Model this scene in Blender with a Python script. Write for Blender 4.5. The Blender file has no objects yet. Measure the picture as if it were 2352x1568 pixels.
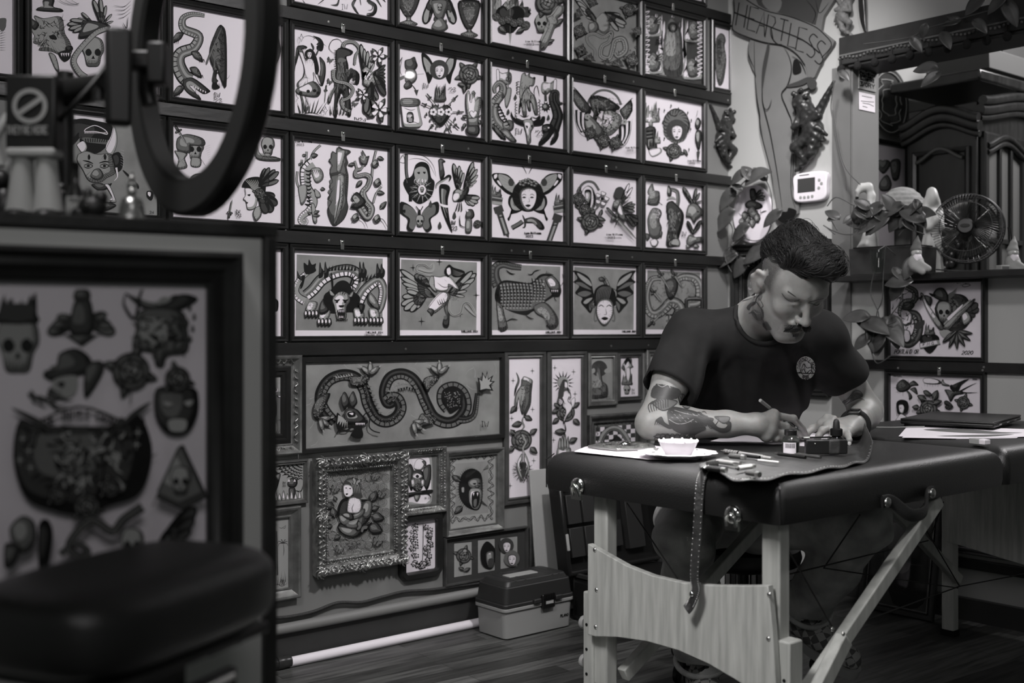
import bpy,math,random
import numpy as np
from mathutils import Vector,Matrix
from mathutils.bvhtree import BVHTree
V=Vector
random.seed(7)
sc=bpy.context.scene
COL=sc.collection
# ---------------- camera, world, lights, exposure ----------------
FPX,HC,YAW=2650.0,1.065,math.radians(-40.15)
FW=V((math.sin(-YAW),math.cos(YAW),0));RT=V((math.cos(YAW),math.sin(YAW),0));UP=V((0,0,1))
CAM=V((0,0,HC))
cd=bpy.data.cameras.new('camera');cam=bpy.data.objects.new('camera',cd);COL.objects.link(cam)
cam.location=CAM;cam.rotation_euler=(math.pi/2,0,YAW)
cd.sensor_width=36;cd.lens=36*FPX/2352;cd.shift_y=-34/2352;cd.clip_start=.05
cd.dof.use_dof=True;cd.dof.focus_distance=3.25;cd.dof.aperture_fstop=3.2
sc.camera=cam
sc.view_settings.view_transform='Standard';sc.view_settings.look='None'
sc.view_settings.gamma=1;sc.view_settings.exposure=0.0
w=bpy.data.worlds.new('room_ambience');sc.world=w;w.use_nodes=True
w.node_tree.nodes['Background'].inputs[0].default_value=(.93,1,.95,1)
w.node_tree.nodes['Background'].inputs[1].default_value=.08
def area(name,loc,tgt,size,power,col=(1,.97,.98),spread=180,sy=None):
    l=bpy.data.lights.new(name,'AREA');l.size=size;l.energy=power;l.color=col
    if sy:l.shape='RECTANGLE';l.size_y=sy
    l.spread=math.radians(spread)
    o=bpy.data.objects.new(name,l);COL.objects.link(o);o.location=loc
    o.rotation_euler=(V(tgt)-V(loc)).to_track_quat('-Z','Y').to_euler();return o
area('unseen_overhead_light',(1.9,.85,2.88),(2.45,3.25,1.25),.25,31,spread=95)
area('unseen_overhead_light',(1.95,1.74,2.85),(1.84,1.66,.75),.14,7,spread=25)
area('unseen_overhead_light',(.25,1.35,2.6),(2.0,1.75,.75),.5,10,spread=75)  # added fill that brightens the table end panel and face, no known fixture
area('unseen_overhead_light',(-.5,-1.3,2.6),(1.9,2.2,.7),.9,11,spread=150)  # soft frontal fill added behind the camera to lift counter, poster and table
area('unseen_overhead_light',(2.9,2.2,2.75),(3.98,3.05,1.65),.2,4.2,spread=60)
area('unseen_overhead_light',(5.2,1.7,2.8),(5.2,2.4,1.2),.5,45,spread=160)  # added only to brighten the next room, its source is invented
# ---------------- pixel rays on real planes ----------------
YA,XB=3.25,3.98
def ray(u,v):return FW+RT*((u-1176)/FPX)+UP*((750-v)/FPX)
def P(u,v,z):return CAM+ray(u,v)*z
def onA(u,v,off=0):d=ray(u,v);return CAM+d*((YA-off)/d.y)
def onB(u,v,off=0):d=ray(u,v);return CAM+d*((XB-off)/d.x)
def onZ(u,v,h):d=ray(u,v);return CAM+d*((h-HC)/d.z)
def basis(o,ex,ez):
    ex,ez=V(ex).normalized(),V(ez).normalized();ey=ez.cross(ex)
    m=Matrix((ex,ey,ez)).transposed().to_4x4();m.translation=V(o);return m
def TA(x,z,off=0):return basis((x,YA-off,z),(1,0,0),(0,-1,0))
def TB(y,z,off=0):return basis((XB-off,y,z),(0,-1,0),(-1,0,0))
# ---------------- materials ----------------
MATS={}
def M(name,c,rough=.5,metal=0,var=0,scale=8,bump=0,bscale=60,spec=.5,stretch=None,emit=0,coat=0):
    if name in MATS:return MATS[name]
    m=bpy.data.materials.new(name);m.use_nodes=True;n=m.node_tree.nodes;L=m.node_tree.links
    b=n['Principled BSDF']
    if not isinstance(c,tuple):c=(c*.99,c,c*.975)
    b.inputs['Base Color'].default_value=(*c,1);b.inputs['Roughness'].default_value=rough
    b.inputs['Metallic'].default_value=metal;b.inputs['Specular IOR Level'].default_value=spec
    if coat:b.inputs['Coat Weight'].default_value=coat;b.inputs['Coat Roughness'].default_value=.1
    if emit:b.inputs['Emission Color'].default_value=(*c,1);b.inputs['Emission Strength'].default_value=emit
    if var or bump:
        t=n.new('ShaderNodeTexCoord');mp=n.new('ShaderNodeMapping');L.new(t.outputs['Object'],mp.inputs[0])
        if stretch:mp.inputs['Scale'].default_value=stretch
    if var:
        x=n.new('ShaderNodeTexNoise');x.inputs['Scale'].default_value=scale;x.inputs['Detail'].default_value=5
        L.new(mp.outputs[0],x.inputs['Vector']);r=n.new('ShaderNodeValToRGB');e=r.color_ramp.elements
        e[0].position=.3;e[1].position=.7
        e[0].color=(*[q*(1-var) for q in c],1);e[1].color=(*[min(1,q*(1+var)) for q in c],1)
        L.new(x.outputs['Fac'],r.inputs[0]);L.new(r.outputs[0],b.inputs['Base Color'])
    if bump:
        x=n.new('ShaderNodeTexNoise');x.inputs['Scale'].default_value=bscale;x.inputs['Detail'].default_value=3
        L.new(mp.outputs[0],x.inputs['Vector']);bp=n.new('ShaderNodeBump');bp.inputs['Strength'].default_value=bump
        bp.inputs['Distance'].default_value=.004;L.new(x.outputs['Fac'],bp.inputs['Height']);L.new(bp.outputs[0],b.inputs['Normal'])
    MATS[name]=m;return m
def glassmat(name,tint=(1,1,1),refl=1.0):
    if name in MATS:return MATS[name]
    m=bpy.data.materials.new(name);m.use_nodes=True;n=m.node_tree.nodes;L=m.node_tree.links;n.clear()
    o=n.new('ShaderNodeOutputMaterial');t=n.new('ShaderNodeBsdfTransparent');g=n.new('ShaderNodeBsdfGlossy');x=n.new('ShaderNodeMixShader')
    f=n.new('ShaderNodeFresnel');gb=n.new('ShaderNodeNewGeometry');mi=n.new('ShaderNodeMath');mi.operation='MULTIPLY_ADD';mi.inputs[1].default_value=1/1.45-1.45;mi.inputs[2].default_value=1.45;L.new(gb.outputs['Backfacing'],mi.inputs[0]);L.new(mi.outputs[0],f.inputs[0]);t.inputs[0].default_value=(*tint,1);g.inputs['Roughness'].default_value=.03
    k=n.new('ShaderNodeMath');k.operation='MULTIPLY';k.inputs[1].default_value=refl
    L.new(f.outputs[0],k.inputs[0]);L.new(k.outputs[0],x.inputs[0]);L.new(t.outputs[0],x.inputs[1]);L.new(g.outputs[0],x.inputs[2]);L.new(x.outputs[0],o.inputs[0])
    MATS[name]=m;return m
# ---------------- mesh builder ----------------
def catmull(p,closed=False,n=4):
    p=[V(q) for q in p];N=len(p);out=[]
    for i in range(N if closed else N-1):
        if closed:a,b,c,d=p[i-1],p[i],p[(i+1)%N],p[(i+2)%N]
        else:a,b,c,d=p[max(i-1,0)],p[i],p[i+1],p[min(i+2,N-1)]
        for k in range(n):
            t=k/n;out.append(.5*((2*b)+(c-a)*t+(2*a-5*b+4*c-d)*t*t+(3*b-a-3*c+d)*t**3))
    if not closed:out.append(p[-1])
    return out
def frame_at(d,up=V((0,0,1))):
    d=V(d).normalized();a=d.cross(up)
    if a.length<1e-3:a=d.cross(V((1,0,0)))
    a.normalize();return a,a.cross(d).normalized()
class MB:
    def __init__(s,T=None):s.v=[];s.f=[];s.m=[];s.T=T;s.k=0
    def add(s,vs,fs,k=None):
        o=len(s.v);T=s.T
        s.v+=[(T@V(q)) if T else V(q) for q in vs]
        s.f+=[tuple(i+o for i in f) for f in fs];s.m+=[s.k if k is None else k]*len(fs);return s
    def box(s,c,d,R=None,k=None,top=None):
        c=V(c);x,y,z=d[0]/2,d[1]/2,d[2]/2;tx,ty=(top or(1,1))
        vs=[V((-x,-y,-z)),V((x,-y,-z)),V((x,y,-z)),V((-x,y,-z)),V((-x*tx,-y*ty,z)),V((x*tx,-y*ty,z)),V((x*tx,y*ty,z)),V((-x*tx,y*ty,z))]
        return s.add([(R@q if R else q)+c for q in vs],[(3,2,1,0),(4,5,6,7),(0,1,5,4),(1,2,6,5),(2,3,7,6),(3,0,4,7)],k)
    def bar(s,p,q,w,h,up=(0,0,1),k=None):
        p,q=V(p),V(q);d=q-p;a,b=frame_at(d,V(up));d=d.normalized()
        return s.box((p+q)/2,((q-p).length,w,h),Matrix((d,-a,b)).transposed(),k)
    def cyl(s,p,q,r,r2=None,n=16,k=None):
        return s.tube([p,q],[r,r if r2 is None else r2],n,k=k)
    def tube(s,pts,r,n=8,k=None,closed=False,flat=None,up=(0,0,1)):
        pts=[V(q) for q in pts];N=len(pts);r=list(r) if hasattr(r,'__len__') else[r]*N
        vs=[];fs=[];a=None
        for i,q in enumerate(pts):
            d=(pts[(i+1)%N]-pts[i-1]) if closed else pts[min(i+1,N-1)]-pts[max(i-1,0)]
            d.normalize()
            if a is None:a,b=frame_at(d,V(up))
            else:
                a=a-d*a.dot(d)
                if a.length<1e-5:a,b=frame_at(d,V(up))
                a.normalize();b=a.cross(d)
            for j in range(n):
                t=2*math.pi*j/n;vs.append(q+a*(math.cos(t)*r[i])+b*(math.sin(t)*r[i]*(flat or 1)))
        for i in range(N if closed else N-1):
            for j in range(n):
                A,B=i*n,((i+1)%N)*n;J=(j+1)%n;fs.append((A+j,A+J,B+J,B+j))
        if not closed:fs+=[tuple(range(n))[::-1],tuple(range((N-1)*n,N*n))]
        return s.add(vs,fs,k)
    def lathe(s,prof,n=24,c=(0,0,0),k=None,R=None,cap=True,sx=1,sy=1):
        c=V(c);vs=[];fs=[];N=len(prof)
        for r,z in prof:
            for j in range(n):
                t=2*math.pi*j/n;q=V((r*math.cos(t)*sx,r*math.sin(t)*sy,z));vs.append((R@q if R else q)+c)
        for i in range(N-1):
            for j in range(n):
                J=(j+1)%n;fs.append((i*n+j,i*n+J,(i+1)*n+J,(i+1)*n+j))
        if cap:fs+=[tuple(range(n))[::-1],tuple(range((N-1)*n,N*n))]
        return s.add(vs,fs,k)
    def ball(s,c,r,nu=16,nv=10,R=None,k=None):
        if not hasattr(r,'__len__'):r=(r,r,r)
        pr=[(max(1e-4,math.sin(math.pi*i/nv)),-math.cos(math.pi*i/nv)) for i in range(nv+1)]
        c=V(c);vs=[];fs=[]
        for a,z in pr:
            for j in range(nu):
                t=2*math.pi*j/nu;q=V((a*math.cos(t)*r[0],a*math.sin(t)*r[1],z*r[2]));vs.append((R@q if R else q)+c)
        for i in range(nv):
            for j in range(nu):J=(j+1)%nu;fs.append((i*nu+j,i*nu+J,(i+1)*nu+J,(i+1)*nu+j))
        return s.add(vs,fs,k)
    def prism(s,poly,d,z0=0,k=None):
        N=len(poly);vs=[V((q[0],q[1],z0)) for q in poly]+[V((q[0],q[1],z0+d)) for q in poly]
        return s.add(vs,[tuple(range(N))[::-1],tuple(range(N,2*N))]+[(i,(i+1)%N,N+(i+1)%N,N+i) for i in range(N)],k)
    def grid(s,fn,nu,nv,k=None):
        vs=[fn(i/nu,j/nv) for j in range(nv+1) for i in range(nu+1)]
        return s.add(vs,[(j*(nu+1)+i,j*(nu+1)+i+1,(j+1)*(nu+1)+i+1,(j+1)*(nu+1)+i) for j in range(nv) for i in range(nu)],k)
    def moulding(s,w,h,prof,k=None):
        # rectangle centred at the origin in xy, profile = list of (inset, height)
        vs=[];N=len(prof)
        for a,z in prof:x,y=w/2-a,h/2-a;vs+=[(-x,-y,z),(x,-y,z),(x,y,z),(-x,y,z)]
        return s.add(vs,[(i*4+j,i*4+(j+1)%4,((i+1)%N)*4+(j+1)%4,((i+1)%N)*4+j) for i in range(N) for j in range(4)],k)
ORG={}
def thing(name,label,cat,loc=(0,0,0),group=None,rotz=0):
    o=bpy.data.objects.new(name,None);COL.objects.link(o);o.location=loc;o.rotation_euler=(0,0,rotz);o.empty_display_size=.05
    o['label']=label;o['category']=cat;ORG[o.name]=V(loc)
    if group:o['group']=group
    return o
def mesh(name,mb,mats,parent=None,smooth=35,bev=0,seg=2,label=None,sub=0,cat=None,group=None,kind=None,local=False,org=None):
    if not isinstance(mats,(list,tuple)):mats=[mats]
    o0=V((0,0,0)) if(local or not parent) else ORG.get(parent.name,V((0,0,0)))
    if org is not None:o0=V(org)
    me=bpy.data.meshes.new(name);me.from_pydata([tuple(q-o0) for q in mb.v],[],mb.f)
    me.polygons.foreach_set('material_index',mb.m)
    for m in mats:me.materials.append(m)
    if smooth:
        me.polygons.foreach_set('use_smooth',[True]*len(me.polygons));me.set_sharp_from_angle(angle=math.radians(smooth))
    me.update();o=bpy.data.objects.new(name,me);COL.objects.link(o)
    ORG[o.name]=o0
    if parent:o.parent=parent
    elif org is not None:o.location=o0
    if bev:
        b=o.modifiers.new('bevel','BEVEL');b.width=bev;b.segments=seg;b.limit_method='ANGLE';b.angle_limit=math.radians(35)
    if sub:q=o.modifiers.new('subd','SUBSURF');q.levels=sub;q.render_levels=sub
    if label:o['label']=label
    if cat:o['category']=cat
    if group:o['group']=group
    if kind:o['kind']=kind
    return o
def struct(name,mb,mats,**kw):return mesh(name,mb,mats,kind='structure',**kw)
def copytree(o,loc,rotz=None,label=None,parent=None):
    c=o.copy();COL.objects.link(c)
    if parent:c.parent=parent
    else:
        c.location=loc
        if rotz is not None:c.rotation_euler=(0,0,rotz)
        if label:c['label']=label
    for ch in o.children:copytree(ch,None,parent=c)
    return c
# ---------------- common materials ----------------
m_wall=M('wall_paint',.19,.7,var=.06,scale=3)
m_wallB=M('white_wall_paint',.46,.6,var=.04,scale=3)
m_pillar=M('grey_trim_paint',.17,.55,var=.05)
m_black=M('black_painted_wood',.018,.42,var=.3,scale=20,bump=.15)
m_frameb=M('black_frame',.016,.3,var=.2,scale=30)
m_base=M('dark_baseboard',.035,.5,var=.15)
m_metal=M('brushed_steel',.55,.3,1)
m_chrome=M('chrome',.75,.12,1)
m_silver=M('antique_silver',.33,.32,.85,var=.45,scale=40,bump=.5,bscale=90)
m_paper=M('paper',(.80,.755,.80),.75)
m_K=M('ink_black',.008,.7,spec=.2);m_D=M('ink_dark',.05,.75,spec=.2);m_G=M('ink_grey',.14,.75,spec=.2);m_L=M('ink_light',.34,.75,spec=.2)
m_W=M('ink_white',(.8,.76,.8),.7);m_wash=M('wash_grey',.24,.8,var=.25,scale=9)
m_glass=glassmat('picture_glass')
# ---------------- setting ----------------
def floor_mat():
    m=bpy.data.materials.new('plank_floor');m.use_nodes=True;n=m.node_tree.nodes;L=m.node_tree.links;b=n['Principled BSDF']
    t=n.new('ShaderNodeTexCoord');mp=n.new('ShaderNodeMapping');L.new(t.outputs['Object'],mp.inputs[0]);mp.inputs['Rotation'].default_value=(0,0,math.radians(4))
    br=n.new('ShaderNodeTexBrick');L.new(mp.outputs[0],br.inputs[0]);br.inputs['Scale'].default_value=1
    br.inputs['Brick Width'].default_value=.75;br.inputs['Row Height'].default_value=.075;br.inputs['Mortar Size'].default_value=.0012;br.offset=.37
    br.inputs['Color1'].default_value=(.03,.031,.029,1);br.inputs['Color2'].default_value=(.14,.143,.137,1);br.inputs['Mortar'].default_value=(.012,.012,.012,1)
    m2=n.new('ShaderNodeMapping');L.new(t.outputs['Object'],m2.inputs[0]);m2.inputs['Scale'].default_value=(2.2,26,1)
    x=n.new('ShaderNodeTexNoise');x.inputs['Scale'].default_value=2.2;x.inputs['Detail'].default_value=6;L.new(m2.outputs[0],x.inputs['Vector'])
    r=n.new('ShaderNodeValToRGB');r.color_ramp.elements[0].position=.32;r.color_ramp.elements[0].color=(.35,.35,.35,1);r.color_ramp.elements[1].position=.7;r.color_ramp.elements[1].color=(1.35,1.35,1.35,1)
    L.new(x.outputs['Fac'],r.inputs[0]);mx=n.new('ShaderNodeMix');mx.data_type='RGBA';mx.blend_type='MULTIPLY';mx.inputs[0].default_value=1
    L.new(br.outputs['Color'],mx.inputs[6]);L.new(r.outputs[0],mx.inputs[7]);L.new(mx.outputs[2],b.inputs['Base Color'])
    b.inputs['Roughness'].default_value=.42;return m
struct('floor',MB().box((1.5,.8,-.05),(9.4,7.4,.1)),floor_mat(),smooth=0)
struct('wall_back',MB().box((1.2,YA+.06,1.45),(5.56,.12,2.9)),m_wall,smooth=0)
struct('ceiling',MB().box((1.5,.8,2.95),(9.4,7.4,.1)),M('ceiling_paint',.5,.8),smooth=0)
YP=onB(1957,700).y            # left jamb of the opening
TH=.17
ZL,ZH=1.262,2.10             # ledge and header underside
wb=MB()
wb.box((XB+TH/2,(YP+YA+.12)/2,1.45),(TH,YA+.12-YP,2.9),k=0)
wb.box((XB+TH/2,(YP-2.5)/2,(ZL-.02)/2),(TH,YP+2.5,ZL-.02),k=0)
wb.box((XB+TH/2,(YP-2.5)/2,(ZH+2.9)/2),(TH,YP+2.5,2.9-ZH),k=0)
struct('wall_right',wb,m_wallB,smooth=0)
y0=onB(1915,700).y
pl=MB().box((XB-.006,(y0+YP)/2,1.05),(.012,y0-YP,2.1))
pl.box((XB+TH/2,YP-.004,(ZL+ZH)/2),(TH+.012,.008,ZH-ZL))
struct('trim_1',pl,m_pillar,smooth=0)
hd=MB().box((XB-.02,(YP+.035-2.5)/2,2.155),(.04,YP+.035+2.5,.11));hd.box((XB+.07,(YP-2.5)/2,ZH-.006),(.2,YP+2.5,.012))
struct('trim_2',hd,M('beam_wood',.03,.5,var=.3,scale=12),smooth=0,bev=.004)
struct('baseboard_back',MB().box((1.2,YA-.008,.055),(5.54,.016,.11)),m_base,smooth=0)
struct('baseboard_right',MB().box((XB-.012,.36,.04),(.024,5.7,.08)),m_base,smooth=0)
struct('trim_3',MB().tube([(-1.5,YA-.022,.118),(XB-.03,YA-.022,.118)],.017,12),M('grey_cap_rail',.2,.5),smooth=60)
# next room seen through the opening
struct('wall_next_room',MB().box((5.4,3.02,1.45),(2.5,.1,2.9)),M('next_room_paint',.3,.7),smooth=0)
struct('wall_far',MB().box((6.7,.5,1.45),(.1,6,2.9)),M('far_paint',.22,.7),smooth=0)
ld=MB().box((XB+.06,(YP-2.5)/2,ZL-.012),(.36,YP+2.5,.024))
mesh('window_ledge',ld,m_black,bev=.003,label='black ledge board below the opening, carrying the fan and statue',cat='ledge')
# lamp whose bulb glints in the glass of one flash sheet
gp=onA(941,172,.0095);gd=(gp-CAM).normalized();gd.y=-gd.y;lp=gp+gd*2.45
t=thing('pendant_lamp','small pendant lamp above the far table half, seen as a glint in glass','lamp',lp)
area('pendant_light',lp-V((0,0,.03)),lp-V((.25,.1,1)),.06,3.5,spread=120)
mesh('bulb',MB(Matrix.Translation(lp)).ball((0,0,0),(.03,.03,.017),16,10),M('bulb_glow',(1,.96,.98),emit=40),t)
mesh('lamp_shade',MB(Matrix.Translation(lp)).lathe([(.07,.03),(.05,.06),(.02,.09),(.018,.1)],24,cap=False),m_black,t,smooth=50);mesh('cord',MB().tube([lp+V((0,0,.09)),V((lp.x,lp.y,2.9))],.004,8),m_black,t)
# ---------------- picture frames ----------------
FW_,FH_,PITCH=.4023,.3085,.3545
X0=onA(657,700).x;ZT=[HC+(750-v)*(onA(657,0)-CAM).dot(FW)/FPX for v in(48,304,560.6)]   # tops of the three full rows
ROWT={-1:ZT[0]+2*.3535,0:ZT[0]+.3535,1:ZT[0],2:ZT[1],3:ZT[2]}
SHEETS={}
PROF_GRID=[(0,0),(0,.02),(.003,.024),(.010,.019),(.014,.0215),(.018,.017),(.018,.004),(.018,0)]
def picture(name,label,T,w,h,prof,mat,inset,paper=None,glass=True,group=None,cat='picture',smooth=30):
    """T: matrix of the frame centre on its wall; inset: moulding width; returns the thing and the paper rectangle half sizes"""
    base=T@V((0,-h/2,0));t=thing(name,label,cat,base,group)
    mesh('moulding',MB(T).moulding(w,h,prof),mat,t,smooth=smooth)
    a,b=w/2-inset+.002,h/2-inset+.002
    if glass:mesh('glass',MB(T).add([(-a,-b,.0085),(a,-b,.0085),(a,b,.0085),(-a,b,.0085)],[(0,1,2,3)]),m_glass,t,smooth=0)
    return t,a,b
class Art:
    """ink drawing laid on a paper plane; points are given on the plane through a projection 'pj' and clipped to the sheet"""
    def __init__(s,T,a,b,crop,paper=0,off=.003,pj=None):
        s.T=T;s.Ti=T.inverted();s.a,s.b=a-.004,b-.004;s.c=crop;s.mb=MB(T);s.n=0;s.off=off
        s.mb.add([(-a,-b,off),(a,-b,off),(a,b,off),(-a,b,off)],[(0,1,2,3)],paper);s.lw=1
        z=s.T@V((0,0,0));s.nrm=(s.T.to_3x3()@V((0,0,1)))
        s.px=(z-CAM).dot(FW)/FPX          # metres per photo pixel here
    def q(s,p):
        x0,y0,k=s.c;d=ray(x0+p[0]/k,y0+p[1]/k);o=s.T.translation
        t=(o-CAM).dot(s.nrm)/d.dot(s.nrm);l=s.Ti@(CAM+d*t)
        return(max(-s.a,min(s.a,l.x)),max(-s.b,min(s.b,l.y)))
    def z(s):s.n+=1;return s.off+.00004+s.n*1.6e-5
    def poly(s,pts,k):
        z=s.z();s.mb.add([(*s.q(p),z) for p in pts],[tuple(range(len(pts)))[::-1]],k);return s
    def F(s,pts,k=3,n=4):return s.poly([tuple(p) for p in catmull([V((p[0],p[1],0)) for p in pts],True,n)] if n else pts,k)
    def S(s,pts,w=3,k=1,taper=1,n=4):
        c=catmull([V((p[0],p[1],0)) for p in pts],False,n) if n and len(pts)>2 else[V((p[0],p[1],0)) for p in pts]
        N=len(c);L=[];R=[];w*=s.lw
        for i in range(N):
            d=c[min(i+1,N-1)]-c[max(i-1,0)];d=V((-d.y,d.x,0));d.normalize() if d.length else None
            e=w/2*(1-taper*.85*abs(2*i/(N-1)-1)**2) if taper==1 else(w/2*(1-i/(N-1)*.9) if taper==2 else w/2)
            L.append(c[i]+d*e);R.append(c[i]-d*e)
        z=s.z();vs=[(*s.q(p),z) for p in L+R]
        s.mb.add(vs,[(i+1,i,N+i,N+i+1) for i in range(N-1)],k);return s
    def B(s,pts,k=3,hi=None,sh=1,d=(-.12,-.1),o=3,n=4):
        """blob with outline, dark body and lighter inset toward d"""
        cx=sum(p[0] for p in pts)/len(pts);cy=sum(p[1] for p in pts)/len(pts)
        W=max(p[0] for p in pts)-min(p[0] for p in pts);H=max(p[1] for p in pts)-min(p[1] for p in pts)
        lo={1:1,2:1,3:2,4:3,5:4}[k] if sh==1 else sh
        s.F(pts,lo,n);sc_=lambda f,g:[((x-cx)*f+cx+d[0]*W*g,(y-cy)*f+cy+d[1]*H*g) for x,y in pts]
        s.F(sc_(.86,.5),k,n)
        if k<5:s.F(sc_(.5,1),hi or min(k+1,4),n)
        if n and lo<4 and min(W,H)>26:      # whip shading from the shadow side
            c=catmull([V((x,y,0)) for x,y in pts],True,n);st=max(1,int(len(c)*7/(W+H)/1.6)+1);L=min(W,H)*.3
            for i in range(0,len(c),st):
                q=c[i];e=V((cx-q.x,cy-q.y,0));l=e.length or 1
                if(q.x-cx)*d[0]+(q.y-cy)*d[1]<.02*l:s.S([(q.x,q.y),(q.x+e.x/l*L*(.6+.4*(i%3)/2),q.y+e.y/l*L*(.6+.4*(i%3)/2))],3.2,1,2,0)
        if o:s.S(pts+[pts[0]],o,1,0,n)
        return s
    # ---- motifs
    def star(s,x,y,r,k=2):
        p=[]
        for i in range(8):a=math.pi/4*i;rr=r if i%2==0 else r*.2;p.append((x+rr*math.sin(a)*.75,y-rr*math.cos(a)))
        return s.poly(p,k)
    def leaf(s,x0,y0,x1,y1,w=.3,k=2):
        dx,dy=x1-x0,y1-y0;f=lambda t,e:(x0+dx*t-dy*e*w,y0+dy*t+dx*e*w)
        s.B([f(0,0),f(.3,.9),f(.65,.75),f(1,0),f(.65,-.75),f(.3,-.9)],k);s.S([f(0,0),f(1,0)],3,4,2)
        for t in(.3,.5,.7):s.S([f(t,0),f(t+.15,.55)],2,1);s.S([f(t,0),f(t+.15,-.55)],2,1)
        return s
    def rose(s,x,y,r,k=3,lv=3,a0=.3):
        for i in range(lv):
            a=a0+i*2*math.pi/max(lv,1);s.leaf(x+r*.6*math.cos(a),y+r*.6*math.sin(a),x+r*1.55*math.cos(a),y+r*1.55*math.sin(a),.3)
        k=max(k,3)
        for R,n in((1,6),(.68,5),(.4,4)):
            for i in range(n):
                a=a0+i*2*math.pi/n+R*2;c,e=math.cos(a),math.sin(a);q=r*R
                s.B([(x+q*(c*p-e*t),y+q*(e*p+c*t)) for p,t in((.2,-.5),(.8,-.62),(1.02,0),(.8,.62),(.2,.5))],k,d=(-c*.1,-e*.1))
        s.S([(x+r*.28*math.cos(t*.9)*(1-t/9),y+r*.28*math.sin(t*.9)*(1-t/9)) for t in range(8)],3);return s
    def skull(s,x,y,r,k=4):
        s.B([(x-r*.75,y-r*.2),(x-r*.55,y-r*.85),(x,y-r*1.05),(x+r*.6,y-r*.8),(x+r*.75,y-.1*r),(x+r*.55,y+r*.35),(x+r*.4,y+r*.95),(x,y+r*1.02),(x-r*.4,y+r*.95),(x-r*.55,y+r*.35)],k)
        for e in(-1,1):s.F([(x+e*r*.32+r*.22*math.cos(t),y+r*.05+r*.25*math.sin(t)) for t in(0,1,2,3,4,5)],1)
        s.poly([(x,y+r*.25),(x+r*.12,y+r*.5),(x-r*.12,y+r*.5)],1);s.S([(x-r*.4,y+r*.7),(x+r*.4,y+r*.7)],3)
        for i in range(-3,4):s.S([(x+i*r*.11,y+r*.58),(x+i*r*.11,y+r*.84)],2,1,0)
        return s
    def wing(s,x,y,tips,w=.16,k=3,fl=2):
        """feathers from (x,y) to each tip"""
        for i,(a,b) in enumerate(tips):s.leaf2(x,y,a,b,w,k)
        for j in range(fl):
            for a,b in tips:t=.5-.2*j;s.leaf2(x,y,x+(a-x)*t,y+(b-y)*t,w*1.7,2+j)
        return s
    def leaf2(s,x0,y0,x1,y1,w,k):
        dx,dy=x1-x0,y1-y0;f=lambda t,e:(x0+dx*t-dy*e*w,y0+dy*t+dx*e*w)
        s.F([f(0,.3),f(.5,.8),f(.85,.7),f(1,0),f(.85,-.7),f(.5,-.8),f(0,-.3)],1)
        return s.F([f(.25,.2),f(.6,.6),(f(.85,.45)),f(.95,0),f(.85,-.3),f(.6,-.2)],k)
    def snake(s,pts,w0,w1,k=2,bel=4,n=6,st=1.0):
        c=catmull([V((p[0],p[1],0)) for p in pts],False,n);N=len(c);g=lambda i:w0+(w1-w0)*i/(N-1)
        side=[]
        for i in range(N):
            d=c[min(i+1,N-1)]-c[max(i-1,0)];d=V((-d.y,d.x,0));d.normalize();side.append(d)
        def strip(e0,e1,kk):
            z=s.z();vs=[(*s.q(c[i]+side[i]*g(i)*e0),z) for i in range(N)]+[(*s.q(c[i]+side[i]*g(i)*e1),z) for i in range(N)]
            s.mb.add(vs,[(i+1,i,N+i,N+i+1) for i in range(N-1)],kk)
        strip(.56,-.56,1);strip(.45,-.45,k);strip(.42,.12,bel);strip(-.1,-.3,min(k+1,4))
        L=0
        for i in range(1,N):
            L+=(c[i]-c[i-1]).length
            if L>g(i)*.33*st:L=0;s.S([c[i]+side[i]*g(i)*.48,c[i]+side[i]*g(i)*.08],max(2,g(i)*.07),1,0,0)
        return s
    def dagger(s,x0,y0,x1,y1,w,k=4):
        dx,dy=x1-x0,y1-y0;L=math.hypot(dx,dy);ux,uy=dx/L,dy/L;f=lambda t,e:(x0+dx*t-uy*e*w,y0+dy*t+ux*e*w)
        s.F([f(.3,-.5),f(.3,.5),f(.8,.42),f(1,0),f(.8,-.42)],1,0);s.F([f(.32,0),f(.32,.4),f(.78,.34),f(.97,0)],k,0);s.F([f(.32,-.4),f(.32,-.08),f(.9,-.06),f(.78,-.34)],3,0)
        s.B([f(.24,-1.3),f(.22,1.3),f(.31,1.3),f(.31,-1.3)],3);s.B([f(0,-.4),f(0,.4),f(.26,.4),f(.26,-.4)],2)
        for t in(.05,.1,.15,.2):s.S([f(t,-.4),f(t+.02,.4)],2)
        return s
    def flame(s,x,y,w,h,k=3,n=5):
        p=[(x-w/2,y)]
        for i in range(n):t=(i+.5)/n;p+=[(x-w/2+w*(t-.09),y-h*(.35+.2*math.sin(i*2.1))),(x-w/2+w*t+w*.06,y-h*(.7+.3*math.sin(i*1.7+1))),(x-w/2+w*(t+.08),y-h*.3)]
        p+=[(x+w/2,y)];return s.B(p,k,o=2.5,n=2)
    def face(s,x,y,r,k=5,hair=1):
        s.F([(x+r*1.15*math.cos(t*.52),y-r*.15+r*1.2*math.sin(t*.52)) for t in range(12)],hair)
        for i in range(12):a=i*.52;s.S([(x+r*.6*math.cos(a),y-.2*r+r*.7*math.sin(a)),(x+r*1.1*math.cos(a+.35),y-r*.15+r*1.15*math.sin(a+.35))],3,3)
        s.B([(x-r*.55,y-r*.5),(x,y-r*.75),(x+r*.55,y-r*.5),(x+r*.6,y+r*.1),(x+r*.38,y+r*.7),(x,y+r*.98),(x-r*.38,y+r*.7),(x-r*.6,y+r*.1)],k,d=(.1,0),sh=3)
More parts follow.
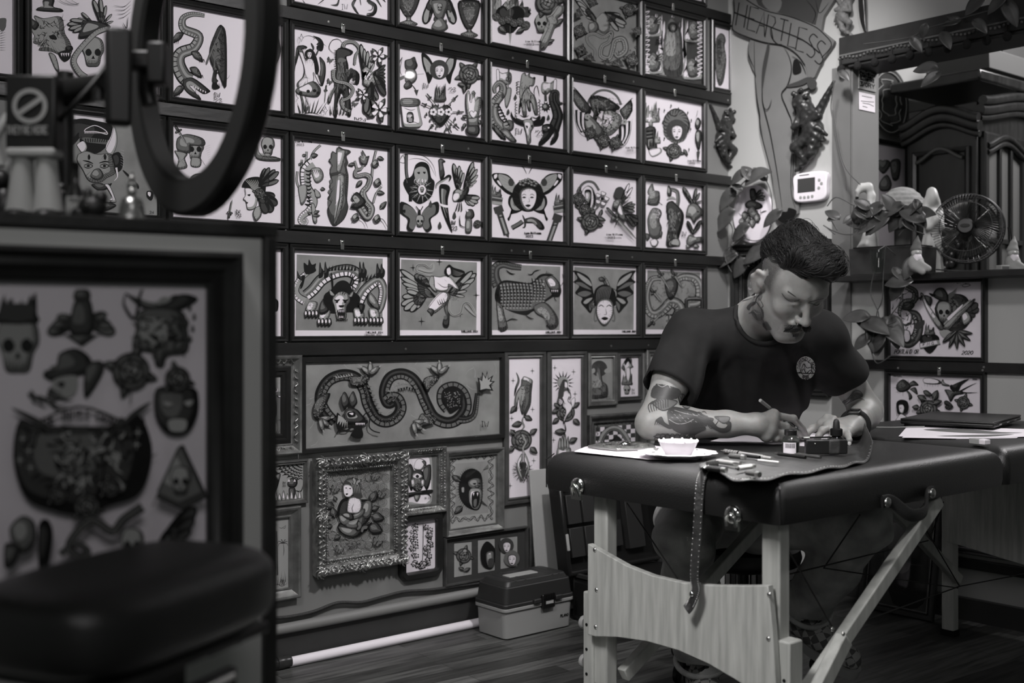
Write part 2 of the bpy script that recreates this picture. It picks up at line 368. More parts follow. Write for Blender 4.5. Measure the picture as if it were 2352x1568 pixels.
        for e in(-1,1):s.S([(x+e*r*.12,y-r*.16),(x+e*r*.3,y-r*.24),(x+e*r*.46,y-r*.12)],4);s.F([(x+e*r*.14,y),(x+e*r*.28,y-r*.07),(x+e*r*.43,y),(x+e*r*.28,y+r*.05)],1)
        s.S([(x+r*.06,y),(x+r*.1,y+r*.3),(x-r*.06,y+r*.32)],2.5);s.F([(x-r*.2,y+r*.58),(x,y+r*.5),(x+r*.2,y+r*.58),(x,y+r*.7)],1);return s
    def heart(s,x,y,r,k=2):
        return s.B([(x,y-r*.45),(x+r*.45,y-r*.85),(x+r*.95,y-r*.5),(x+r*.8,y+r*.2),(x,y+r*1.05),(x-r*.8,y+r*.2),(x-r*.95,y-r*.5),(x-r*.45,y-r*.85)],k)
    def drops(s,pts,r=12,k=2):
        for x,y in pts:s.F([(x,y-r*1.5),(x+r*.6,y+r*.2),(x,y+r*.9),(x-r*.6,y+r*.2)],k)
        return s
    def hatch(s,pts,n,L,seed=1,k=1,w=2.5,ang=None):
        r=random.Random(seed);xs=[p[0] for p in pts];ys=[p[1] for p in pts];c=0;t=0
        while c<n and t<n*20:
            t+=1;x,y=r.uniform(min(xs),max(xs)),r.uniform(min(ys),max(ys));ins=False;j=len(pts)-1
            for i in range(len(pts)):
                if(ys[i]>y)!=(ys[j]>y) and x<(xs[j]-xs[i])*(y-ys[i])/(ys[j]-ys[i])+xs[i]:ins=not ins
                j=i
            if ins:a=r.uniform(0,6.28) if ang is None else ang+r.uniform(-.35,.35);l=L*r.uniform(.5,1);s.S([(x,y),(x+l*.5*math.cos(a+.3),y+l*.5*math.sin(a+.3)),(x+l*math.cos(a),y+l*math.sin(a))],w,k,2,2);c+=1
        return s
    def butterfly(s,x,y,r,k=3,a=0):
        ca,sa=math.cos(a),math.sin(a);g=lambda p,q:(x+r*(p*ca-q*sa),y+r*(p*sa+q*ca))
        for e in(-1,1):
            for o,kk in((1,1),(.82,k)):s.F([g(e*.08*o,0),g(e*.35*o,-.55*o),g(e*.95*o,-.85*o),g(e*1.0*o,-.3*o),g(e*.6*o,.05*o),g(e*.65*o,.55*o),g(e*.35*o,.7*o)],kk)
            for q in(-.6,-.35,.4):s.S([g(e*.1,0),g(e*.75,q)],2.5)
        s.F([g(-.07,-.35),g(.07,-.35),g(.06,.4),g(-.06,.4)],1);return s
    def text(s,str_,x,y,h,w=None,k=1,lw=3,slant=0,sk=0,gap=.25,rot=0,n=0):
        w=w or h*.6;c,e=math.cos(rot),math.sin(rot)
        for ch in str_:
            adv=.45 if ch in "I1'.," else 1
            for st in GLYPH.get(ch,[]):
                s.S([((x+(px*w*(adv if ch in 'I1' else 1)+(1-py)*h*slant)*c-py*h*e),(y+(px*w+(1-py)*h*slant)*e+py*h*c+px*w*sk)) for px,py in st],lw,k,0,n)
            d=w*(adv+gap);x+=d*c;y+=d*(e+sk)
        return s
G_="A:0,1 .5,0 1,1;.2,.6 .8,.6|B:0,0 0,1 .8,.95 .95,.75 .7,.5 0,.5;0,0 .75,.05 .85,.25 .7,.5|C:1,.15 .5,0 .1,.25 0,.6 .3,1 1,.85|D:0,0 0,1 .6,.95 1,.5 .6,.05 0,0|E:1,0 0,0 0,1 1,1;0,.5 .7,.5|F:1,0 0,0 0,1;0,.5 .7,.5|G:1,.15 .4,0 0,.5 .4,1 1,.85 1,.55 .6,.55|H:0,0 0,1;1,0 1,1;0,.5 1,.5|I:.5,0 .5,1;0,0 1,0;0,1 1,1|J:1,0 .9,.8 .5,1 0,.8|K:0,0 0,1;1,0 0,.5 1,1|L:0,0 0,1 1,1|M:0,1 0,0 .5,.6 1,0 1,1|N:0,1 0,0 1,1 1,0|O:.5,0 0,.3 0,.7 .5,1 1,.7 1,.3 .5,0|P:0,1 0,0 .8,.05 .95,.3 .7,.5 0,.5|Q:.5,0 0,.5 .5,1 1,.5 .5,0;.6,.7 1,1|R:0,1 0,0 .8,.05 .95,.25 .7,.5 0,.5;.5,.5 1,1|S:1,.1 .4,0 .05,.25 .5,.5 .95,.75 .6,1 0,.9|T:0,0 1,0;.5,0 .5,1|U:0,0 0,.7 .5,1 1,.7 1,0|V:0,0 .5,1 1,0|W:0,0 .25,1 .5,.35 .75,1 1,0|X:0,0 1,1;1,0 0,1|Y:0,0 .5,.5 1,0;.5,.5 .5,1|Z:0,0 1,0 0,1 1,1|0:.5,0 0,.3 0,.7 .5,1 1,.7 1,.3 .5,0|1:.1,.2 .5,0 .5,1|2:0,.2 .5,0 1,.25 0,1 1,1|3:0,.1 .7,0 .9,.25 .4,.5 1,.75 .6,1 0,.9|4:.8,1 .8,0 0,.7 1,.7|5:1,0 .1,0 0,.45 .7,.4 1,.7 .6,1 0,.9|6:.8,0 .1,.5 .1,.9 .6,1 .95,.75 .6,.5 .1,.65|7:0,0 1,0 .4,1|8:.5,.5 .1,.25 .5,0 .9,.25 .5,.5 0,.75 .5,1 1,.75 .5,.5|9:.9,.35 .5,.5 .1,.25 .5,0 .9,.3 .7,1|':.5,0 .4,.3|.:.4,.95 .5,1|-:.1,.5 .9,.5|!:.5,0 .5,.7;.5,.95 .5,1|i:.5,.35 .5,1;.5,.1 .5,.15|l:.5,0 .5,1|a:.9,.4 .2,.4 .1,.9 .8,.95 .9,.4 1,1|m:0,1 0,.4 .3,.4 .45,1;.45,.6 .7,.4 .95,.5 .95,1|s:.9,.4 .2,.45 .2,.65 .9,.75 .8,1 .1,.95|n:.1,1 .1,.4;.1,.55 .6,.4 .9,.6 .9,1|p:.1,.4 .1,1.3;.1,.5 .7,.4 .9,.7 .6,1 .1,.9|t:.5,.1 .5,1 .8,1;.2,.4 .8,.4|q:0,0 0,0"
GLYPH={}
for e_ in G_.split('|'):
    GLYPH[e_[0]]=[[tuple(float(z) for z in p.split(',')) for p in st.split()] for st in e_[2:].split(';')]
def sheet(key,crop,paper=0,wash=None):
    """the drawing surface of a registered frame"""
    t,T,a,b=SHEETS[key];return Art(T,a,b,crop,paper)
def finish(key,art):
    t=SHEETS[key][0];mesh('print',art.mb,[m_paper,m_K,m_D,m_G,m_L,m_W,m_wash],t,smooth=0)
GRID={}
NAMES={(-1,4):'top corner frame cut by the picture edge, above the flame saint sheet',
 (0,-1):'',(0,0):'framed crab and moon flash sheet in the top row',(0,1):'framed flash sheet of three ornate chalice vases',(0,2):'framed flash of flaming heart with roses beside skull and cross',
 (0,3):'framed dense flash of eagle fighting coiled snake among roses',(0,4):'framed dark flash of saint in a ring of white flames',
 (1,-3):'frame cut off at the left picture edge with one claw showing',(1,-2):'framed flash of wolf head on dagger and bird on skull',(1,-1):'framed alligator flash sheet seen through the ring light',(1,0):'framed flash of winged nude, horse with snake and swan',(1,1):'framed flash of devil, butterfly face and heart of swords, lamp glare on its glass',
 (1,2):'framed flash of tiger, bull, panther and horned skull',(1,3):'framed flash of horse heads ringed by two flags',(1,4):'framed flash of burning fist, curly haired face and thin dagger',
 (2,-2):'framed print of horned woman face behind the counter figurines',(2,-1):'framed flash of knifed skull and butterfly winged profile beside the ring light',(2,0):'framed flash of climbing tiger, flaming sword and dragon',(2,1):'framed flash of hooded reaper, curved dagger, eagle and skull moth',
 (2,2):'framed flash of butterfly winged woman between two torches',(2,3):'framed flash of hooded lady with roses and bird on dagger',(2,4):'framed flash of five small animals and a snake in the end column',
 (3,-1):'frame half hidden behind the counter edge, bat wing showing',(3,0):'framed grey wash painting of crouching horned dragon facing front',(3,1):'framed grey wash painting of woman riding an eagle',(3,2):'framed grey wash painting of striding shaggy tiger',
 (3,3):'framed grey wash painting of bat winged woman with snake',(3,4):'framed grey wash painting of coiled serpent and sword behind water bottle'}
for(r,c),lab in NAMES.items():
    if not lab:continue
    x=X0+(c+.5)*FW_;zc=ROWT[r]-FH_/2;T=TA(x,zc,.001)
    t,a,b=picture('framed_picture',lab,T,FW_-.006,FH_,PROF_GRID,m_frameb,.018,group='black frames in rows on the rails')
    SHEETS[(r,c)]=(t,T,a,b)
# horizontal rails that carry the rows
RAILS=[(ROWT[-1]-FH_-.003,ROWT[0]+.003,'topmost black picture rail, cut by the picture top'),(ROWT[0]-FH_-.003,ROWT[1]+.003,'black picture rail under the chalice and eagle sheets'),(ROWT[1]-FH_-.003,ROWT[2]+.003,'black picture rail under the swan and bull sheets'),
         (ROWT[2]-FH_-.003,ROWT[3]+.003,'black picture rail above the grey wash paintings'),(ROWT[3]-FH_-.003,ROWT[3]-FH_-.044,'lowest black picture rail, above the ornate silver frames')]
CLIPS={0:[1545],1:[787,1012,1210,1388,1549],2:[787,1015,1215,1391,1552],3:[785,1015,1217,1393,1550]}
SCREWS=[[],[755,1178,1455,1672],[755,1076,1415],[756,1175,1204,1452],[932,1404,1490]]
m_rail=M('black_rail_wood',.014,.4,var=.35,scale=18,bump=.2,stretch=(.3,1,1))
cl=MB();cl.box((0,0,.002),(.016,.034,.003));cl.ball((0,.007,.005),(.006,.006,.004),10,6)
clipn=0
for i,(za,zb,lab) in enumerate(RAILS):
    z0,z1=min(za,zb),max(za,zb);xe=XB-.004 if i<4 else XB-.3
    zc=(z0+z1)/2;x0=-.4
    rt=mesh('picture_rail_board',MB(TA((x0+xe)/2,zc,.0)).box((0,0,.0105),(xe-x0,z1-z0,.021)),m_rail,bev=.0015,label=lab,cat='rail',org=(x0,YA,zc),group='black wall rails')
    for u in SCREWS[i]:
        p=onA(u,500,.021);mesh('screw',MB(TA(p.x,zc-.005,.021)).lathe([(.0045,0),(.004,.001),(.002,.0014)],10),m_metal,rt)
    for u in CLIPS.get(i,[]):
        p=onA(u,500,.021)
        c=min((k for k in NAMES if k[0]==i),key=lambda k:abs(X0+(k[1]+.5)*FW_-p.x))
        what=NAMES[c].replace('framed ','').replace('flash of ','').replace('flash sheet of ','').replace('grey wash painting of ','').split(',')[0]
        T=TA(p.x,z0+.006,.0235);t=thing('frame_clip','small steel turn clip over '+' '.join(what.split()[:9]),'clip',T.translation,'steel frame clips')
        g=MB(T);g.box((0,-.004,.001),(.013,.03,.002));mesh('plate',g,m_metal,t,bev=.0008)
        mesh('screw_head',MB(T).ball((0,.006,.002),(.0055,.0055,.004),12,8),m_chrome,t)
# ---------------- the lower gallery of odd frames, and the frames on the right wall ----------------
def pxframe(key,label,on,uL,uR,vT,vB,uV,prof,mat,inset,off=.002,group=None,glass=True,name='framed_picture',smooth=30):
    """corner pixels on a wall -> real frame; vT, vB are read at column uV"""
    p,q=on(uL,800),on(uR,800);zt,zb=on(uV,vT).z,on(uV,vB).z;m=(p+q)/2
    T=TA(m.x,(zt+zb)/2,off) if on is onA else TB(m.y,(zt+zb)/2,off)
    wd=abs(q.x-p.x) if on is onA else abs(q.y-p.y)
    t,a,b=picture(name,label,T,wd,zt-zb,prof,mat,inset,glass=glass,group=group,smooth=smooth)
    SHEETS[key]=(t,T,a,b);return t,T,wd,zt-zb
def sc(prof,k,h=1):return[(a*k,b*h) for a,b in prof]
P_FLAT=[(0,0),(0,.016),(.002,.018),(.014,.018),(.016,.014),(.016,0)]
P_STEP=[(0,0),(0,.012),(.004,.016),(.012,.016),(.015,.010),(.022,.013),(.026,.008),(.026,0)]
P_COVE=[(0,0),(0,.024),(.004,.028),(.01,.026),(.02,.014),(.027,.010),(.030,.013),(.034,.012),(.034,0)]
P_ROUND=[(0,0),(0,.012),(.004,.022),(.012,.027),(.02,.027),(.027,.021),(.03,.012),(.03,0)]
m_pewter=M('pewter_frame',.28,.38,.8,var=.3,scale=25,bump=.25)
m_greyfr=M('grey_brown_frame',.055,.42,var=.3,scale=22)
m_gold=M('worn_gilt',.16,.35,.75,var=.4,scale=30,bump=.3)
def beads(T,w,h,ins,z,r,n,mb=None,k=None):
    mb=mb or MB();x,y=w/2-ins,h/2-ins
    for i in range(int(2*x/n)+1):
        for e in(-1,1):mb.ball(T@V((-x+i*n,e*y,z)),r,6,4,k=k)
    for i in range(1,int(2*y/n)):
        for e in(-1,1):mb.ball(T@V((e*x,-y+i*n,z)),r,6,4,k=k)
    return mb
def scroll(T,w,h,ins,z,n,r,seed,mb=None):
    """carved leaf scrolls round the moulding"""
    mb=mb or MB();rr=random.Random(seed);x,y=w/2-ins,h/2-ins;pts=[]
    for i in range(int(2*x/n)+1):pts+=[(-x+i*n,y,0),(-x+i*n,-y,0)]
    for i in range(1,int(2*y/n)):pts+=[(x,-y+i*n,1.57),(-x,-y+i*n,1.57)]
    for px,py,a in pts:
        e=rr.choice((-1,1));c=[T@V((px+n*.9*(math.cos(a)*t-math.sin(a)*e*.3*math.sin(6*t)),py+n*.9*(math.sin(a)*t+math.cos(a)*e*.3*math.sin(6*t)),z+r*.5*math.cos(5*t))) for t in[i/6-.5 for i in range(7)]]
        mb.tube(c,[r*.3,r*.8,r,r*.8,r*.9,r*.6,r*.2],6)
    return mb
t,T,w,h=pxframe('cactus','silver ornate frame with dark inner frame round a cactus picture',onA,548,685,815,1040,685,P_COVE,m_pewter,.034)
mesh('carved_moulding',scroll(T,w,h,.019,.019,.022,.003,3),m_silver,t,smooth=60)
mesh('inner_frame',MB(T).moulding(w-.066,h-.066,sc(P_STEP,1.3,.8)),m_frameb,t)
t,T,w,h=pxframe('dragon','wide plain black frame round a long coiling dragon painting',onA,686,1152,820,1042,686,P_FLAT,m_frameb,.016,off=.004)
pxframe('tallhand','tall narrow frame of hand and rose stem, tallest pair nearer the dragon',onA,1153,1249,807,1161,1153,P_STEP,m_greyfr,.026)
pxframe('tallnude','tall narrow frame of sunrayed woman on a rose, half behind the table end',onA,1252,1343,807,1152,1252,P_STEP,m_greyfr,.026)
pxframe('castle','small pewter frame of castle tower before a round moon',onA,1346,1412.8,810.5,933,1346,sc(P_STEP,.75),m_pewter,.0195)
pxframe('skullgirl','smallest frame, winged woman above flaming skull',onA,1414,1470,811,921,1414,sc(P_STEP,.65),m_greyfr,.017)
pxframe('behindarm','pewter frame mostly hidden behind the seated man sleeve',onA,1480,1600,802,1060,1480,P_STEP,m_pewter,.026)
t,T,w,h=pxframe('rainbow','deep silver frame of arched rainbow over checkered ground',onA,1344,1478,953,1150,1344,P_COVE,m_gold,.034)
mesh('bead_edge',beads(T,w,h,.003,.026,.0022,.0062),m_gold,t,smooth=60)
pxframe('web','thin pewter frame with spider web corner, beside the ornate frames',onA,575,703,1052,1153,703,sc(P_STEP,.55),m_pewter,.0143)
t,T,w,h=pxframe('rosewoman','large ornate silver rococo frame of woman inside a rose',onA,713,916,1052,1318,713,[(0,0),(-.004,.03),(.004,.04),(.014,.043),(.026,.034),(.034,.022),(.04,.024),(.046,.018),(.046,0)],m_silver,.046,off=.01)
g=scroll(T,w,h,.006,.041,.017,.0042,5);scroll(T,w,h,.02,.04,.015,.0038,11,g);scroll(T,w,h,.032,.026,.012,.0026,12,g)
for sx in(-1,0,1):
    for sy in(-1,0,1):
        if sx or sy:
            c=V((sx*(w/2-.012),sy*(h/2-.012),.042));g.ball(T@c,.010 if sx*sy else .007,10,6)
            for i in range(7):
                a=i*.9+math.atan2(sy,sx);q=[T@(c+V((math.cos(a+.4*s_)*.003*s_*1.6,math.sin(a+.4*s_)*.003*s_*1.6,.002*math.sin(s_)))) for s_ in range(6)];g.tube(q,[.004,.004,.0036,.003,.0022,.001],6)
mesh('carved_moulding',g,m_silver,t,smooth=60)
mesh('bead_edge',beads(T,w,h,.041,.026,.0028,.0085),m_silver,t,smooth=60)
t,T,w,h=pxframe('eagle','silver patterned frame of eagle with an eye on its chest',onA,917,1016,1031,1185,917,[(a*.85,b) for a,b in P_COVE],m_silver,.029)
mesh('carved_moulding',scroll(T,w,h,.017,.016,.009,.002,9,scroll(T,w,h,.008,.024,.011,.0024,8)),m_silver,t,smooth=60)
pxframe('gorilla','pewter frame of roaring gorilla inside a barbed border',onA,1016,1148,1037,1232,1016,sc(P_COVE,.72),m_pewter,.0245)
pxframe('island','pewter frame of palm island and door, low beside the counter edge',onA,555,682,1159,1368,682,P_COVE,m_pewter,.034)
# rounded black frame
key='ubloom';p,q=onA(913,800),onA(1011,800);zt,zb=onA(913,1184.6).z,onA(913,1335).z;w,h=q.x-p.x,zt-zb;T=TA((p.x+q.x)/2,(zt+zb)/2,.002)
t=thing('framed_picture','black frame with rounded corners round a flowering letter U','picture',T@V((0,-h/2,0)));g=MB(T);rings=[]
for ins,z,rad in((0,0,.03),(0,.012,.03),(.006,.022,.026),(.02,.022,.014),(.026,.012,.006),(.026,0,.006)):
    c=[]
    for sx,sy,a0 in((1,1,0),(-1,1,90),(-1,-1,180),(1,-1,270)):
        for i in range(6):a=math.radians(a0+i*18);c.append(V((sx*(w/2-ins-rad)+rad*math.cos(a),sy*(h/2-ins-rad)+rad*math.sin(a),z)))
    rings.append(c)
N=24;g.add([v for c in rings for v in c],[(i*N+j,i*N+(j+1)%N,(i+1)*N+(j+1)%N,(i+1)*N+j) for i in range(5) for j in range(N)])
mesh('moulding',g,m_frameb,t,smooth=50);a,b=w/2-.024,h/2-.024
mesh('glass',MB(T).add([(-a,-b,.0085),(a,-b,.0085),(a,b,.0085),(-a,b,.0085)],[(0,1,2,3)]),m_glass,t,smooth=0);SHEETS[key]=(t,T,a,b)
# triple window frame: black mount with three openings
t,T,w,h=pxframe('triple','dark frame with three windows of rose, gorilla and theatre masks',onA,1016,1206,1234,1346,1016,sc(P_FLAT,.4),m_greyfr,.0066,glass=True)
pxframe('hell','small pewter frame of flames and black tree, partly behind the white board',onA,1212,1272,1167,1301,1212,sc(P_STEP,.7),m_pewter,.018)
pxframe('narrow','narrow black frame of hooded feather figure standing on a rail end',onA,1629,1680,46,212,1629,P_STEP,m_frameb,.026,off=.003)
pxframe('porter','black framed flash of skull with long legs and burning heart under the ledge',onB,2038,2270,641,828,2100,PROF_GRID,m_frameb,.018)
pxframe('swallow','black framed flash of swallow, roses and claw, low edge behind the laptop',onB,2038,2268,850,1042,2100,PROF_GRID,m_frameb,.018)
t,T,w,h=pxframe('portrait','dark carved frame round a shadowy portrait behind the man head',onB,1688,1911,563,900,1700,[(0,0),(0,.03),(.006,.034),(.016,.022),(.022,.026),(.032,.014),(.042,.02),(.05,.012),(.05,0)],m_frameb,.05)
mesh('gilt_edge',beads(T,w,h,.044,.021,.003,.009),m_gold,t,smooth=60)
pxframe('lowpeony','black framed peony print near the floor behind the table end',onB,2175,2500,1085,1282,2300,PROF_GRID,m_frameb,.018)
RB=[]
for(va,vb,lab) in((824.5,845.5,'black picture rail on the right wall between the two flash frames'),(1279,1302,'black picture rail near the floor under the peony print')):
    za,zb=onB(1962 if va<900 else 2215,va).z,onB(1962 if va<900 else 2215,vb).z;ys=YP
    rt=mesh('picture_rail_board',MB().box((XB-.0105,(ys-1)/2,(za+zb)/2),(.021,ys+1,za-zb)),m_rail,bev=.0015,label=lab,cat='rail',org=(XB,ys,za),group='black wall rails')
    RB.append((rt,(za+zb)/2,za))
for u,v in((1969,833),(2063,845),(2257,850),(2260,843)):p=onB(u,v,.021);mesh('screw',MB(TB(p.y,p.z,.021)).lathe([(.0045,0),(.004,.001),(.002,.0014)],10),m_metal,RB[0][0])
p=onB(2157,850,.024);T=TB(p.y,p.z,.0235);t=thing('frame_clip','small steel turn clip over the swallow sheet on the right wall','clip',T.translation,'steel frame clips')
mesh('plate',MB(T).box((0,-.004,.001),(.013,.03,.002)),m_metal,t,bev=.0008);mesh('screw_head',MB(T).ball((0,.006,.002),(.0055,.0055,.004),12,8),m_chrome,t)
# ---------------- the drawings (original-looking flash, one sheet per frame) ----------------
C4=(600,0,3.734);C5=(1100,0,3.733);C6=(600,400,3.734);C7=(1100,400,3.733);C1=(0,0,3.0156);CB=(0,120,3.92)
D1=(600,790,3.824);D2=(600,1150,3.752);D3=(1140,780,4.612);D4=(1060,1080,3.214);D8=(600,1040,4.355);E1=(1900,400,3.409);E2=(1900,820,4.9)
def iw(a,x,y,h=40,yr="'23",dy=0,dx=75):a.text('IW',x,y,h,h*.75,1,4);a.text(yr,x+dx,y+dy,h,h*.6,1,4)
def name_(a,x,y,yr='2023',s=1):a.text('tian Williams',x,y,17*s,9*s,1,4*s,gap=.1);a.text(yr,x+12,y+24*s,17*s,12*s,1,3*s)
# top row
a=sheet((0,0),C4)
a.S([(350,0),(380,40),(440,58)],9,1).S([(480,40),(520,10),(535,0)],9).S([(500,42),(530,20)],8)
a.F([(590,45),(650,55),(668,0),(655,0),(640,35)],2).text('IW',685,38,45,30,1,4)
for pts in([(790,0),(770,40),(800,100),(840,135),(815,95),(790,50),(810,0)],[(920,0),(980,40),(985,100),(950,140),(895,132),(955,118),(965,60),(900,15)],[(840,0),(850,50),(845,0)],[(980,0),(1025,62),(995,0)],[(1035,0),(1060,22),(1048,0)]):a.B(pts,2,o=3)
finish((0,0),a)
a=sheet((0,1),C4)
def vase(a,x,top,w,neck,base,k=2):
    a.B([(x-w,top),(x+w,top),(x+w*.95,(top+neck)/2),(x+w*.3,neck),(x-w*.3,neck),(x-w*.95,(top+neck)/2)],k,d=(0,0))
    a.hatch([(x-w*.8,top),(x+w*.8,top),(x+w*.3,neck-20),(x-w*.3,neck-20)],26,40,int(x),4,4);a.hatch([(x-w*.8,top),(x+w*.8,top),(x+w*.3,neck-20),(x-w*.3,neck-20)],26,35,int(x)+1,1,4)
    a.B([(x-w*.2,neck),(x+w*.2,neck),(x+w*.25,base-40),(x+w*.88,base-5),(x,base+18),(x-w*.88,base-15),(x-w*.25,base-40)],3,d=(0,0))
    for i in range(-3,4):a.S([(x+i*w*.06,base-40),(x+i*w*.24,base+2)],4,1,0)
vase(a,1258,-60,88,145,215);vase(a,1775,10,85,250,312)
for e in(-1,1):a.wing(1520+e*60,-20,[(1520+e*(90+i*12),150+20*i-e*0) for i in range(4)],.2,4)
a.B([(1450,10),(1590,10),(1570,110),(1545,170),(1500,170),(1470,110)],3,4);a.B([(1500,165),(1550,165),(1590,245),(1520,275),(1450,240)],3)
a.skull(1520,65,30);a.drops([(1430,70),(1438,140),(1478,165),(1610,100),(1605,170),(1572,190)],16)
finish((0,1),a)
a=sheet((0,2),C5)
a.flame(255,150,330,220,3,7);a.heart(262,160,125,1);a.S([(262,20),(262,380)],10,3,2);a.poly([(250,290),(275,290),(262,395)],4)
for i in range(6):a.rose(145+i*48,150+22*(i%2)+i*10,34,3,0)
a.leaf(150,230,220,290,.3);a.leaf(370,250,300,285,.3);a.drops([(415,95)],14)
a.skull(515,205,75,4);a.rose(560,30,95,3,3,2.0);a.B([(555,160),(600,140),(660,60),(700,70),(690,120),(640,160),(655,220),(620,250),(560,400),(520,420),(500,380),(570,230)],4)
a.leaf(640,215,690,170,.35);a.leaf(520,400,500,430,.4);a.leaf(560,370,615,350,.3);a.hatch([(540,160),(640,140),(600,280),(530,390)],30,30,3);name_(a,362,355,'2023',1.1);finish((0,2),a)
a=sheet((0,3),C5,6)
a.wing(1010,190,[(835-15*i+40*i,10+i*45) for i in range(-1,5)],.12,4,2);a.wing(1080,110,[(1210,130),(1240,180),(1245,240),(1190,270),(1260,210)],.16,4,2)
a.B([(1000,160),(1060,110),(1110,170),(1110,260),(1060,290),(1010,240)],4);a.B([(940,200),(1000,190),(1020,250),(960,300),(930,250)],3,4)
a.snake([(985,490),(985,430),(930,370),(920,310),(980,290),(1060,320),(1130,280),(1110,360),(1050,400),(1040,480),(1110,500),(1140,420),(1160,350),(1230,340),(1250,430),(1190,480),(1165,450)],20,50,3)
for x,y,r in((960,20,36),(1270,90,52),(840,270,48),(850,440,40),(1280,520,50),(1150,560,40),(905,520,38),(800,130,34),(1040,560,34),(1310,280,36)):a.rose(x,y,r,3,4)
for i in range(26):r=random.Random(i);x,y=r.uniform(780,1330),r.uniform(0,600);a.leaf(x,y,x+r.uniform(-30,30),y+r.uniform(-30,30),.35) if abs(x-1050)>180 or y>540 else None
a.text('GRIT',1035,185,20,12,1,3,sk=-.1);finish((0,3),a)
a=sheet((0,4),C5,2)
a.flame(1655,640,230,560,5,9);a.B([(1600,250),(1650,150),(1720,250),(1740,420),(1730,640),(1590,640),(1575,420)],3,4);a.hatch([(1600,220),(1710,220),(1730,630),(1595,620)],70,70,4,1,4,1.5);a.face(1655,240,38,3)
for cx,cy in((1480,200),(1490,520),(1835,250),(1820,570)):
    a.flame(cx,cy+110,150,200,5,6);a.B([(cx-50,cy-20),(cx,cy-70),(cx+50,cy-10),(cx+45,cy+80),(cx-30,cy+90)],3,4);a.hatch([(cx-45,cy-50),(cx+45,cy-50),(cx+40,cy+80),(cx-40,cy+80)],26,40,int(cx),1,4);a.wing(cx+10,cy,[(cx+75,cy-60),(cx+80,cy-30),(cx+70,cy)],.2,4,1)
for i in range(14):a.S([(1405+6*(i%2),110+i*40),(1450,100+i*41),(1420,130+i*41)],12,5,2);a.S([(1905,150+i*36),(1860,165+i*36),(1900,182+i*36)],12,5,2)
a.text('HOLY',1510,330,26,14,1,4);a.text('SPIRIT',1500,362,24,10,1,4);a.text('FAITH',1770,335,22,10,1,3);a.text('2023',1780,362,22,12,1,3);finish((0,4),a)
a=sheet('narrow',C5);a.B([(2030,340),(2060,290),(2095,300),(2110,350),(2100,400),(2115,520),(2090,700),(2050,730),(2025,600),(2020,450)],3,2);a.hatch([(2030,320),(2100,320),(2110,600),(2050,720),(2025,600)],60,40,5,1,4);a.hatch([(2030,320),(2100,320),(2110,600),(2050,720)],40,30,6,4,3);finish('narrow',a)
# row with the swan
a=sheet((1,-3),C1);a.S([(-10,130),(30,140),(35,190),(0,240)],5);a.F([(-20,140),(40,130),(30,200),(0,210)],3);[a.S([(0,220+i*16),(38,205+i*18)],4,1,2) for i in range(9)];finish((1,-3),a)
a=sheet((1,-2),C1)
a.B([(190,120),(260,170),(235,110),(300,130),(420,120),(445,230),(480,290),(495,360),(450,400),(360,360),(265,350),(300,320),(230,300),(240,260),(215,210)],4);a.hatch([(230,150),(420,130),(440,250),(330,330),(250,280)],60,45,1,1,4);a.F([(340,250),(375,245),(390,275),(350,270)],1);a.B([(190,120),(262,165),(240,210),(205,170)],2);a.B([(450,330),(490,320),(500,345),(470,360)],1)
a.F([(400,370),(470,350),(485,400),(440,430)],1);[a.poly([(415+i*16,372),(428+i*16,368),(424+i*16,395)],5) for i in range(4)];a.B([(300,0),(370,0),(365,50),(420,65),(420,85),(260,75),(260,60),(300,50)],2,4);a.B([(335,370),(380,390),(405,490),(380,480)],4)
a.skull(640,360,100,4);a.wing(700,175,[(640,0),(690,-10),(730,40),(770,100),(780,150)],.12,4,2);a.wing(640,170,[(460,170),(470,205),(500,225),(530,130),(480,140),(560,90)],.14,4,2);a.B([(600,150),(700,160),(760,190),(700,230),(560,270),(545,240)],2,4)
a.snake([(740,200),(660,230),(560,330),(505,420),(540,500),(590,540)],30,40,4);[a.S([(780+10*i,40+30*i),(850,50+24*i),(900,10+25*i)],3) for i in range(4)];[a.S([(400+40*i,0),(450+40*i,30),(540,42-10*i)],3) for i in range(3)];a.S([(845,160),(870,200),(880,120)],6);finish((1,-2),a)
a=sheet((1,-1),C1)
a.snake([(1415,110),(1330,100),(1265,130),(1270,200),(1370,250),(1340,330),(1250,370),(1230,440),(1270,530),(1320,560)],24,105,3,4,st=.8)
a.B([(1265,560),(1330,540),(1440,620),(1445,640),(1400,650),(1340,600),(1310,600),(1390,690),(1330,670),(1275,620)],2,4);[a.poly([(1330+i*17,590+i*8),(1340+i*17,598+i*8),(1332+i*17,610+i*8)],5) for i in range(6)]
for x,y,e in((1230,260,-1),(1360,390,1),(1350,500,1),(1235,630,-1)):a.B([(x-40*e,y-30),(x,y-35),(x+30*e,y),(x+40*e,y+40),(x+10*e,y+30),(x-20*e,y+10)],2);[a.S([(x+20*e+i*8,y+20),(x+30*e+i*14-14,y+50)],5,1,2) for i in range(4)];a.hatch([(x-35*e,y-25),(x+20*e,y-25),(x+25*e,y+25)],14,14,x,4,2)
a.B([(1450,330),(1500,200),(1530,180),(1560,260),(1560,600),(1520,540),(1500,480),(1490,570),(1515,610),(1465,610),(1480,500),(1450,420)],2,3);a.hatch([(1460,300),(1550,220),(1560,580),(1480,500)],50,50,9,1,4);a.S([(1530,190),(1440,400),(1425,450)],12,3)
a.snake([(1780,180),(1860,220),(1905,340),(1880,440),(1790,560),(1860,620),(1800,690),(1850,740),(1835,765)],70,12,2,4);iw(a,1475,645,32,'',0);a.text("'23",1470,685,30,20,1,4);finish((1,-1),a)
a=sheet((1,0),C4);a.lw=1.3
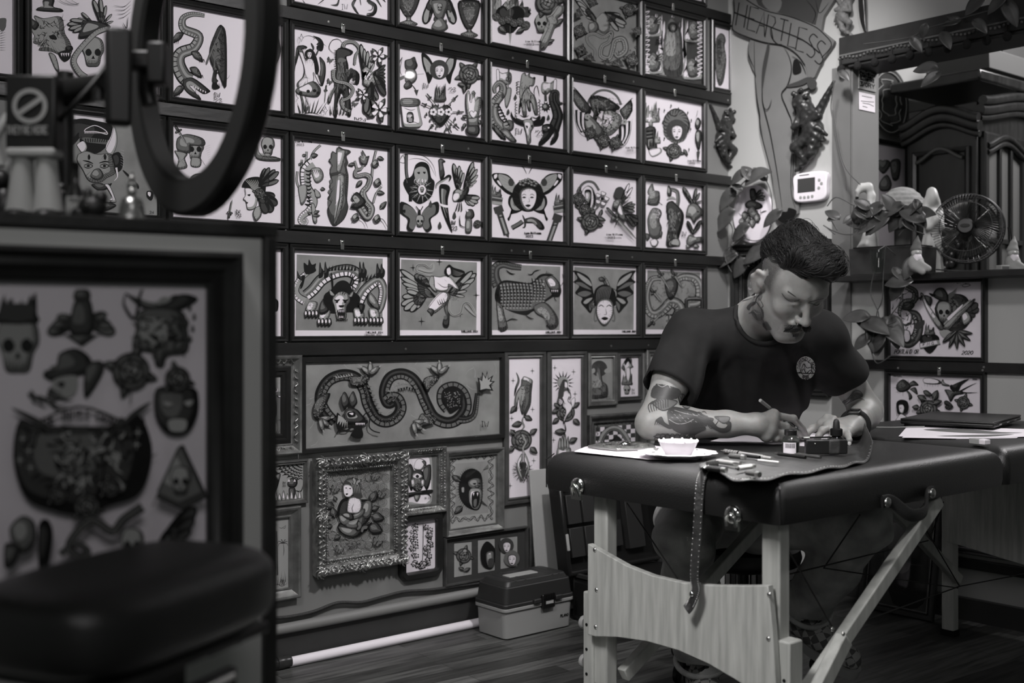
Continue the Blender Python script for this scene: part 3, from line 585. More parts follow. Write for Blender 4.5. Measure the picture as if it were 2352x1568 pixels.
a.B([(440,310),(500,330),(530,380),(515,440),(470,420),(500,380),(470,335)],1);a.S([(345,325),(400,308),(450,325),(440,345)],4);a.S([(465,385),(510,370),(555,400)],4)
a.B([(300,420),(345,390),(390,410),(330,440),(290,560),(275,520),(280,620)],2);a.B([(495,490),(540,540),(545,640),(520,740),(490,700),(505,600)],2)
a.B([(305,420),(345,430),(370,500),(400,480),(440,500),(470,600),(510,730),(490,720),(440,620),(440,700),(350,745),(375,850),(400,920),(375,965),(360,940),(320,790),(300,720),(350,660),(360,590),(340,510)],5,sh=3,d=(.05,0));a.F([(385,440),(420,420),(460,470),(490,600),(460,640),(440,520),(395,490)],1);a.face(405,470,34,5);a.S([(420,370),(440,410),(435,440)],12,2);a.S([(490,410),(465,470),(450,480)],12,2);a.S([(350,500),(400,510)],4)
a.B([(290,770),(350,740),(440,700),(500,760),(490,820),(440,835),(310,810)],3,5);[a.F([(x+16*math.cos(t),y+14*math.sin(t)) for t in range(6)],1) for x,y in((395,785),(450,780),(330,800),(480,800))]
a.dagger(550,735,535,890,9);[a.poly([(320+i*24,975),(335+i*24,970),(300+i*38,880-(i%3)*20)],2) for i in range(8)];a.S([(330,990),(420,965),(515,1000)],4)
a.S([(640,480),(575,420),(600,350),(660,340),(690,380)],4);a.B([(640,430),(690,410),(770,440),(765,470),(720,490),(735,560),(740,650),(780,600),(830,640),(825,720),(800,720),(800,650),(750,690),(740,770),(760,900),(755,1000),(725,980),(715,880),(680,800),(640,900),(635,1010),(615,990),(625,860),(620,700),(640,600),(630,500)],2,3);[a.S([(640,440+i*18),(612,430+i*20)],7,1,2) for i in range(9)];a.hatch([(650,520),(720,520),(720,860),(640,860)],36,60,2,1,5,1.4)
a.snake([(790,560),(800,480),(830,420),(780,365),(710,370),(690,410)],18,34,3,4);a.snake([(610,600),(620,690),(720,720),(775,770),(740,840),(680,870),(700,930),(760,960)],30,24,3,4);a.B([(560,860),(610,760),(640,740),(600,820),(575,890)],3);[a.poly([(580+i*26,985),(595+i*26,985),(575+i*34,900)],2) for i in range(7)]
for x,y in((578,520),(575,705),(788,895)):a.butterfly(x,y,26,3,.4)
a.wing(880,690,[(840,380),(870,420),(900,440),(930,480),(960,540),(985,600)],.1,4,1);a.B([(850,620),(880,580),(920,600),(900,640),(870,680),(860,720),(900,750),(960,740),(985,690),(960,620),(930,640),(900,690),(890,660),(905,610)],4,5);a.hatch([(900,640),(975,640),(970,735),(890,735)],40,16,3,1,4);a.wing(950,640,[(1050,560+i*38) for i in range(8)],.16,2,2);a.wing(930,720,[(880,820),(910,870),(950,880),(985,860),(900,1000),(875,980)],.16,3,1)
for x,y,r in((985,490,55),(850,820,45),(985,950,70)):[a.leaf(x+r*.4*math.cos(t),y+r*.4*math.sin(t),x+1.5*r*math.cos(t),y+1.6*r*math.sin(t),.28) for t in(0,1.3,2.6,4,5.2)];[a.B([(x,y),(x+r*.9*math.cos(t-.35),y+r*.9*math.sin(t-.35)),(x+r*math.cos(t),y+r*math.sin(t)),(x+r*.9*math.cos(t+.35),y+r*.9*math.sin(t+.35))],5,sh=3) for t in(0,1.26,2.5,3.8,5.03)];a.F([(x+r*.2*math.cos(t),y+r*.2*math.sin(t)) for t in range(6)],1)
for x,y in((317,335),(272,850),(523,955)):a.S([(x,y-35),(x+8,y-8),(x+20,y),(x+8,y+8),(x,y+35),(x-8,y+8),(x-20,y),(x-8,y-8),(x,y-35)],3,1,0,0)
a.text('IW24',768,1015,36,24,1,6,sk=.06);finish((1,0),a)
a=sheet((1,1),C4);a.lw=1.3
a.B([(1230,520),(1280,505),(1310,490),(1325,530),(1335,570),(1300,610),(1240,600),(1225,560)],2);a.poly([(1300,520),(1313,488),(1325,530)],2);a.B([(1235,600),(1310,600),(1330,670),(1290,720),(1230,700)],3);a.B([(1215,740),(1260,690),(1290,740),(1240,770)],2);a.S([(1170,660),(1165,600),(1180,540),(1205,490)],10,1);a.S([(1200,650),(1185,600),(1205,495)],6,3);a.S([(1290,730),(1310,760),(1325,780)],8);a.poly([(1305,775),(1345,770),(1328,825)],2);a.S([(1180,680),(1240,650)],22,3,0);a.S([(1320,640),(1390,635)],14,2)
for e in(-1,1):
    cx=1520;a.B([(cx+e*50,560),(cx+e*90,490),(cx+e*148,455),(cx+e*140,560),(cx+e*110,640),(cx+e*90,720),(cx+e*55,650)],1,4);[a.S([(cx+e*60,590),(cx+e*(80+i*18),500+i*35)],4,1) for i in range(4)];a.F([(cx+e*70,560),(cx+e*120,500),(cx+e*115,570),(cx+e*75,640)],4);[a.S([(cx+e*65,585),(cx+e*(118-i*8),520+i*28)],3,1) for i in range(5)]
a.face(1520,610,70,5,2);a.rose(1770,640,82,2,5);a.leaf(1740,740,1672,720,.3);a.leaf(1735,735,1725,800,.3)
iw(a,1370,720,38,"'23",35,215);a.flame(1520,870,90,150,3,5);[a.S([(1485+i*16,870),(1480+i*16,800),(1490+i*14,735+12*(i%2))],4) for i in range(6)]
for x0,y0,x1,y1 in((1405,810,1500,930),(1360,890,1480,940),(1665,825,1560,930),(1715,965,1560,965),(1425,1110,1510,1000),(1610,1140,1540,1000),(1675,1105,1560,1000)):a.dagger(x0,y0,x1,y1,9)
a.heart(1520,985,95,2);[a.poly([(1440+i*25,920+(i%2)*100),(1455+i*25,915+(i%2)*100),(1440+i*27,885+(i%2)*160)],1) for i in range(7)]
for x in(1455,1520,1585):[a.F([(x+22*math.cos(t)+13*math.cos(q),965+22*math.sin(t)+13*math.sin(q)) for q in range(6)],5) for t in(0,1.26,2.5,3.8,5)];a.S([(x+34*math.cos(t),965+34*math.sin(t)) for t in range(7)],3);a.F([(x+6*math.cos(t),965+6*math.sin(t)) for t in range(6)],1)
a.drops([(1395,990),(1435,1030),(1487,1090),(1562,1120),(1605,1075),(1640,1030)],15)
a.B([(1180,850),(1325,855),(1330,920),(1345,1000),(1355,1080),(1280,1095),(1205,1085),(1190,1000),(1180,920)],5,sh=4);a.B([(1180,850),(1325,855),(1325,915),(1180,915)],3);[a.S([(1182,868+i*15),(1322,872+i*15)],3,1,0) for i in range(3)];a.B([(1228,1050),(1228,980),(1255,965),(1280,980),(1282,1055)],2,n=2);a.text('RIP',1234,990,22,12,5,4);[a.S([(1240,1022+i*11),(1272,1026+i*11)],3,5,0) for i in range(3)];a.S([(1200,930),(1260,950),(1300,940)],4);a.S([(1230,1065),(1280,1050),(1335,1070)],4);a.S([(1320,940),(1335,1040)],4)
a.B([(1750,1010),(1735,900),(1740,800),(1760,790),(1765,870),(1780,880),(1785,800),(1805,790),(1810,870),(1840,840),(1860,850),(1855,930),(1840,1010),(1830,1085),(1760,1085)],4,5);a.S([(1745,780),(1735,740),(1750,690)],8);a.B([(1745,1085),(1840,1085),(1845,1150),(1800,1162),(1745,1140)],2);a.S([(1700,1010),(1760,1020),(1850,1000),(1868,970)],9,2);a.leaf(1790,820,1812,800,.4);a.leaf(1740,1010,1700,1000,.4);a.leaf(1840,1030,1855,1075,.3);a.leaf(1725,1060,1708,1110,.3);a.heart(1795,985,34,5);finish((1,1),a)
a=sheet((1,2),C5);a.lw=1.3
def fist(a,x,y,e):a.B([(x-60*e,y-45),(x-20*e,y-20),(x+40*e,y-30),(x+60*e,y),(x+55*e,y+60),(x+20*e,y+80),(x-20*e,y+50),(x-55*e,y+45)],4,5);[a.S([(x+20*e,y-10+i*20),(x+56*e,y-5+i*20)],4) for i in range(4)];a.B([(x-70*e,y-50),(x-48*e,y-48),(x-42*e,y+45),(x-66*e,y+45)],5,sh=3)
fist(a,215,650,1);fist(a,590,735,-1);a.dagger(250,590,235,930,13);a.B([(235,760),(270,760),(262,850),(230,930),(215,850)],4);a.S([(560,650),(560,700)],18,1,0);a.S([(562,780),(566,870)],16,2,0);[a.poly([(566+28*math.cos(t-.25),918+28*math.sin(t-.25)),(566+28*math.cos(t+.25),918+28*math.sin(t+.25)),(566+48*math.cos(t),918+52*math.sin(t))],2) for t in[i*.63 for i in range(10)]];a.B([(566+30*math.cos(t),918+32*math.sin(t)) for t in range(6)],2,4)
a.B([(360,640),(385,625),(400,650),(425,630),(430,660),(470,680),(460,735),(425,740),(430,780),(470,830),(490,900),(495,980),(470,980),(455,900),(430,880),(435,950),(415,945),(400,880),(390,910),(400,990),(370,985),(355,890),(335,900),(335,980),(345,880),(340,780),(350,700)],4,4);a.hatch([(360,690),(420,740),(460,850),(360,870)],22,60,2,1,3,1.5);a.S([(470,840),(465,770),(490,740),(510,830)],5);[a.S([(345-12*(i%2),700+i*22),(310,710+i*22),(335,725+i*22)],4) for i in range(5)];[a.S([(320+j*0,870+i*24),(300,890+i*24),(325,905+i*24)],4) for i in range(5) for j in(0,)];[a.S([(500,850+i*26),(515,870+i*26),(490,885+i*26)],4) for i in range(6)];a.S([(340,985),(380,1005),(420,990)],5);a.S([(440,1000),(480,1015),(510,990)],5);a.F([(455,665),(475,665),(470,690)],1)
a.snake([(130,800),(125,750),(160,715),(195,740),(190,800),(130,880),(110,960),(130,1040),(180,1100),(230,1150)],22,118,3,4,st=.7);a.B([(190,1060),(240,1030),(285,1050),(280,1110),(230,1130),(200,1110)],3,4);a.F([(235,1060),(255,1060),(245,1075)],1);a.B([(170,1120),(230,1110),(280,1170),(310,1210),(290,1225),(240,1190)],3,4);a.B([(110,1060),(160,1110),(220,1195),(190,1190),(130,1130)],2);[a.S([(110+i*14,900+i*26),(150+i*14,890+i*26),(165+i*12,920+i*24)],8) for i in range(8)]
a.snake([(705,885),(680,890),(660,860),(655,800),(625,805),(625,870),(650,930),(665,1000),(640,1080),(620,1130)],16,96,1,2,st=3);a.B([(530,1080),(570,1065),(620,1080),(600,1150),(560,1160),(535,1130)],1,2);a.B([(570,1140),(640,1110),(590,1190),(520,1250),(500,1235),(540,1190)],1,2);a.B([(640,1100),(670,1150),(650,1210),(610,1240),(600,1225),(640,1170)],1,2);[a.S([(528,1095+i*12),(560,1105)],3,5) for i in range(3)];a.F([(575,1095),(590,1092),(585,1105)],5)
a.B([(262,960),(285,1010),(340,1035),(380,1050),(440,1050),(500,1040),(540,1000),(552,1020),(530,1070),(440,1080),(370,1080),(300,1050),(265,1000)],1);a.B([(370,1030),(440,1030),(455,1090),(430,1140),(430,1220),(405,1235),(390,1140),(375,1090)],4,5);a.F([(385,1080),(405,1085),(398,1105)],1);a.F([(430,1080),(445,1075),(440,1105)],1);a.hatch([(385,1120),(435,1120),(425,1220),(405,1220)],14,30,1,1,3,1.5)
a.drops([(190,825),(298,840),(596,830),(236,965),(580,1015)],20);iw(a,295,1105,46,"'23",15,165);finish((1,2),a)
a=sheet((1,3),C5);a.lw=1.2
a.S([(920,940),(940,860),(990,800),(1050,775),(1120,785),(1180,830),(1215,900)],16,1,0);a.S([(920,940),(940,860),(990,800),(1050,775),(1120,785),(1180,830),(1215,900)],9,3,0)
for e,x0,y0,x1,y1 in((1,800,745,960,930),(-1,1310,840,1200,950)):
    a.B([(x0+10*e,y0+20),(x0+75*e,y0+85),(x1,y1),(x1-30*e,y1+60),(x0+60*e,y0+200),(x0,y0+110)],2,3,n=2);a.hatch([(x0+20*e,y0+40),(x0+80*e,y0+110),(x1-30*e,y1+20),(x0+60*e,y0+180),(x0+10*e,y0+100)],60,8,int(x0),4,4);a.S([(x0,y0),(x0+40*e,y0+40),(x1,y1)],8)
    for i in range(6):c=[(x0+(10+i*20)*e,y0+190+i*8),(x0+(20+i*18)*e,y0+290+i*12),(x0+(60+i*20)*e,y0+380+i*10)];a.S(c,20,1 if i%2 else 5,0)
    a.S([(x0+5*e,y0+180),(x0+20*e,y0+300),(x0+60*e,y0+400),(x0+130*e,y0+440)],4)
a.B([(940,840),(1000,820),(1080,840),(1150,880),(1200,930),(1100,960),(1040,950),(1010,1000),(990,1060),(970,1050),(985,980),(960,940)],2,3);a.B([(1060,960),(1130,950),(1210,1000),(1200,1080),(1120,1160),(1060,1140),(1110,1060),(1090,1030),(1050,1120),(1040,1100),(1060,1020)],4,5);a.hatch([(950,840),(1180,880),(1190,1100),(1060,1150),(980,1000)],90,60,3,1,5);a.hatch([(950,840),(1180,880),(1190,1100),(1060,1150),(980,1000)],30,50,4,4,4);[a.poly([(940+i*26,850-(i%2)*10),(966+i*26,850),(948+i*26,812+i*5)],1) for i in range(9)]
a.B([(890,1010),(940,990),(1060,1130),(990,1190),(910,1120)],3)
for x,y,r in((940,1140,44),(1050,1210,52),(1145,1225,48)):a.rose(x,y,r,2,4)
for x,y in((900,1005),(1218,1050)):[a.F([(x+15*math.cos(t)+11*math.cos(q),y+15*math.sin(t)+11*math.sin(q)) for q in range(6)],4) for t in(0,1.26,2.5,3.8,5)];a.F([(x+6*math.cos(t),y+6*math.sin(t)) for t in range(6)],1)
name_(a,1225,1262,'2023',.95);finish((1,3),a)
a=sheet((1,4),C5);a.lw=1.2
a.flame(1475,1050,130,180,4,6);a.B([(1455,955),(1485,955),(1485,1010),(1520,1015),(1520,1050),(1485,1055),(1485,1085),(1450,1085),(1455,1050),(1418,1045),(1418,1010),(1450,1005)],4,5,n=1);a.B([(1420,1100),(1500,1090),(1510,1180),(1520,1290),(1450,1290),(1420,1200)],2,3);[a.S([(1430,1130+i*30),(1490,1120+i*30)],14,1,0) for i in range(3)];a.S([(1440,1260),(1440,1190),(1490,1185),(1490,1255),(1460,1250),(1460,1215)],9,1,0,0);a.S([(1450,1255),(1450,1200),(1480,1195)],5,4,0,0);a.flame(1525,1230,50,130,4,3);a.B([(1450,1290),(1545,1270),(1555,1310),(1480,1345)],5)
a.F([(1685+115*math.cos(t*.52)+8*math.cos(t*3),1080+150*math.sin(t*.52)) for t in range(12)],3);[a.S([(1685+60*math.cos(t),1050+70*math.sin(t)),(1685+105*math.cos(t+.3),1060+125*math.sin(t+.3)),(1685+118*math.cos(t+.8),1085+150*math.sin(t+.8))],7,1) for t in[i*.3 for i in range(21)]];a.face(1688,1130,78,5,2);[a.B([(1650+45*math.cos(t*1.3)+i*0,980+20*math.sin(t*2)) for t in range(5)],3) for i in(0,)];a.rose(1660,1295,62,2,4);a.leaf(1740,1280,1775,1335,.2)
a.drops([(1632,910),(1695,935),(1775,970),(1805,1035),(1575,950),(1562,1050),(1800,1110),(1575,1190),(1785,1285),(1530,940)],10)
a.S([(1860,950),(1850,1000)],24,2,1);a.B([(1860,1010),(1888,1040),(1880,1090),(1855,1110),(1838,1060)],2,4);a.B([(1845,1130),(1885,1120),(1890,1200),(1870,1290),(1840,1200)],2,4);a.S([(1840,1290),(1888,1295)],9);a.poly([(1850,1300),(1880,1300),(1862,1400)],2);a.hatch([(1845,1020),(1885,1020),(1885,1280),(1845,1260)],20,25,3);name_(a,1772,1372,'2023',.9);finish((1,4),a)
# row with the tiger and torches
a=sheet((2,-2),CB,6);a.lw=1.2
a.F([(660,530),(970,570),(970,640),(660,600)],5,0)
a.B([(560,640),(720,600),(860,620),(1000,660),(1010,760),(1000,800),(870,910),(740,860),(730,760),(640,840),(560,760)],1);a.S([(770,690),(850,660),(940,700),(960,740),(860,715),(760,715),(770,690)],6,5,0);[a.S([(760+i*10,720),(760+i*10,732)],4,5,0) for i in range(20)];a.F([(740,770),(850,775),(1000,800),(980,830),(850,820),(760,805)],3);[a.S([(765+i*22,778),(770+i*20,810)],7,1,0) for i in range(10)]
for p in([(700,860),(690,830),(750,800),(780,860),(740,910)],[(945,880),(1000,760),(1025,670),(1050,760),(1040,860),(990,940)]):a.B(p,5,sh=4)
a.B([(700,920),(780,890),(870,920),(1000,920),(1010,1010),(1030,1090),(960,1130),(900,1170),(800,1160),(740,1060),(690,980)],4,4);a.B([(1000,930),(1060,900),(1100,960),(1090,1050),(1040,1080),(1020,1000)],1);[a.S([(1080,880+i*22),(1110,890+i*24)],5,5) for i in range(7)]
for x in(790,935):a.S([(x-50,1000 if x>850 else 975),(x,985),(x+45,990 if x>850 else 1005)],10);a.S([(x-40,1020),(x,1005),(x+40,1025),(x,1045),(x-40,1030)],5,1,0);a.F([(x+14*math.cos(t),1024+12*math.sin(t)) for t in range(6)],1);a.F([(x+6+20*math.cos(t*1.2)*.6,945+25*math.sin(t*1.2)) for t in range(5)],1)
a.B([(840,1060),(890,1050),(925,1110),(880,1150),(810,1120)],3);a.B([(820,1190),(900,1180),(950,1200),(1000,1180),(960,1230),(880,1240)],2);a.B([(935,1190),(980,1200),(1035,1330),(1030,1350),(985,1345),(1010,1320),(965,1230)],5);a.S([(1040,1040),(1050,1120),(1020,1160)],16,5,2);[a.S([(1100+i*24,1060+i*26),(1180+i*24,1140+i*26),(1240,1200+i*16)],14,1) for i in range(3)];a.B([(1320,1250),(1370,1260),(1360,1330),(1320,1300)],1,5);a.leaf(880,1390,1040,1380,.25);a.S([(860,1310),(920,1340),(960,1290)],5);a.text('24',1340,1430,24,16,1,4);finish((2,-2),a)
a=sheet((2,-1),C1);a.lw=1.2
a.skull(1350,1030,78,4);a.B([(1225,960),(1290,930),(1400,960),(1410,1010),(1320,1010),(1310,1060),(1225,1040)],3);a.dagger(1212,875,1290,1000,16);a.B([(1325,1090),(1385,1100),(1380,1155),(1320,1150)],4);a.S([(1380,1090),(1420,1150)],10,2);a.B([(1205,1045),(1290,1065),(1275,1100),(1290,1160),(1220,1170),(1235,1110)],4);a.S([(1205,1050),(1290,1165)],5);[a.S([(1415+4*i,1020+i*14),(1450,1005+i*16)],3) for i in range(8)]
a.S([(1312,1255),(1340,1225),(1385,1215),(1430,1225)],26,3,0);a.S([(1312,1240),(1345,1210),(1390,1205)],4)
a.skull(1850,1015,62,4);a.B([(1770,970),(1760,1070),(1800,1110),(1930,1115),(1925,1095),(1820,1085),(1785,1050)],3)
a.F([(1670,1290),(1700,1240),(1780,1225),(1830,1260),(1830,1340),(1790,1400),(1760,1340),(1740,1310),(1690,1300)],1);[a.S([(1690+i*14,1245),(1730+i*10,1290),(1780+i*5,1370)],5,4) for i in range(7)];a.B([(1690,1305),(1740,1310),(1775,1370),(1760,1440),(1710,1450),(1700,1400),(1680,1380),(1695,1350)],5,sh=4);a.F([(1705,1350),(1728,1345),(1722,1360)],1);a.F([(1694,1400),(1712,1402),(1704,1412)],1)
a.wing(1790,1290,[(1830,1165),(1860,1160),(1900,1175),(1925,1190),(1925,1250)],.16,3,1);a.wing(1800,1340,[(1900,1360),(1915,1420),(1880,1470),(1840,1480)],.28,2,2);a.rose(1790,1340,34,3,2);a.B([(1760,1440),(1790,1430),(1800,1490),(1765,1530),(1745,1480)],4)
a.dagger(1575,1510,1600,1380,12);a.text('IW',1625,1455,22,16,1,4);a.text("'23",1622,1482,22,13,1,4);finish((2,-1),a)
a=sheet((2,0),C4);a.lw=1.3
name_(a,285,1205,'2023',1.15)
for q in([(385,1300),(375,1420),(355,1560)],[(505,1245),(440,1310),(400,1420)],[(345,1370),(335,1470)],[(305,1470),(300,1560),(330,1640),(345,1750)]):a.S(q,16,1,0);a.S(q,9,4,0)
for q in((330,1400,318,1425),(345,1340,380,1330),(420,1340,480,1330),(330,1390,345,1410)):a.leaf(*q,.4)
a.snake([(440,1400),(400,1430),(370,1480),(380,1600),(430,1680),(440,1750),(400,1810),(350,1850),(330,1890),(360,1920),(385,1900),(370,1870)],100,20,4,5,st=.8);a.B([(420,1450),(490,1440),(525,1490),(520,1540),(480,1570),(450,1550)],4,5);[a.S([(430+i*16,1460),(450+i*14,1500)],6,1,2) for i in range(5)];a.S([(500,1530),(545,1545)],3);a.S([(500,1520),(550,1520)],3);[a.S([(365+8*(i%3),1460+i*32),(400,1470+i*32),(425,1455+i*32)],11) for i in range(10)]
a.B([(310,1600),(380,1590),(380,1700),(340,1760),(320,1680)],4);a.B([(450,1620),(490,1650),(500,1690),(460,1690)],4);a.leaf(500,1620,540,1625,.4);a.B([(420,1750),(450,1760),(470,1900),(440,1900)],4);a.leaf(440,1830,490,1810,.3);a.leaf(430,1850,495,1850,.2);a.leaf(420,1840,390,1820,.3);[a.S([(270+i*30,1690+i*60),(330+i*30,1670+i*70)],4) for i in range(3)]
# flame blade
L=[(600,1420),(570,1380),(590,1360),(600,1300),(640,1320),(650,1260),(690,1280),(740,1290),(755,1310),(720,1340),(735,1400),(720,1430),(735,1500),(735,1560),(730,1640),(725,1720),(735,1780),(715,1850),(680,1900),(612,1935),(570,1860),(560,1790),(590,1740),(560,1700),(590,1650),(575,1590),(600,1560),(580,1480)]
a.B(L,3,3,n=3);a.B([(640,1300),(690,1290),(710,1310),(670,1470),(640,1480)],4,5);[a.S([(642,1390+i*20),(672,1380+i*20)],4,1) for i in range(5)];a.S([(590,1500),(650,1490),(710,1510)],22,2,0);a.B([(645,1510),(700,1510),(695,1640),(680,1780),(612,1930),(625,1750)],4,5);a.S([(665,1520),(660,1700),(618,1900)],7);[a.S([(680-i*3,1560+i*50),(690-i*3,1580+i*50),(675-i*4,1595+i*50)],4) for i in range(5)]
for q in([(790,1380),(810,1450)],[(975,1290),(950,1400),(935,1560)],[(1020,1600),(975,1660),(950,1740)]):a.S(q,14,1,0);a.S(q,8,4,0)
a.leaf(790,1410,735,1415,.3);a.leaf(985,1350,1040,1370,.3);a.leaf(980,1650,1045,1660,.3);a.leaf(850,1550,805,1605,.3);a.leaf(1010,1790,1060,1730,.3)
a.snake([(870,1410),(840,1450),(800,1460),(800,1510),(880,1500),(920,1530),(900,1600),(860,1650),(880,1720),(930,1790),(900,1860),(850,1800),(820,1740),(780,1740)],18,74,3,4,st=.8);a.B([(840,1400),(830,1340),(860,1360),(850,1290),(890,1350),(910,1340),(895,1400),(880,1420)],3);a.B([(760,1700),(800,1650),(850,1690),(880,1740),(820,1790),(750,1780),(790,1750)],2,4);a.hatch([(760,1680),(850,1680),(850,1780),(760,1780)],36,24,5);[a.S([(780+i*14,1680),(770+i*14,1650)],6,1,2) for i in range(5)]
for x,y in((970,1400),(990,1560),(985,1870),(800,1860)):a.B([(x-40,y),(x,y-30),(x+20,y+20),(x-20,y+40)],3);[a.S([(x+5,y),(x+34-i*22,y+38)],6,1,2) for i in range(4)]
a.S([(750,1920),(800,1870),(860,1890),(895,1960)],5);a.S([(960,1900),(1020,1880),(1072,1965)],5);finish((2,0),a)
a=sheet((2,1),C4);a.lw=1.3
a.S([(1240,1320),(1240,1480),(1270,1640),(1275,1730)],22,1,0);a.S([(1240,1330),(1242,1480),(1270,1640)],10,3,0);a.S([(1180,1380),(1210,1330),(1300,1325),(1400,1345),(1470,1420),(1495,1520)],5);a.S([(1260,1370),(1330,1360),(1420,1390),(1490,1510)],4);a.B([(1175,1385),(1215,1335),(1225,1400)],5)
a.B([(1290,1520),(1330,1410),(1380,1390),(1430,1420),(1450,1520),(1480,1560),(1470,1640),(1440,1700),(1360,1750),(1300,1720),(1240,1640),(1215,1560)],1,1);a.F([(1310,1460),(1360,1430),(1410,1450),(1425,1530),(1400,1570),(1340,1575),(1315,1530)],4);a.hatch([(1310,1530),(1420,1530),(1400,1600),(1340,1600)],26,40,2,5,5,1.5);a.F([(1330,1480),(1355,1475),(1350,1495)],1);a.F([(1380,1475),(1405,1475),(1395,1493)],1);a.hatch([(1240,1560),(1450,1560),(1430,1700),(1300,1700)],34,50,3,3,5)
a.F([(1372+36*math.cos(t),1628+45*math.sin(t)) for t in range(6)],5);a.S([(1372+36*math.cos(t),1628+45*math.sin(t)) for t in range(7)],4);a.skull(1372,1628,22);[a.S([(1372+45*math.cos(t),1630+52*math.sin(t)),(1372+110*math.cos(t),1640+105*math.sin(t))],7,4,2) for t in[i*.5 for i in range(12)]]
a.B([(1510,1380),(1530,1360),(1560,1375),(1570,1390),(1550,1400),(1565,1500),(1530,1540),(1515,1400)],2,3);a.S([(1490,1620),(1500,1580),(1560,1540),(1600,1510),(1615,1525),(1600,1560)],20,1);a.S([(1490,1615),(1505,1580),(1560,1548),(1605,1520)],11,4);a.B([(1520,1600),(1560,1580),(1610,1610),(1590,1720),(1600,1850),(1628,1995),(1570,1880),(1530,1750)],1,3);a.S([(1545,1620),(1545,1740),(1580,1870)],14,4,2);a.S([(1490,1725),(1540,1760),(1600,1770),(1620,1740)],16,5)
a.wing(1680,1640,[(1640,1400),(1665,1440),(1690,1420),(1710,1460),(1730,1480)],.12,4,2);a.wing(1730,1620,[(1810,1385),(1820,1430),(1845,1450),(1850,1500),(1840,1550),(1810,1590)],.12,4,2);a.B([(1635,1650),(1680,1620),(1730,1640),(1760,1600),(1770,1640),(1720,1720),(1650,1720)],2,4);a.B([(1630,1700),(1645,1660),(1690,1660),(1690,1700),(1650,1730)],5,sh=4);a.S([(1630,1700),(1640,1725)],12);a.wing(1730,1680,[(1780,1760),(1820,1765),(1850,1740),(1865,1700)],.2,4,1);[a.S([(1680+i*12,1730),(1660+i*24,1800),(1650+i*26,1815)],9,2) for i in range(3)]
a.butterfly(1345,1870,165,3);a.skull(1350,1895,48,4);[a.S([(1330+e*10+20,1800),(1345+e*30,1770)],6,1,0) for e in(-1,1)];a.F([(1200,1805),(1225,1800),(1220,1830)],1)
a.drops([(1440,1760),(1520,1940),(1645,1855)],26);a.text('IW',1618,1895,32,20,1,5);a.text("'23",1615,1942,32,18,1,5)
a.B([(1740,1850),(1760,1800),(1800,1800),(1815,1850),(1790,1880),(1750,1880)],2);a.poly([(1750,1820),(1745,1795),(1768,1808)],5);a.B([(1745,1880),(1790,1880),(1790,1980),(1760,2000),(1740,1980)],3);a.S([(1690,1850),(1695,1930),(1740,1950)],7);a.rose(1840,1920,30,2,1);a.S([(1790,1940),(1830,1930)],8);finish((2,1),a)
a=sheet((2,2),C7);a.lw=1.3
for e in(-1,1):
    X=lambda x:413+e*(413-x) if e>0 else x
    a.F([(X(310),90),(X(250),10),(X(170),-10),(X(110),0),(X(125),60),(X(180),120),(X(240),170),(X(310),180)],1);a.F([(X(310),90),(X(250),25),(X(185),0),(X(160),10),(X(180),70),(X(230),130),(X(310),165)],4);[a.S([(X(310),110),(X(175+i*16),5+i*40)],4,1) for i in range(5)];a.F([(X(272)+26*math.cos(t),70+34*math.sin(t)) for t in range(6)],2);a.F([(X(125),10),(X(150),0),(X(150),25),(X(130),40)],5);a.F([(X(150),60),(X(165),55),(X(190),95),(X(175),95)],5)
    a.F([(X(310),190),(X(260),185),(X(245),250),(X(275),320),(X(255),400),(X(240),380),(X(275),345),(X(330),330),(X(375),290)],1);a.F([(X(310),200),(X(275),205),(X(265),250),(X(285),300),(X(330),310),(X(360),290)],4);[a.S([(X(330),215),(X(270+i*22),240+i*25)],4) for i in range(4)];a.F([(X(305)+15*math.cos(t),250+26*math.sin(t)) for t in range(6)],3)
    a.S([(X(405),0),(X(380),-50),(X(340),-100)],6)
a.face(415,200,118,5,1);[a.B([(x+22*math.cos(t)+16*math.cos(q),y+18*math.sin(t)+13*math.sin(q)) for q in range(5)],3,4,o=2) for x,y in((370,75),(415,60),(465,80)) for t in(0,1.26,2.5,3.8,5)]
for x,y,e in((150,200,1),(675,270,-1)):
    a.flame(x-10*e,y,90,115,3,4);a.S([(x-45,y+15-10*e),(x+45,y+15+10*e)],34,2,0);a.S([(x-48,y+5-8*e),(x+48,y+5+8*e)],8,4,0);a.S([(x-40,y+48-6*e),(x+42,y+48+6*e)],20,4,0);a.S([(x+2*e,y+75),(x+20*e,y+130)],60,2,0,0);a.S([(x+20*e,y+130),(x+80*e,y+320)],40,2,0,0);a.S([(x+25*e,y+150),(x+78*e,y+310)],14,4,0,0);a.S([(x+36*e-18,y+170),(x+36*e+20,y+165)],8,1,0);a.poly([(x+68*e,y+320),(x+100*e,y+310),(x+98*e,y+352)],2)
a.S([(275,460),(330,430),(365,405)],30,1,0);a.S([(275,458),(330,428),(362,406)],18,3,0);a.S([(365,350),(385,400),(385,450),(365,455)],12,2);a.B([(385,385),(450,370),(520,405),(552,465),(510,470),(470,420),(390,415)],2,4);name_(a,378,495,'2023',1.15);finish((2,2),a)
a=sheet((2,3),C7);a.lw=1.3
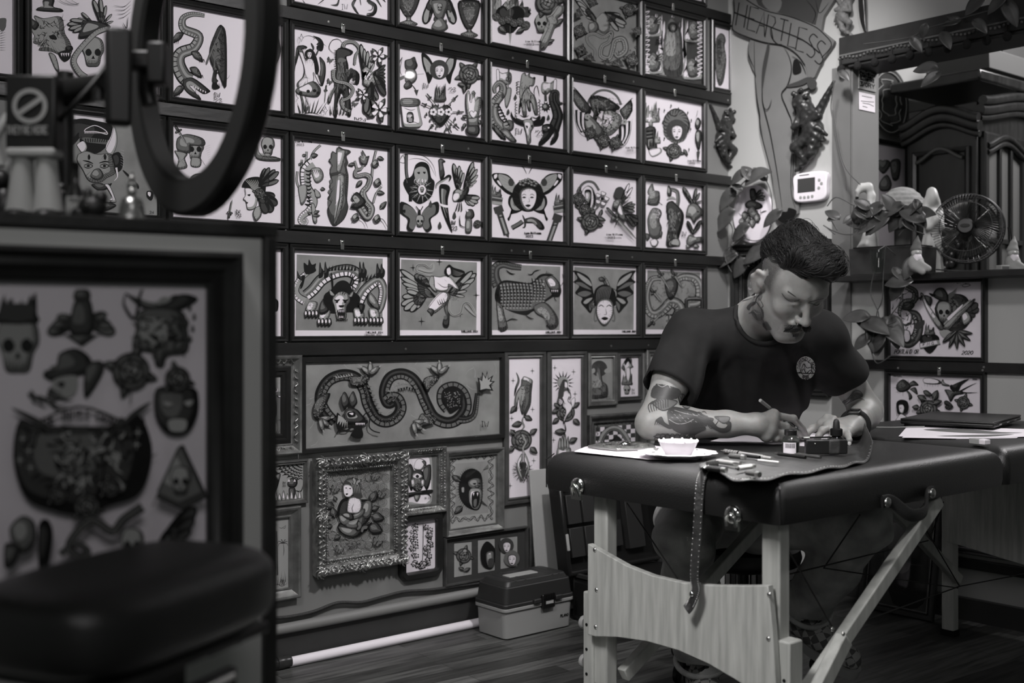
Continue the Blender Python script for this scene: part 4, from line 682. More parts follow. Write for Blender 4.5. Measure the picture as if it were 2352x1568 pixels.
a.S([(860,150),(870,100),(920,65),(980,75),(1025,140)],16,1,0);a.S([(860,150),(870,100),(920,65),(980,75),(1025,140)],9,3,0);a.B([(880,260),(880,150),(930,100),(980,140),(990,260),(950,330),(905,310)],5,sh=3);a.F([(905,140),(950,135),(960,180),(950,280),(920,270),(905,200)],1);a.B([(905,160),(940,150),(955,190),(935,250),(910,225)],4,5);[a.S([(915,190),(930,186)],4),a.S([(938,186),(950,190)],4),a.S([(922,225),(938,225)],4)];[a.S([(965+i*7,140),(985+i*4,200),(975+i*6,290)],4) for i in range(3)]
for x,y,r in((845,215,52),(895,305,48),(935,410,75)):a.rose(x,y,r,2,4)
a.leaf(830,150,835,110,.3);a.leaf(1000,380,1060,400,.3);a.leaf(1010,360,1030,305,.3);[a.B([(1030+40*math.cos(t)+22*math.cos(q),210+45*math.sin(t)+22*math.sin(q)) for q in range(5)],5,sh=3) for t in(0,1.26,2.5,3.8,5)];a.F([(1030+14*math.cos(t),215+14*math.sin(t)) for t in range(6)],1);a.S([(950,330),(1000,270),(1020,240)],10,3)
a.F([(1180+48*math.cos(t),165+55*math.sin(t)) for t in range(7)],2);a.wing(1180,260,[(1262,80),(1290,115),(1240,150),(1270,200)],.1,5,1);a.wing(1200,290,[(1315,260),(1310,290),(1310,325),(1290,240)],.16,3,1);a.B([(1120,260),(1140,225),(1200,220),(1190,290),(1130,300)],3,4);a.hatch([(1125,240),(1195,230),(1190,290),(1130,290)],26,18,2);a.B([(1155,300),(1185,240),(1210,310),(1230,390),(1205,400),(1160,350)],3,5);a.wing(1230,350,[(1335,370),(1340,410),(1310,455),(1290,430)],.2,2,2);a.dagger(1070,295,1325,565,24);a.S([(1140,440),(1160,400),(1190,380)],9,2)
name_(a,1060,510,'2023',1.1);finish((2,3),a)
a=sheet((2,4),C7);a.lw=1.2
a.B([(1440,260),(1455,190),(1440,150),(1480,80),(1500,140),(1540,150),(1545,220),(1520,270)],3,4);a.hatch([(1450,150),(1535,150),(1530,260),(1450,250)],40,30,1);[a.S([(x,265),(x+dx,240)],20,1) or a.S([(x,265),(x+dx,240)],11,4) for x,dx in((1425,40),(1570,-40),(1560,-20))]
a.B([(1445,470),(1440,380),(1480,295),(1540,300),(1560,340),(1540,400),(1560,460),(1545,540),(1500,560),(1460,530)],3,4);a.hatch([(1450,380),(1540,380),(1555,470),(1450,470)],46,18,2);a.hatch([(1480,300),(1550,310),(1540,380),(1470,370)],24,14,3,5,4);[a.S([(1480+i*12,470),(1492+i*5,560)],5) for i in range(5)];a.B([(1420,510),(1450,515),(1455,550),(1430,570)],2);a.B([(1460,570),(1500,555),(1530,580),(1510,620),(1475,615)],5,sh=2);a.B([(1540,480),(1565,500),(1550,550)],2)
a.snake([(1620,140),(1640,130),(1690,150),(1700,220),(1690,290),(1710,360)],22,34,2,4);a.B([(1605,150),(1615,95),(1640,140),(1635,190),(1610,185)],2,4);a.S([(1600,220),(1640,200),(1680,215)],16,4);a.B([(1595,270),(1640,230),(1680,260),(1740,330),(1740,420),(1700,560),(1715,600),(1660,620),(1595,610),(1615,450)],2,3);a.hatch([(1600,290),(1730,300),(1720,450),(1690,600),(1610,600)],90,50,4,1,5,1.4);a.hatch([(1600,290),(1720,320),(1700,600),(1610,600)],30,40,5,4,4,1.4);a.B([(1630,600),(1650,560),(1700,560),(1705,615)],4)
a.wing(1820,260,[(1735,110),(1760,140),(1765,180),(1850,120),(1880,160),(1895,230),(1870,260)],.14,3,2);a.B([(1780,270),(1830,250),(1880,280),(1900,340),(1850,390),(1830,420),(1800,370),(1760,360)],3,4);a.F([(1850,320),(1870,318),(1865,330)],1);[a.S([(1875,335),(1908,330+i*18)],3) for i in range(3)]
a.wing(1820,510,[(1770,400),(1785,420),(1890,395),(1880,430),(1860,460),(1790,460)],.18,2,2);a.B([(1765,560),(1790,520),(1840,540),(1895,540),(1890,580),(1840,590),(1800,620),(1770,600)],3,4);a.hatch([(1770,540),(1880,540),(1860,590),(1780,610)],24,24,7);a.B([(1755,610),(1780,600),(1790,630),(1765,630)],3);a.B([(1820,610),(1850,600),(1870,625),(1835,630)],3);a.text('IW',1720,495,36,22,1,4);finish((2,4),a)
# painted row
def wash(a,p):z=a.z();a.mb.add([(*a.q(q),z) for q in p],[(3,2,1,0)],6)
def sig(a,x,y,s=1):a.text('I.WILLIAMS 2024',x,y,17*s,9.3*s,1,4,gap=.2)
a=sheet((3,-1),C6);wash(a,[(-60,680),(115,680),(112,1340),(-60,1340)]);a.B([(70,950),(95,1010),(105,1060),(140,1090),(135,1170),(100,1180),(100,1240),(60,1250),(-20,1180),(-20,1000)],2);a.hatch([(30,990),(120,1090),(110,1170),(40,1240)],26,40,2);a.text('2024',64,1348,17,10,1,4);finish((3,-1),a)
a=sheet((3,0),C6);a.lw=1.3;wash(a,[(300,688),(1038,724),(1034,1340),(290,1338)])
a.snake([(410,830),(330,900),(290,990),(310,1050),(370,1090)],40,70,4,5);a.F([(370,850),(360,760),(395,780),(405,730),(430,775),(465,765),(460,800),(465,830),(420,855)],1);a.B([(305,830),(330,880),(370,870),(350,960),(330,980),(350,920),(310,890)],1)
a.snake([(380,1040),(440,990),(520,900),(640,840),(760,830),(840,900),(800,1000),(700,1000)],90,110,3,5,st=.8);a.snake([(830,1090),(880,1000),(960,930),(1010,920),(1040,1000),(1020,1120),(990,1180)],90,60,3,5,st=.7)
for x in(500,545,840,870,990,1025):a.B([(x-12,890),(x-8,820),(x-2,735+abs(x-700)*.1),(x+8,800),(x+26,830),(x+18,880)],1)
[a.poly([(560+i*28,830-12*math.sin(i*.35)),(582+i*28,832-12*math.sin(i*.35)),(578+i*28,785-14*math.sin(i*.35))],1) for i in range(9)];[a.poly([(820+i*30,930-i*10),(846+i*30,925-i*10),(850+i*30,870-i*6)],1) for i in range(5)]
a.F([(540,1150),(530,1040),(590,990),(640,930),(690,910),(740,930),(780,1000),(840,1060),(810,1170),(740,1180),(600,1190)],1);[a.S([(670+90*math.cos(t),1080+60*math.sin(t)),(670+155*math.cos(t),1080+105*math.sin(t))],8,1,2) for t in[i*.22 for i in range(29)]]
a.B([(600,1080),(640,1020),(690,1005),(740,1030),(750,1090),(720,1140),(720,1230),(690,1250),(640,1240),(620,1140)],4,5);a.B([(585,1040),(575,990),(625,1040)],4);a.B([(740,1050),(780,1000),(770,1050)],4);a.S([(605,1020),(600,920),(590,840)],12);a.S([(720,1000),(760,930),(775,860)],12);a.hatch([(650,960),(720,960),(720,1020),(640,1020)],30,30,3,1,4,1.6)
for x in(640,712):a.S([(x-26,1075),(x,1085),(x+24,1072)],12);a.F([(x-14,1095),(x+10,1092),(x,1106)],1)
a.F([(655,1125),(700,1125),(690,1140),(665,1140)],1);a.F([(645,1165),(705,1165),(700,1230),(655,1230)],1);[a.poly([(650+i*14,1166),(660+i*14,1166),(655+i*14,1188)],5) for i in range(4)];[a.poly([(655+i*14,1230),(665+i*14,1230),(660+i*14,1210)],5) for i in range(3)];[a.S([(640+i*14,1240),(636+i*15,1265)],7,1,2) for i in range(7)]
for x,y,e in((410,1180,-1),(520,1250,-1),(830,1240,1),(960,1240,1)):
    a.B([(x-20*e-30,y-90),(x-20*e+40,y-80),(x+40,y-10),(x,y+20),(x-40,y-10)],4,5);[a.B([(x-50+i*30,y),(x-30+i*30,y-15),(x-20+i*30,y+30),(x-44+i*30,y+50)],2,5) for i in range(4)];a.hatch([(x-30,y-70),(x+30,y-70),(x+20,y)],10,18,x)
a.B([(480,1170),(510,1070),(530,1120),(560,1170),(500,1200)],2);a.B([(820,1110),(870,1120),(850,1190),(830,1170)],1);a.B([(910,1010),(960,1060),(1000,1150),(960,1150),(900,1080)],3);sig(a,878,1348);finish((3,0),a)
a=sheet((3,1),C6);a.lw=1.3;wash(a,[(1195,730),(1845,755),(1840,1340),(1186,1336)])
for x,y,r in((1523,752,40),(1297,802,38),(1840,1038,42),(1703,1200,36),(1370,1262,44)):a.star(x,y,r,1)
a.wing(1480,1050,[(1185,815),(1188,880),(1200,930),(1230,975),(1260,1010),(1300,1040)],.1,4,2);a.wing(1440,960,[(1310,860),(1340,870),(1370,880)],.3,3,2);a.wing(1600,1020,[(1842,850),(1830,890),(1790,940),(1760,1000),(1740,1050),(1810,830)],.13,4,2);a.wing(1400,1060,[(1200,1050),(1190,1120),(1215,1165),(1270,1180),(1330,1150),(1240,1000)],.2,4,2)
a.B([(1430,1140),(1500,1050),(1560,1010),(1610,1030),(1600,1090),(1560,1130),(1480,1190),(1440,1180)],5,5,sh=3);a.B([(1415,1170),(1440,1150),(1475,1170),(1455,1215),(1440,1190)],2);a.S([(1430,1160),(1460,1158)],4);[a.S([(1500+i*18,1080-i*6),(1520+i*16,1120-i*6),(1540+i*14,1095)],5) for i in range(4)];a.hatch([(1600,1030),(1690,1040),(1690,1080),(1610,1080)],26,16,3)
a.S([(1460,870),(1380,855),(1320,830),(1330,780),(1390,775),(1430,800),(1465,770),(1465,820),(1420,835),(1340,810)],14,4,0);a.S([(1460,870),(1380,855),(1320,830),(1330,780),(1390,775),(1430,800),(1465,770)],4)
a.B([(1450,870),(1520,880),(1570,870),(1620,890),(1680,970),(1670,985),(1600,940),(1590,990),(1520,1000),(1450,960),(1440,910)],5,sh=4,d=(0,0));a.B([(1440,880),(1470,880),(1480,970),(1500,1010),(1470,1000),(1430,940)],4);a.F([(1560,830),(1600,775),(1640,800),(1730,830),(1725,870),(1650,880),(1620,860),(1590,885)],1);[a.S([(1630,820+i*12),(1680,840+i*10),(1725,850)],4,3) for i in range(4)];a.B([(1580,810),(1610,800),(1620,850),(1600,870),(1582,850)],5,sh=4);a.S([(1590,838),(1606,836)],4);a.S([(1560,900),(1580,920)],4);a.S([(1500,930),(1560,970),(1640,950)],4)
a.B([(1560,1140),(1600,1080),(1600,1290),(1560,1310),(1550,1260),(1590,1240)],2,3);a.S([(1610,1080),(1600,1160),(1640,1210),(1700,1190),(1720,1120),(1760,1100),(1800,1140),(1830,1210),(1780,1170),(1740,1130)],14,4,0);a.S([(1610,1080),(1600,1160),(1640,1210),(1700,1190),(1720,1120),(1760,1100),(1800,1140),(1830,1210)],4);[a.S([(1400+i*12,1090),(1420+i*10,1130)],6) for i in range(3)];sig(a,1708,1338,.95);finish((3,1),a)
a=sheet((3,2),C7);a.lw=1.3;wash(a,[(112,770),(693,792),(688,1338),(104,1336)])
a.snake([(360,800),(280,790),(200,770),(140,800),(130,880),(160,960)],46,84,2,3,st=.6)
a.F([(150,960),(210,910),(330,920),(440,930),(520,860),(600,860),(660,910),(700,980),(690,1040),(640,1050),(560,1100),(540,1130),(450,1180),(400,1210),(300,1190),(230,1160),(170,1130),(130,1060)],1)
a.F([(170,970),(220,930),(330,940),(440,950),(530,880),(600,880),(640,930),(640,1010),(540,1090),(440,1160),(300,1170),(200,1130)],3)
for i in range(14):
    x=165+i*28;y0,y1=930-10*math.sin(i*.3)-(40 if i>9 else 0),1160-(60 if i>9 else 0);pts=[(x,y0),(x+22,(y0+y1)/2),(x+8,y1)]
    a.S(pts,15,1,1);[a.poly([(x+6+14*math.sin(math.pi*t),y0+(y1-y0)*t-8),(x+6+14*math.sin(math.pi*t),y0+(y1-y0)*t+8),(x+28+14*math.sin(math.pi*t),y0+(y1-y0)*t+2)],4) for t in(.1,.22,.34,.46,.58,.7,.82,.94)]
a.B([(560,900),(620,870),(680,930),(690,980),(660,1000),(600,980)],3,5);a.S([(590,930),(630,945)],10);a.F([(600,950),(625,952),(612,962)],5);a.F([(600,990),(660,1000),(690,1040),(640,1050)],1);[a.poly([(610+i*16,992),(622+i*16,994),(618+i*16,1014)],5) for i in range(4)];a.B([(520,940),(550,930),(560,970)],4);[a.S([(560+i*8,870-i*2),(575+i*12,825+8*i)],9,1,2) for i in range(6)];a.S([(690,960),(715,920),(705,850)],5);a.S([(660,1000),(640,1060),(660,1090)],5)
for q in([(140,1090),(190,1130),(210,1210),(235,1320),(170,1340),(150,1200)],[(460,1130),(560,1100),(650,1200),(670,1280),(640,1320),(590,1320),(560,1240),(480,1190)]):a.B(q,3,4);a.hatch(q,30,40,5)
[a.S([(160+i*18,1310),(155+i*22,1345)],7,1,2) for i in range(4)];[a.S([(570+i*24,1290),(575+i*27,1330)],7,1,2) for i in range(4)]
for q in([(405,855),(440,860),(470,830),(520,820)],[(220,820),(260,850),(300,855)],[(220,1265),(270,1240),(325,1250)],[(380,1200),(420,1230),(460,1240)],[(130,1010),(160,1040),(130,1060)]):a.S(q,7);a.S([q[1],(q[1][0]+30,q[1][1]+28)],5);a.S([q[1],(q[1][0]+14,q[1][1]-30)],5)
sig(a,562,1345,.9);finish((3,2),a)
a=sheet((3,3),C7);a.lw=1.3;wash(a,[(812,794),(1326,822),(1321,1334),(806,1332)])
for e in(-1,1):
    X=lambda x:x if e<0 else 1072+(1072-x)
    a.F([(X(975),1000),(X(950),900),(X(890),850),(X(803),825),(X(840),890),(X(805),925),(X(855),960),(X(820),1020),(X(880),1060),(X(870),1100),(X(910),1150),(X(955),1190),(X(985),1080)],1);a.F([(X(960),960),(X(935),905),(X(840),845),(X(870),900)],4);a.F([(X(960),990),(X(880),930),(X(825),930),(X(880),965)],3);a.F([(X(960),1020),(X(900),1000),(X(840),1025),(X(900),1050)],3);a.F([(X(970),1060),(X(920),1070),(X(890),1100),(X(920),1110)],4);a.F([(X(975),1090),(X(940),1120),(X(950),1170)],3);[a.S([(X(840+i*18),880+i*14),(X(850+i*16),1000)],3,1) for i in range(4)]
    a.S([(X(1000),1150),(X(985),1220),(X(990),1260),(X(1008),1250)],10,3,0)
a.snake([(990,1130),(960,1130),(985,1090),(1060,1040),(1100,980),(1080,920),(1050,885)],26,40,2,4);a.snake([(1100,980),(1160,1010),(1150,1060),(1100,1060),(1120,1110),(1170,1130)],34,20,3,5);a.B([(1020,890),(1050,880),(1080,905),(1055,920),(1030,915)],2);a.S([(1030,910),(1000,900)],4)
a.F([(980,1110),(985,1000),(1040,950),(1100,950),(1160,1010),(1165,1110),(1140,1130),(1070,1060),(1000,1130)],1);[a.S([(1000+i*12,1100),(1010+i*14,1000),(1060+i*8,960)],5,3) for i in range(9)]
a.B([(1000,1120),(1040,1070),(1110,1070),(1145,1120),(1140,1210),(1100,1280),(1070,1300),(1035,1280),(1000,1210)],5,sh=3,d=(0,0));[a.S([(x-26,1140),(x,1122),(x+26,1140)],6) or a.F([(x-20,1160),(x,1150),(x+20,1160),(x,1168)],1) for x in(1040,1108)];a.S([(1078,1150),(1085,1200),(1062,1202)],4);a.F([(1042,1235),(1072,1222),(1102,1235),(1072,1252)],1);sig(a,1220,1340,.8);finish((3,3),a)
a=sheet((3,4),C7);a.lw=1.3;wash(a,[(1440,824),(1893,842),(1890,1335),(1425,1330)])
a.snake([(1560,890),(1480,900),(1440,980),(1430,1080),(1460,1180),(1520,1200),(1590,1150),(1640,1100),(1700,1120),(1720,1180),(1680,1250),(1600,1260)],40,110,3,4,st=.8);a.snake([(1700,900),(1760,880),(1850,900),(1890,980),(1880,1080),(1800,1100)],50,90,3,4,st=.8);a.B([(1590,920),(1660,890),(1700,930),(1690,1010),(1640,1080),(1600,1020)],2,3);a.hatch([(1460,900),(1860,900),(1860,1230),(1480,1230)],70,60,3);a.hatch([(1460,900),(1860,900),(1860,1230),(1480,1230)],30,50,4,4)
for x0,y0,x1,y1 in((1520,810,1640,1010),(1640,820,1740,980),(1440,1300,1580,1170),(1610,1360,1700,1180),(1460,980,1560,1100)):a.dagger(x0,y0,x1,y1,18)
for q in((1610,850),(1560,1300),(1480,1130)):a.S([q,(q[0]+10,q[1]+20)],12)
finish((3,4),a)
a=sheet((-1,4),C5);a.S([(1600,10),(1700,20),(1800,0)],6);finish((-1,4),a)
# the lower gallery
a=sheet('cactus',D1,3);a.a-=.03;a.b-=.03
a.F([(0,255),(180,255),(180,470),(140,455),(100,420),(60,390),(0,380)],4,0)
for x,y in((75,375),(118,405),(158,445)):a.F([(x+28*math.cos(t),y+28*math.sin(t)) for t in range(6)],1);a.F([(x+4+22*math.cos(t),y-2+22*math.sin(t)) for t in range(6)],5);a.F([(x-4+20*math.cos(t),y-8+20*math.sin(t)) for t in range(6)],3)
a.B([(40,460),(75,455),(85,500),(85,600),(105,600),(105,510),(125,500),(130,610),(115,640),(85,640),(80,680),(40,680)],2,3);a.B([(40,740),(100,690),(180,670),(180,830),(40,840)],3,4);[a.S([(95+i*14,820),(85+i*26,740+10*(i%2))],6,1,2) for i in range(4)];finish('cactus',a)
a=sheet('dragon',D1,6);a.lw=1.3
a.hatch([(380,170),(2060,170),(2060,800),(380,900)],40,130,9,4,5)
L=[(640,690),(560,600),(515,500),(530,400),(600,310),(720,270),(830,300),(900,400),(930,520),(1000,640),(1090,680),(1180,640),(1220,560),(1190,480),(1130,470),(1090,500)]
a.snake([(1190,470),(1110,520),(1075,420),(1120,300),(1220,260),(1320,300),(1390,400),(1440,520),(1510,640),(1620,690),(1720,660),(1790,560),(1770,440),(1690,380),(1600,410),(1590,500),(1640,570)],86,96,1,3,n=8,st=1.1)
a.snake(L,92,92,1,3,n=8,st=1.1);a.snake([(1730,660),(1800,660),(1860,620),(1880,520),(1890,430)],60,36,1,3,st=1.1)
a.F([(1585,480),(1600,400),(1690,370),(1760,430),(1750,540),(1680,600),(1640,600)],1);a.hatch([(1600,420),(1740,420),(1740,540),(1620,560)],60,12,3,4,6)
for pp in(L,[(1110,430),(1220,330),(1320,360),(1400,500),(1500,640)]):
    c=catmull([V((x,y,0)) for x,y in pp],False,6)
    a.hatch([(p.x-14,p.y-16) for p in c]+[(p.x+26,p.y+24) for p in c[::-1]],150,9,4,4,4)
[a.poly([(1180+i*24,375+abs(i-3)*6),(1200+i*24,372+abs(i-3)*6),(1192+i*24,405+abs(i-3)*8)],1) for i in range(7)];[a.poly([(640+i*22,300-i*4),(660+i*22,296-i*3),(630+i*24,275-i*4)],4) for i in range(7)];[a.poly([(910+i*16,360+i*38),(925+i*16,385+i*38),(955+i*16,370+i*38)],3) for i in range(7)]
for q,cl in(([(590,430),(500,460),(440,560),(450,640),(500,650),(560,520)],(500,690)),([(760,300),(800,280),(880,290),(920,260),(930,310),(870,360),(770,360)],(940,230)),([(1400,330),(1430,290),(1520,270),(1540,300),(1470,370),(1440,420)],(1545,225)),([(1440,620),(1380,610),(1350,690),(1380,720),(1500,690)],(1310,720))):
    a.B(q,2,3);a.hatch(q,40,12,int(q[0][0]),4,5);x,y=cl;e=1 if y<400 else-1
    for i in range(3):t=(-.9+i*.9 if e>0 else 1.4+i*.75);dx,dy=math.sin(t),-math.cos(t);a.B([(x+dx*5-dy*18,y+e*30+dy*5+dx*18),(x+dx*70-dy*20,y+e*30+dy*70+dx*20),(x+dx*105,y+e*30+dy*105),(x+dx*70+dy*20,y+e*30+dy*70-dx*20),(x+dy*18,y+e*30-dx*18)],3,4);a.S([(x+dx*95,y+e*30+dy*95),(x+dx*130+dy*12,y+e*30+dy*125)],12,4,2)
a.F([(640,600),(680,640),(700,700),(780,720),(850,690),(900,660),(910,690),(860,720),(870,790),(850,825),(790,820),(760,790),(790,740),(700,740),(660,760),(630,700)],1);a.B([(700,600),(740,560),(810,570),(860,620),(890,660),(850,690),(780,690),(720,680)],2,4);[a.poly([(650+i*18,620+i*16),(690+i*10,640+i*8),(640+i*22,700+i*12)],4) for i in range(5)];a.F([(730,600),(790,590),(800,630),(745,640)],1);a.F([(745,605),(780,600),(775,620)],5)
for x,y in((720,560),(790,555)):a.B([(x-20,y),(x-45,y-70),(x-20+(x-750)*.1,y-140),(x+5,y-120),(x+25,y-40)],2,3)
a.S([(860,640),(900,600),(925,640),(920,720),(960,760),(1015,775)],8,1,0);a.S([(780,700),(730,750),(660,750),(635,785)],8,1,0);[a.S([(760+i*18,790),(755+i*22,825)],7,1,2) for i in range(6)];[a.poly([(800+i*14,690),(812+i*14,688),(806+i*14,712)],5) for i in range(6)]
a.F([(1880,420),(1880,350),(1870,290),(1905,310),(1910,240),(1940,290),(1955,230),(1965,300),(2010,270),(1990,320),(2025,325),(1985,360),(2010,410),(1950,400),(1910,425)],1,0);a.F([(1895,400),(1895,350),(1885,305),(1912,325),(1918,262),(1942,305),(1955,255),(1962,315),(1990,290),(1975,330),(2005,330),(1970,360),(1990,395),(1945,388)],4,0)
a.text('IW',1905,675,48,36,1,5);finish('dragon',a)
def longrose(a,x,y,r):a.rose(x,y,r,3,0);[a.leaf(x+r*.8*cx,y+r*.8*cy,x+r*1.5*cx,y+r*1.5*cy,.34,2) for cx,cy in((1,-.75),(-1.0,.8),(1,.9),(-.9,-.7))]
def stars(a,L,r=36):[a.star(x,y,r) for x,y in L]
a=sheet('tallhand',D3);a.lw=1.3
stars(a,[(172,434),(376,330),(378,738),(158,832),(390,1280),(140,1545)])
a.S([(205,345),(230,430),(200,520),(185,600)],20,1);a.S([(207,360),(228,430),(202,520)],10,3);a.B([(275,400),(370,430),(365,560),(355,690),(310,790),(295,830),(280,790),(300,650),(290,600),(275,700),(270,800),(245,730),(240,640),(225,640),(205,760),(185,730),(185,650),(210,560),(260,480)],3,4);a.B([(275,395),(300,390),(372,425),(368,470),(320,440),(275,430)],4,5);a.hatch([(250,480),(350,470),(350,560),(260,580)],36,24,2,1,5);a.leaf(200,700,140,780,.3)
a.S([(285,800),(265,860),(285,920),(250,960)],14,1);a.S([(285,800),(265,860),(285,920),(250,960)],7,4);a.leaf(290,810,370,850,.35);a.leaf(265,880,155,910,.3);longrose(a,255,1060,105)
a.S([(250,1000),(290,1080),(260,1150),(290,1220)],12,4,0);a.S([(150,955),(190,960)],10,1,2);[a.S([(258+75*math.cos(t),1385+80*math.sin(t)),(258+120*math.cos(t),1385+125*math.sin(t))],9,2,2) for t in[i*.36 for i in range(18)]]
a.F([(258+62*math.cos(t),1370+80*math.sin(t)) for t in range(7)],2);a.B([(250,1200),(215,1260),(195,1340),(230,1460),(260,1480),(220,1340),(255,1260)],4,5);a.B([(280,1200),(310,1260),(330,1370),(290,1460),(275,1490),(310,1370),(275,1260)],4,5);a.hatch([(230,1300),(290,1300),(290,1400),(235,1400)],30,30,4,1,4);a.text('IW',330,1500,52,38,1,5);a.text('2021',350,1566,26,16,1,4);finish('tallhand',a)
a=sheet('tallnude',D3);a.lw=1.3
stars(a,[(614,298),(812,340),(828,575),(600,1062)]);[a.S([(700+66*math.cos(t),458+70*math.sin(t)),(700+115*math.cos(t),455+125*math.sin(t))],13,1,2) or a.S([(700+66*math.cos(t),458+70*math.sin(t)),(700+100*math.cos(t),456+108*math.sin(t))],7,4,2) for t in[i*.393 for i in range(16)]]
a.F([(700+58*math.cos(t),450+62*math.sin(t)) for t in range(7)],4);a.S([(700+60*math.cos(t),450+64*math.sin(t)) for t in range(7)],4)
longrose(a,725,770,95);a.leaf(640,740,572,770,.4)
a.B([(680,540),(730,520),(765,560),(770,620),(750,600),(740,650),(790,700),(770,760),(720,830),(700,890),(690,860),(720,760),(680,700),(690,640),(660,600),(635,680),(625,650),(650,570)],5,5,sh=3,d=(.05,0));a.F([(660,480),(690,420),(730,430),(720,470),(700,520),(690,600),(650,620),(640,560)],2);a.B([(705,440),(735,460),(730,510),(705,500)],5,sh=4);a.S([(730,500),(745,560),(765,560)],4);a.B([(770,640),(810,610),(815,660),(790,720)],5,sh=4)
a.S([(705,880),(715,950),(700,1000),(720,1060)],12,1);a.leaf(715,970,600,970,.3);a.leaf(755,1080,838,1040,.35);[a.B([(635+i*30,1180),(640+i*28,1080-(i%3)*30),(655+i*28,1000+abs(i-2)*18),(668+i*26,1080),(668+i*28,1190)],3,4) for i in range(4)];a.B([(625,1150),(700,1170),(760,1140),(765,1230),(700,1280),(630,1260)],4,5);a.S([(650,1250),(665,1200),(680,1250),(690,1210)],5);finish('tallnude',a)
a=sheet('castle',D3,6);a.F([(975,180),(1212,180),(1212,330),(975,330)],4,0);a.F([(1085+85*math.cos(t*.7),305+85*math.sin(t*.7)) for t in range(9)],2);a.F([(985,330),(1030,300),(1040,340),(1000,360)],4);a.F([(1140,320),(1200,290),(1212,340),(1150,350)],4);a.B([(1065,400),(1070,320),(1085,290),(1100,320),(1112,400),(1120,440),(1170,490),(1170,600),(1090,620),(1000,620),(1000,560),(1050,460)],3,4);a.hatch([(1060,400),(1110,400),(1165,500),(1160,600),(1010,610),(1020,540)],60,40,2,1,5,1.2);a.hatch([(975,450),(1050,430),(1010,560),(975,560)],14,30,3,1,4);a.hatch([(990,600),(1180,600),(1190,645),(980,645)],14,60,3,1,5,0);finish('castle',a)
a=sheet('skullgirl',D3);a.B([(1345,240),(1385,185),(1425,200),(1430,260),(1445,290),(1415,310),(1420,380),(1400,470),(1370,450),(1360,350),(1320,300)],4,5);a.F([(1350,230),(1385,190),(1420,220),(1415,260),(1390,230),(1360,270)],1);a.B([(1320,300),(1345,270),(1355,320),(1335,320)],2);a.flame(1378,480,110,120,3,5);a.B([(1370,300),(1405,300),(1410,380),(1390,450),(1370,380)],5,sh=4);a.skull(1375,530,48);a.text('IW',1425,520,24,16,1,4);a.text('24',1425,552,24,14,1,4);finish('skullgirl',a)
a=sheet('behindarm',D3,4);a.F([(1648,210),(1900,210),(1900,900),(1648,900)],6,0);[a.S([(1700-20*i,520),(1690-15*i,430),(1660+10*i,370),(1670+12*i,280)],12,2,2) for i in range(3)];a.hatch([(1650,400),(1760,400),(1760,900),(1650,900)],40,70,2,1,6);finish('behindarm',a)
a=sheet('rainbow',D3,2);a.F([(1035,890),(1470,850),(1470,1300),(1035,1300)],3,0)
for i in range(9):
    for j in range(8):a.poly([(1048+i*46,930-i*4+j*46),(1094+i*46,926-i*4+j*46),(1094+i*46,972-i*4+j*46),(1048+i*46,976-i*4+j*46)],5 if(i+j)%2 else 2)
for q,k,w in((0,1,62),(0,4,50),(14,1,26),(14,3,16)):a.S([(1100+q,1075),(1130+q,1000+q),(1200,945+q),(1270,940+q),(1340-q,990+q),(1395-q,1090)],w,k,0)
a.F([(1150,1180),(1190,1090),(1275,1015),(1350,1110),(1380,1200)],1);a.S([(1190,1150),(1270,1040)],10,3);a.S([(1240,1160),(1280,1050)],8,3);[a.S([(1050+i*42,900),(1070+i*42,880),(1085+i*42,905)],7,1) for i in range(10)];[a.S([(1045,900+i*40),(1070,915+i*40),(1050,935+i*40)],7,1) for i in range(6)];finish('rainbow',a)
a=sheet('web',D8,4);ox,oy=425,95
for i in range(9):t=1.62+i*.19;a.S([(ox,oy),(ox+300*math.cos(t),oy+190*math.sin(t))],6,1,0)
for r in range(1,7):[a.S([(ox+300*(r/6.5)*math.cos(1.62+i*.19),oy+190*(r/6.5)*math.sin(1.62+i*.19)),(ox+300*(r/7.3)*math.cos(1.715+i*.19),oy+190*(r/7.3)*math.sin(1.715+i*.19)),(ox+300*(r/6.5)*math.cos(1.81+i*.19),oy+190*(r/6.5)*math.sin(1.81+i*.19))],9,1,0) for i in range(8)]
a.F([(0,150),(110,150),(150,190),(185,210),(170,300),(130,400),(60,440),(0,430)],1);[a.F([(95+8*math.sin(i*.4)+8*math.cos(t),190+i*18+8*math.sin(t)) for t in range(5)],5,3) for i in range(13)];a.B([(130,230),(185,205),(170,270)],3,4)
a.B([(255,300),(290,250),(340,255),(355,300),(330,340),(270,335)],2);[a.poly([(x,285),(x+14,255),(x+24,285)],5) for x in(258,315)];a.B([(270,350),(330,350),(330,440),(280,440)],2,3);a.S([(330,370),(390,380),(410,310)],9);[a.B([(80+i*40,470),(95+i*40,400-(i%2)*30),(115+i*40,470)],4,5) for i in range(8)];a.text('IW',205,285,20,16,1,4);a.text('23',205,315,20,12,1,4);finish('web',a)
a=sheet('rosewoman',D8,4);a.F([(595,130),(1230,100),(1250,1000),(605,1060)],4,0);r_=random.Random(4)
for i in range(8):
    for j in range(11):
        x,y,q=620+i*82+(j%2)*40,160+j*84+r_.uniform(-14,14),50
        if 720<x<1060 and 400<y<820:continue
        for rr in(1,.72,.45,.2):a.S([(x+q*rr*math.cos(t*1.05+rr*3)*(1+.14*math.sin(t*3)),y+q*rr*math.sin(t*1.05+rr*3)*(1+.14*math.cos(t*2))) for t in range(7)],3,1,0,3)
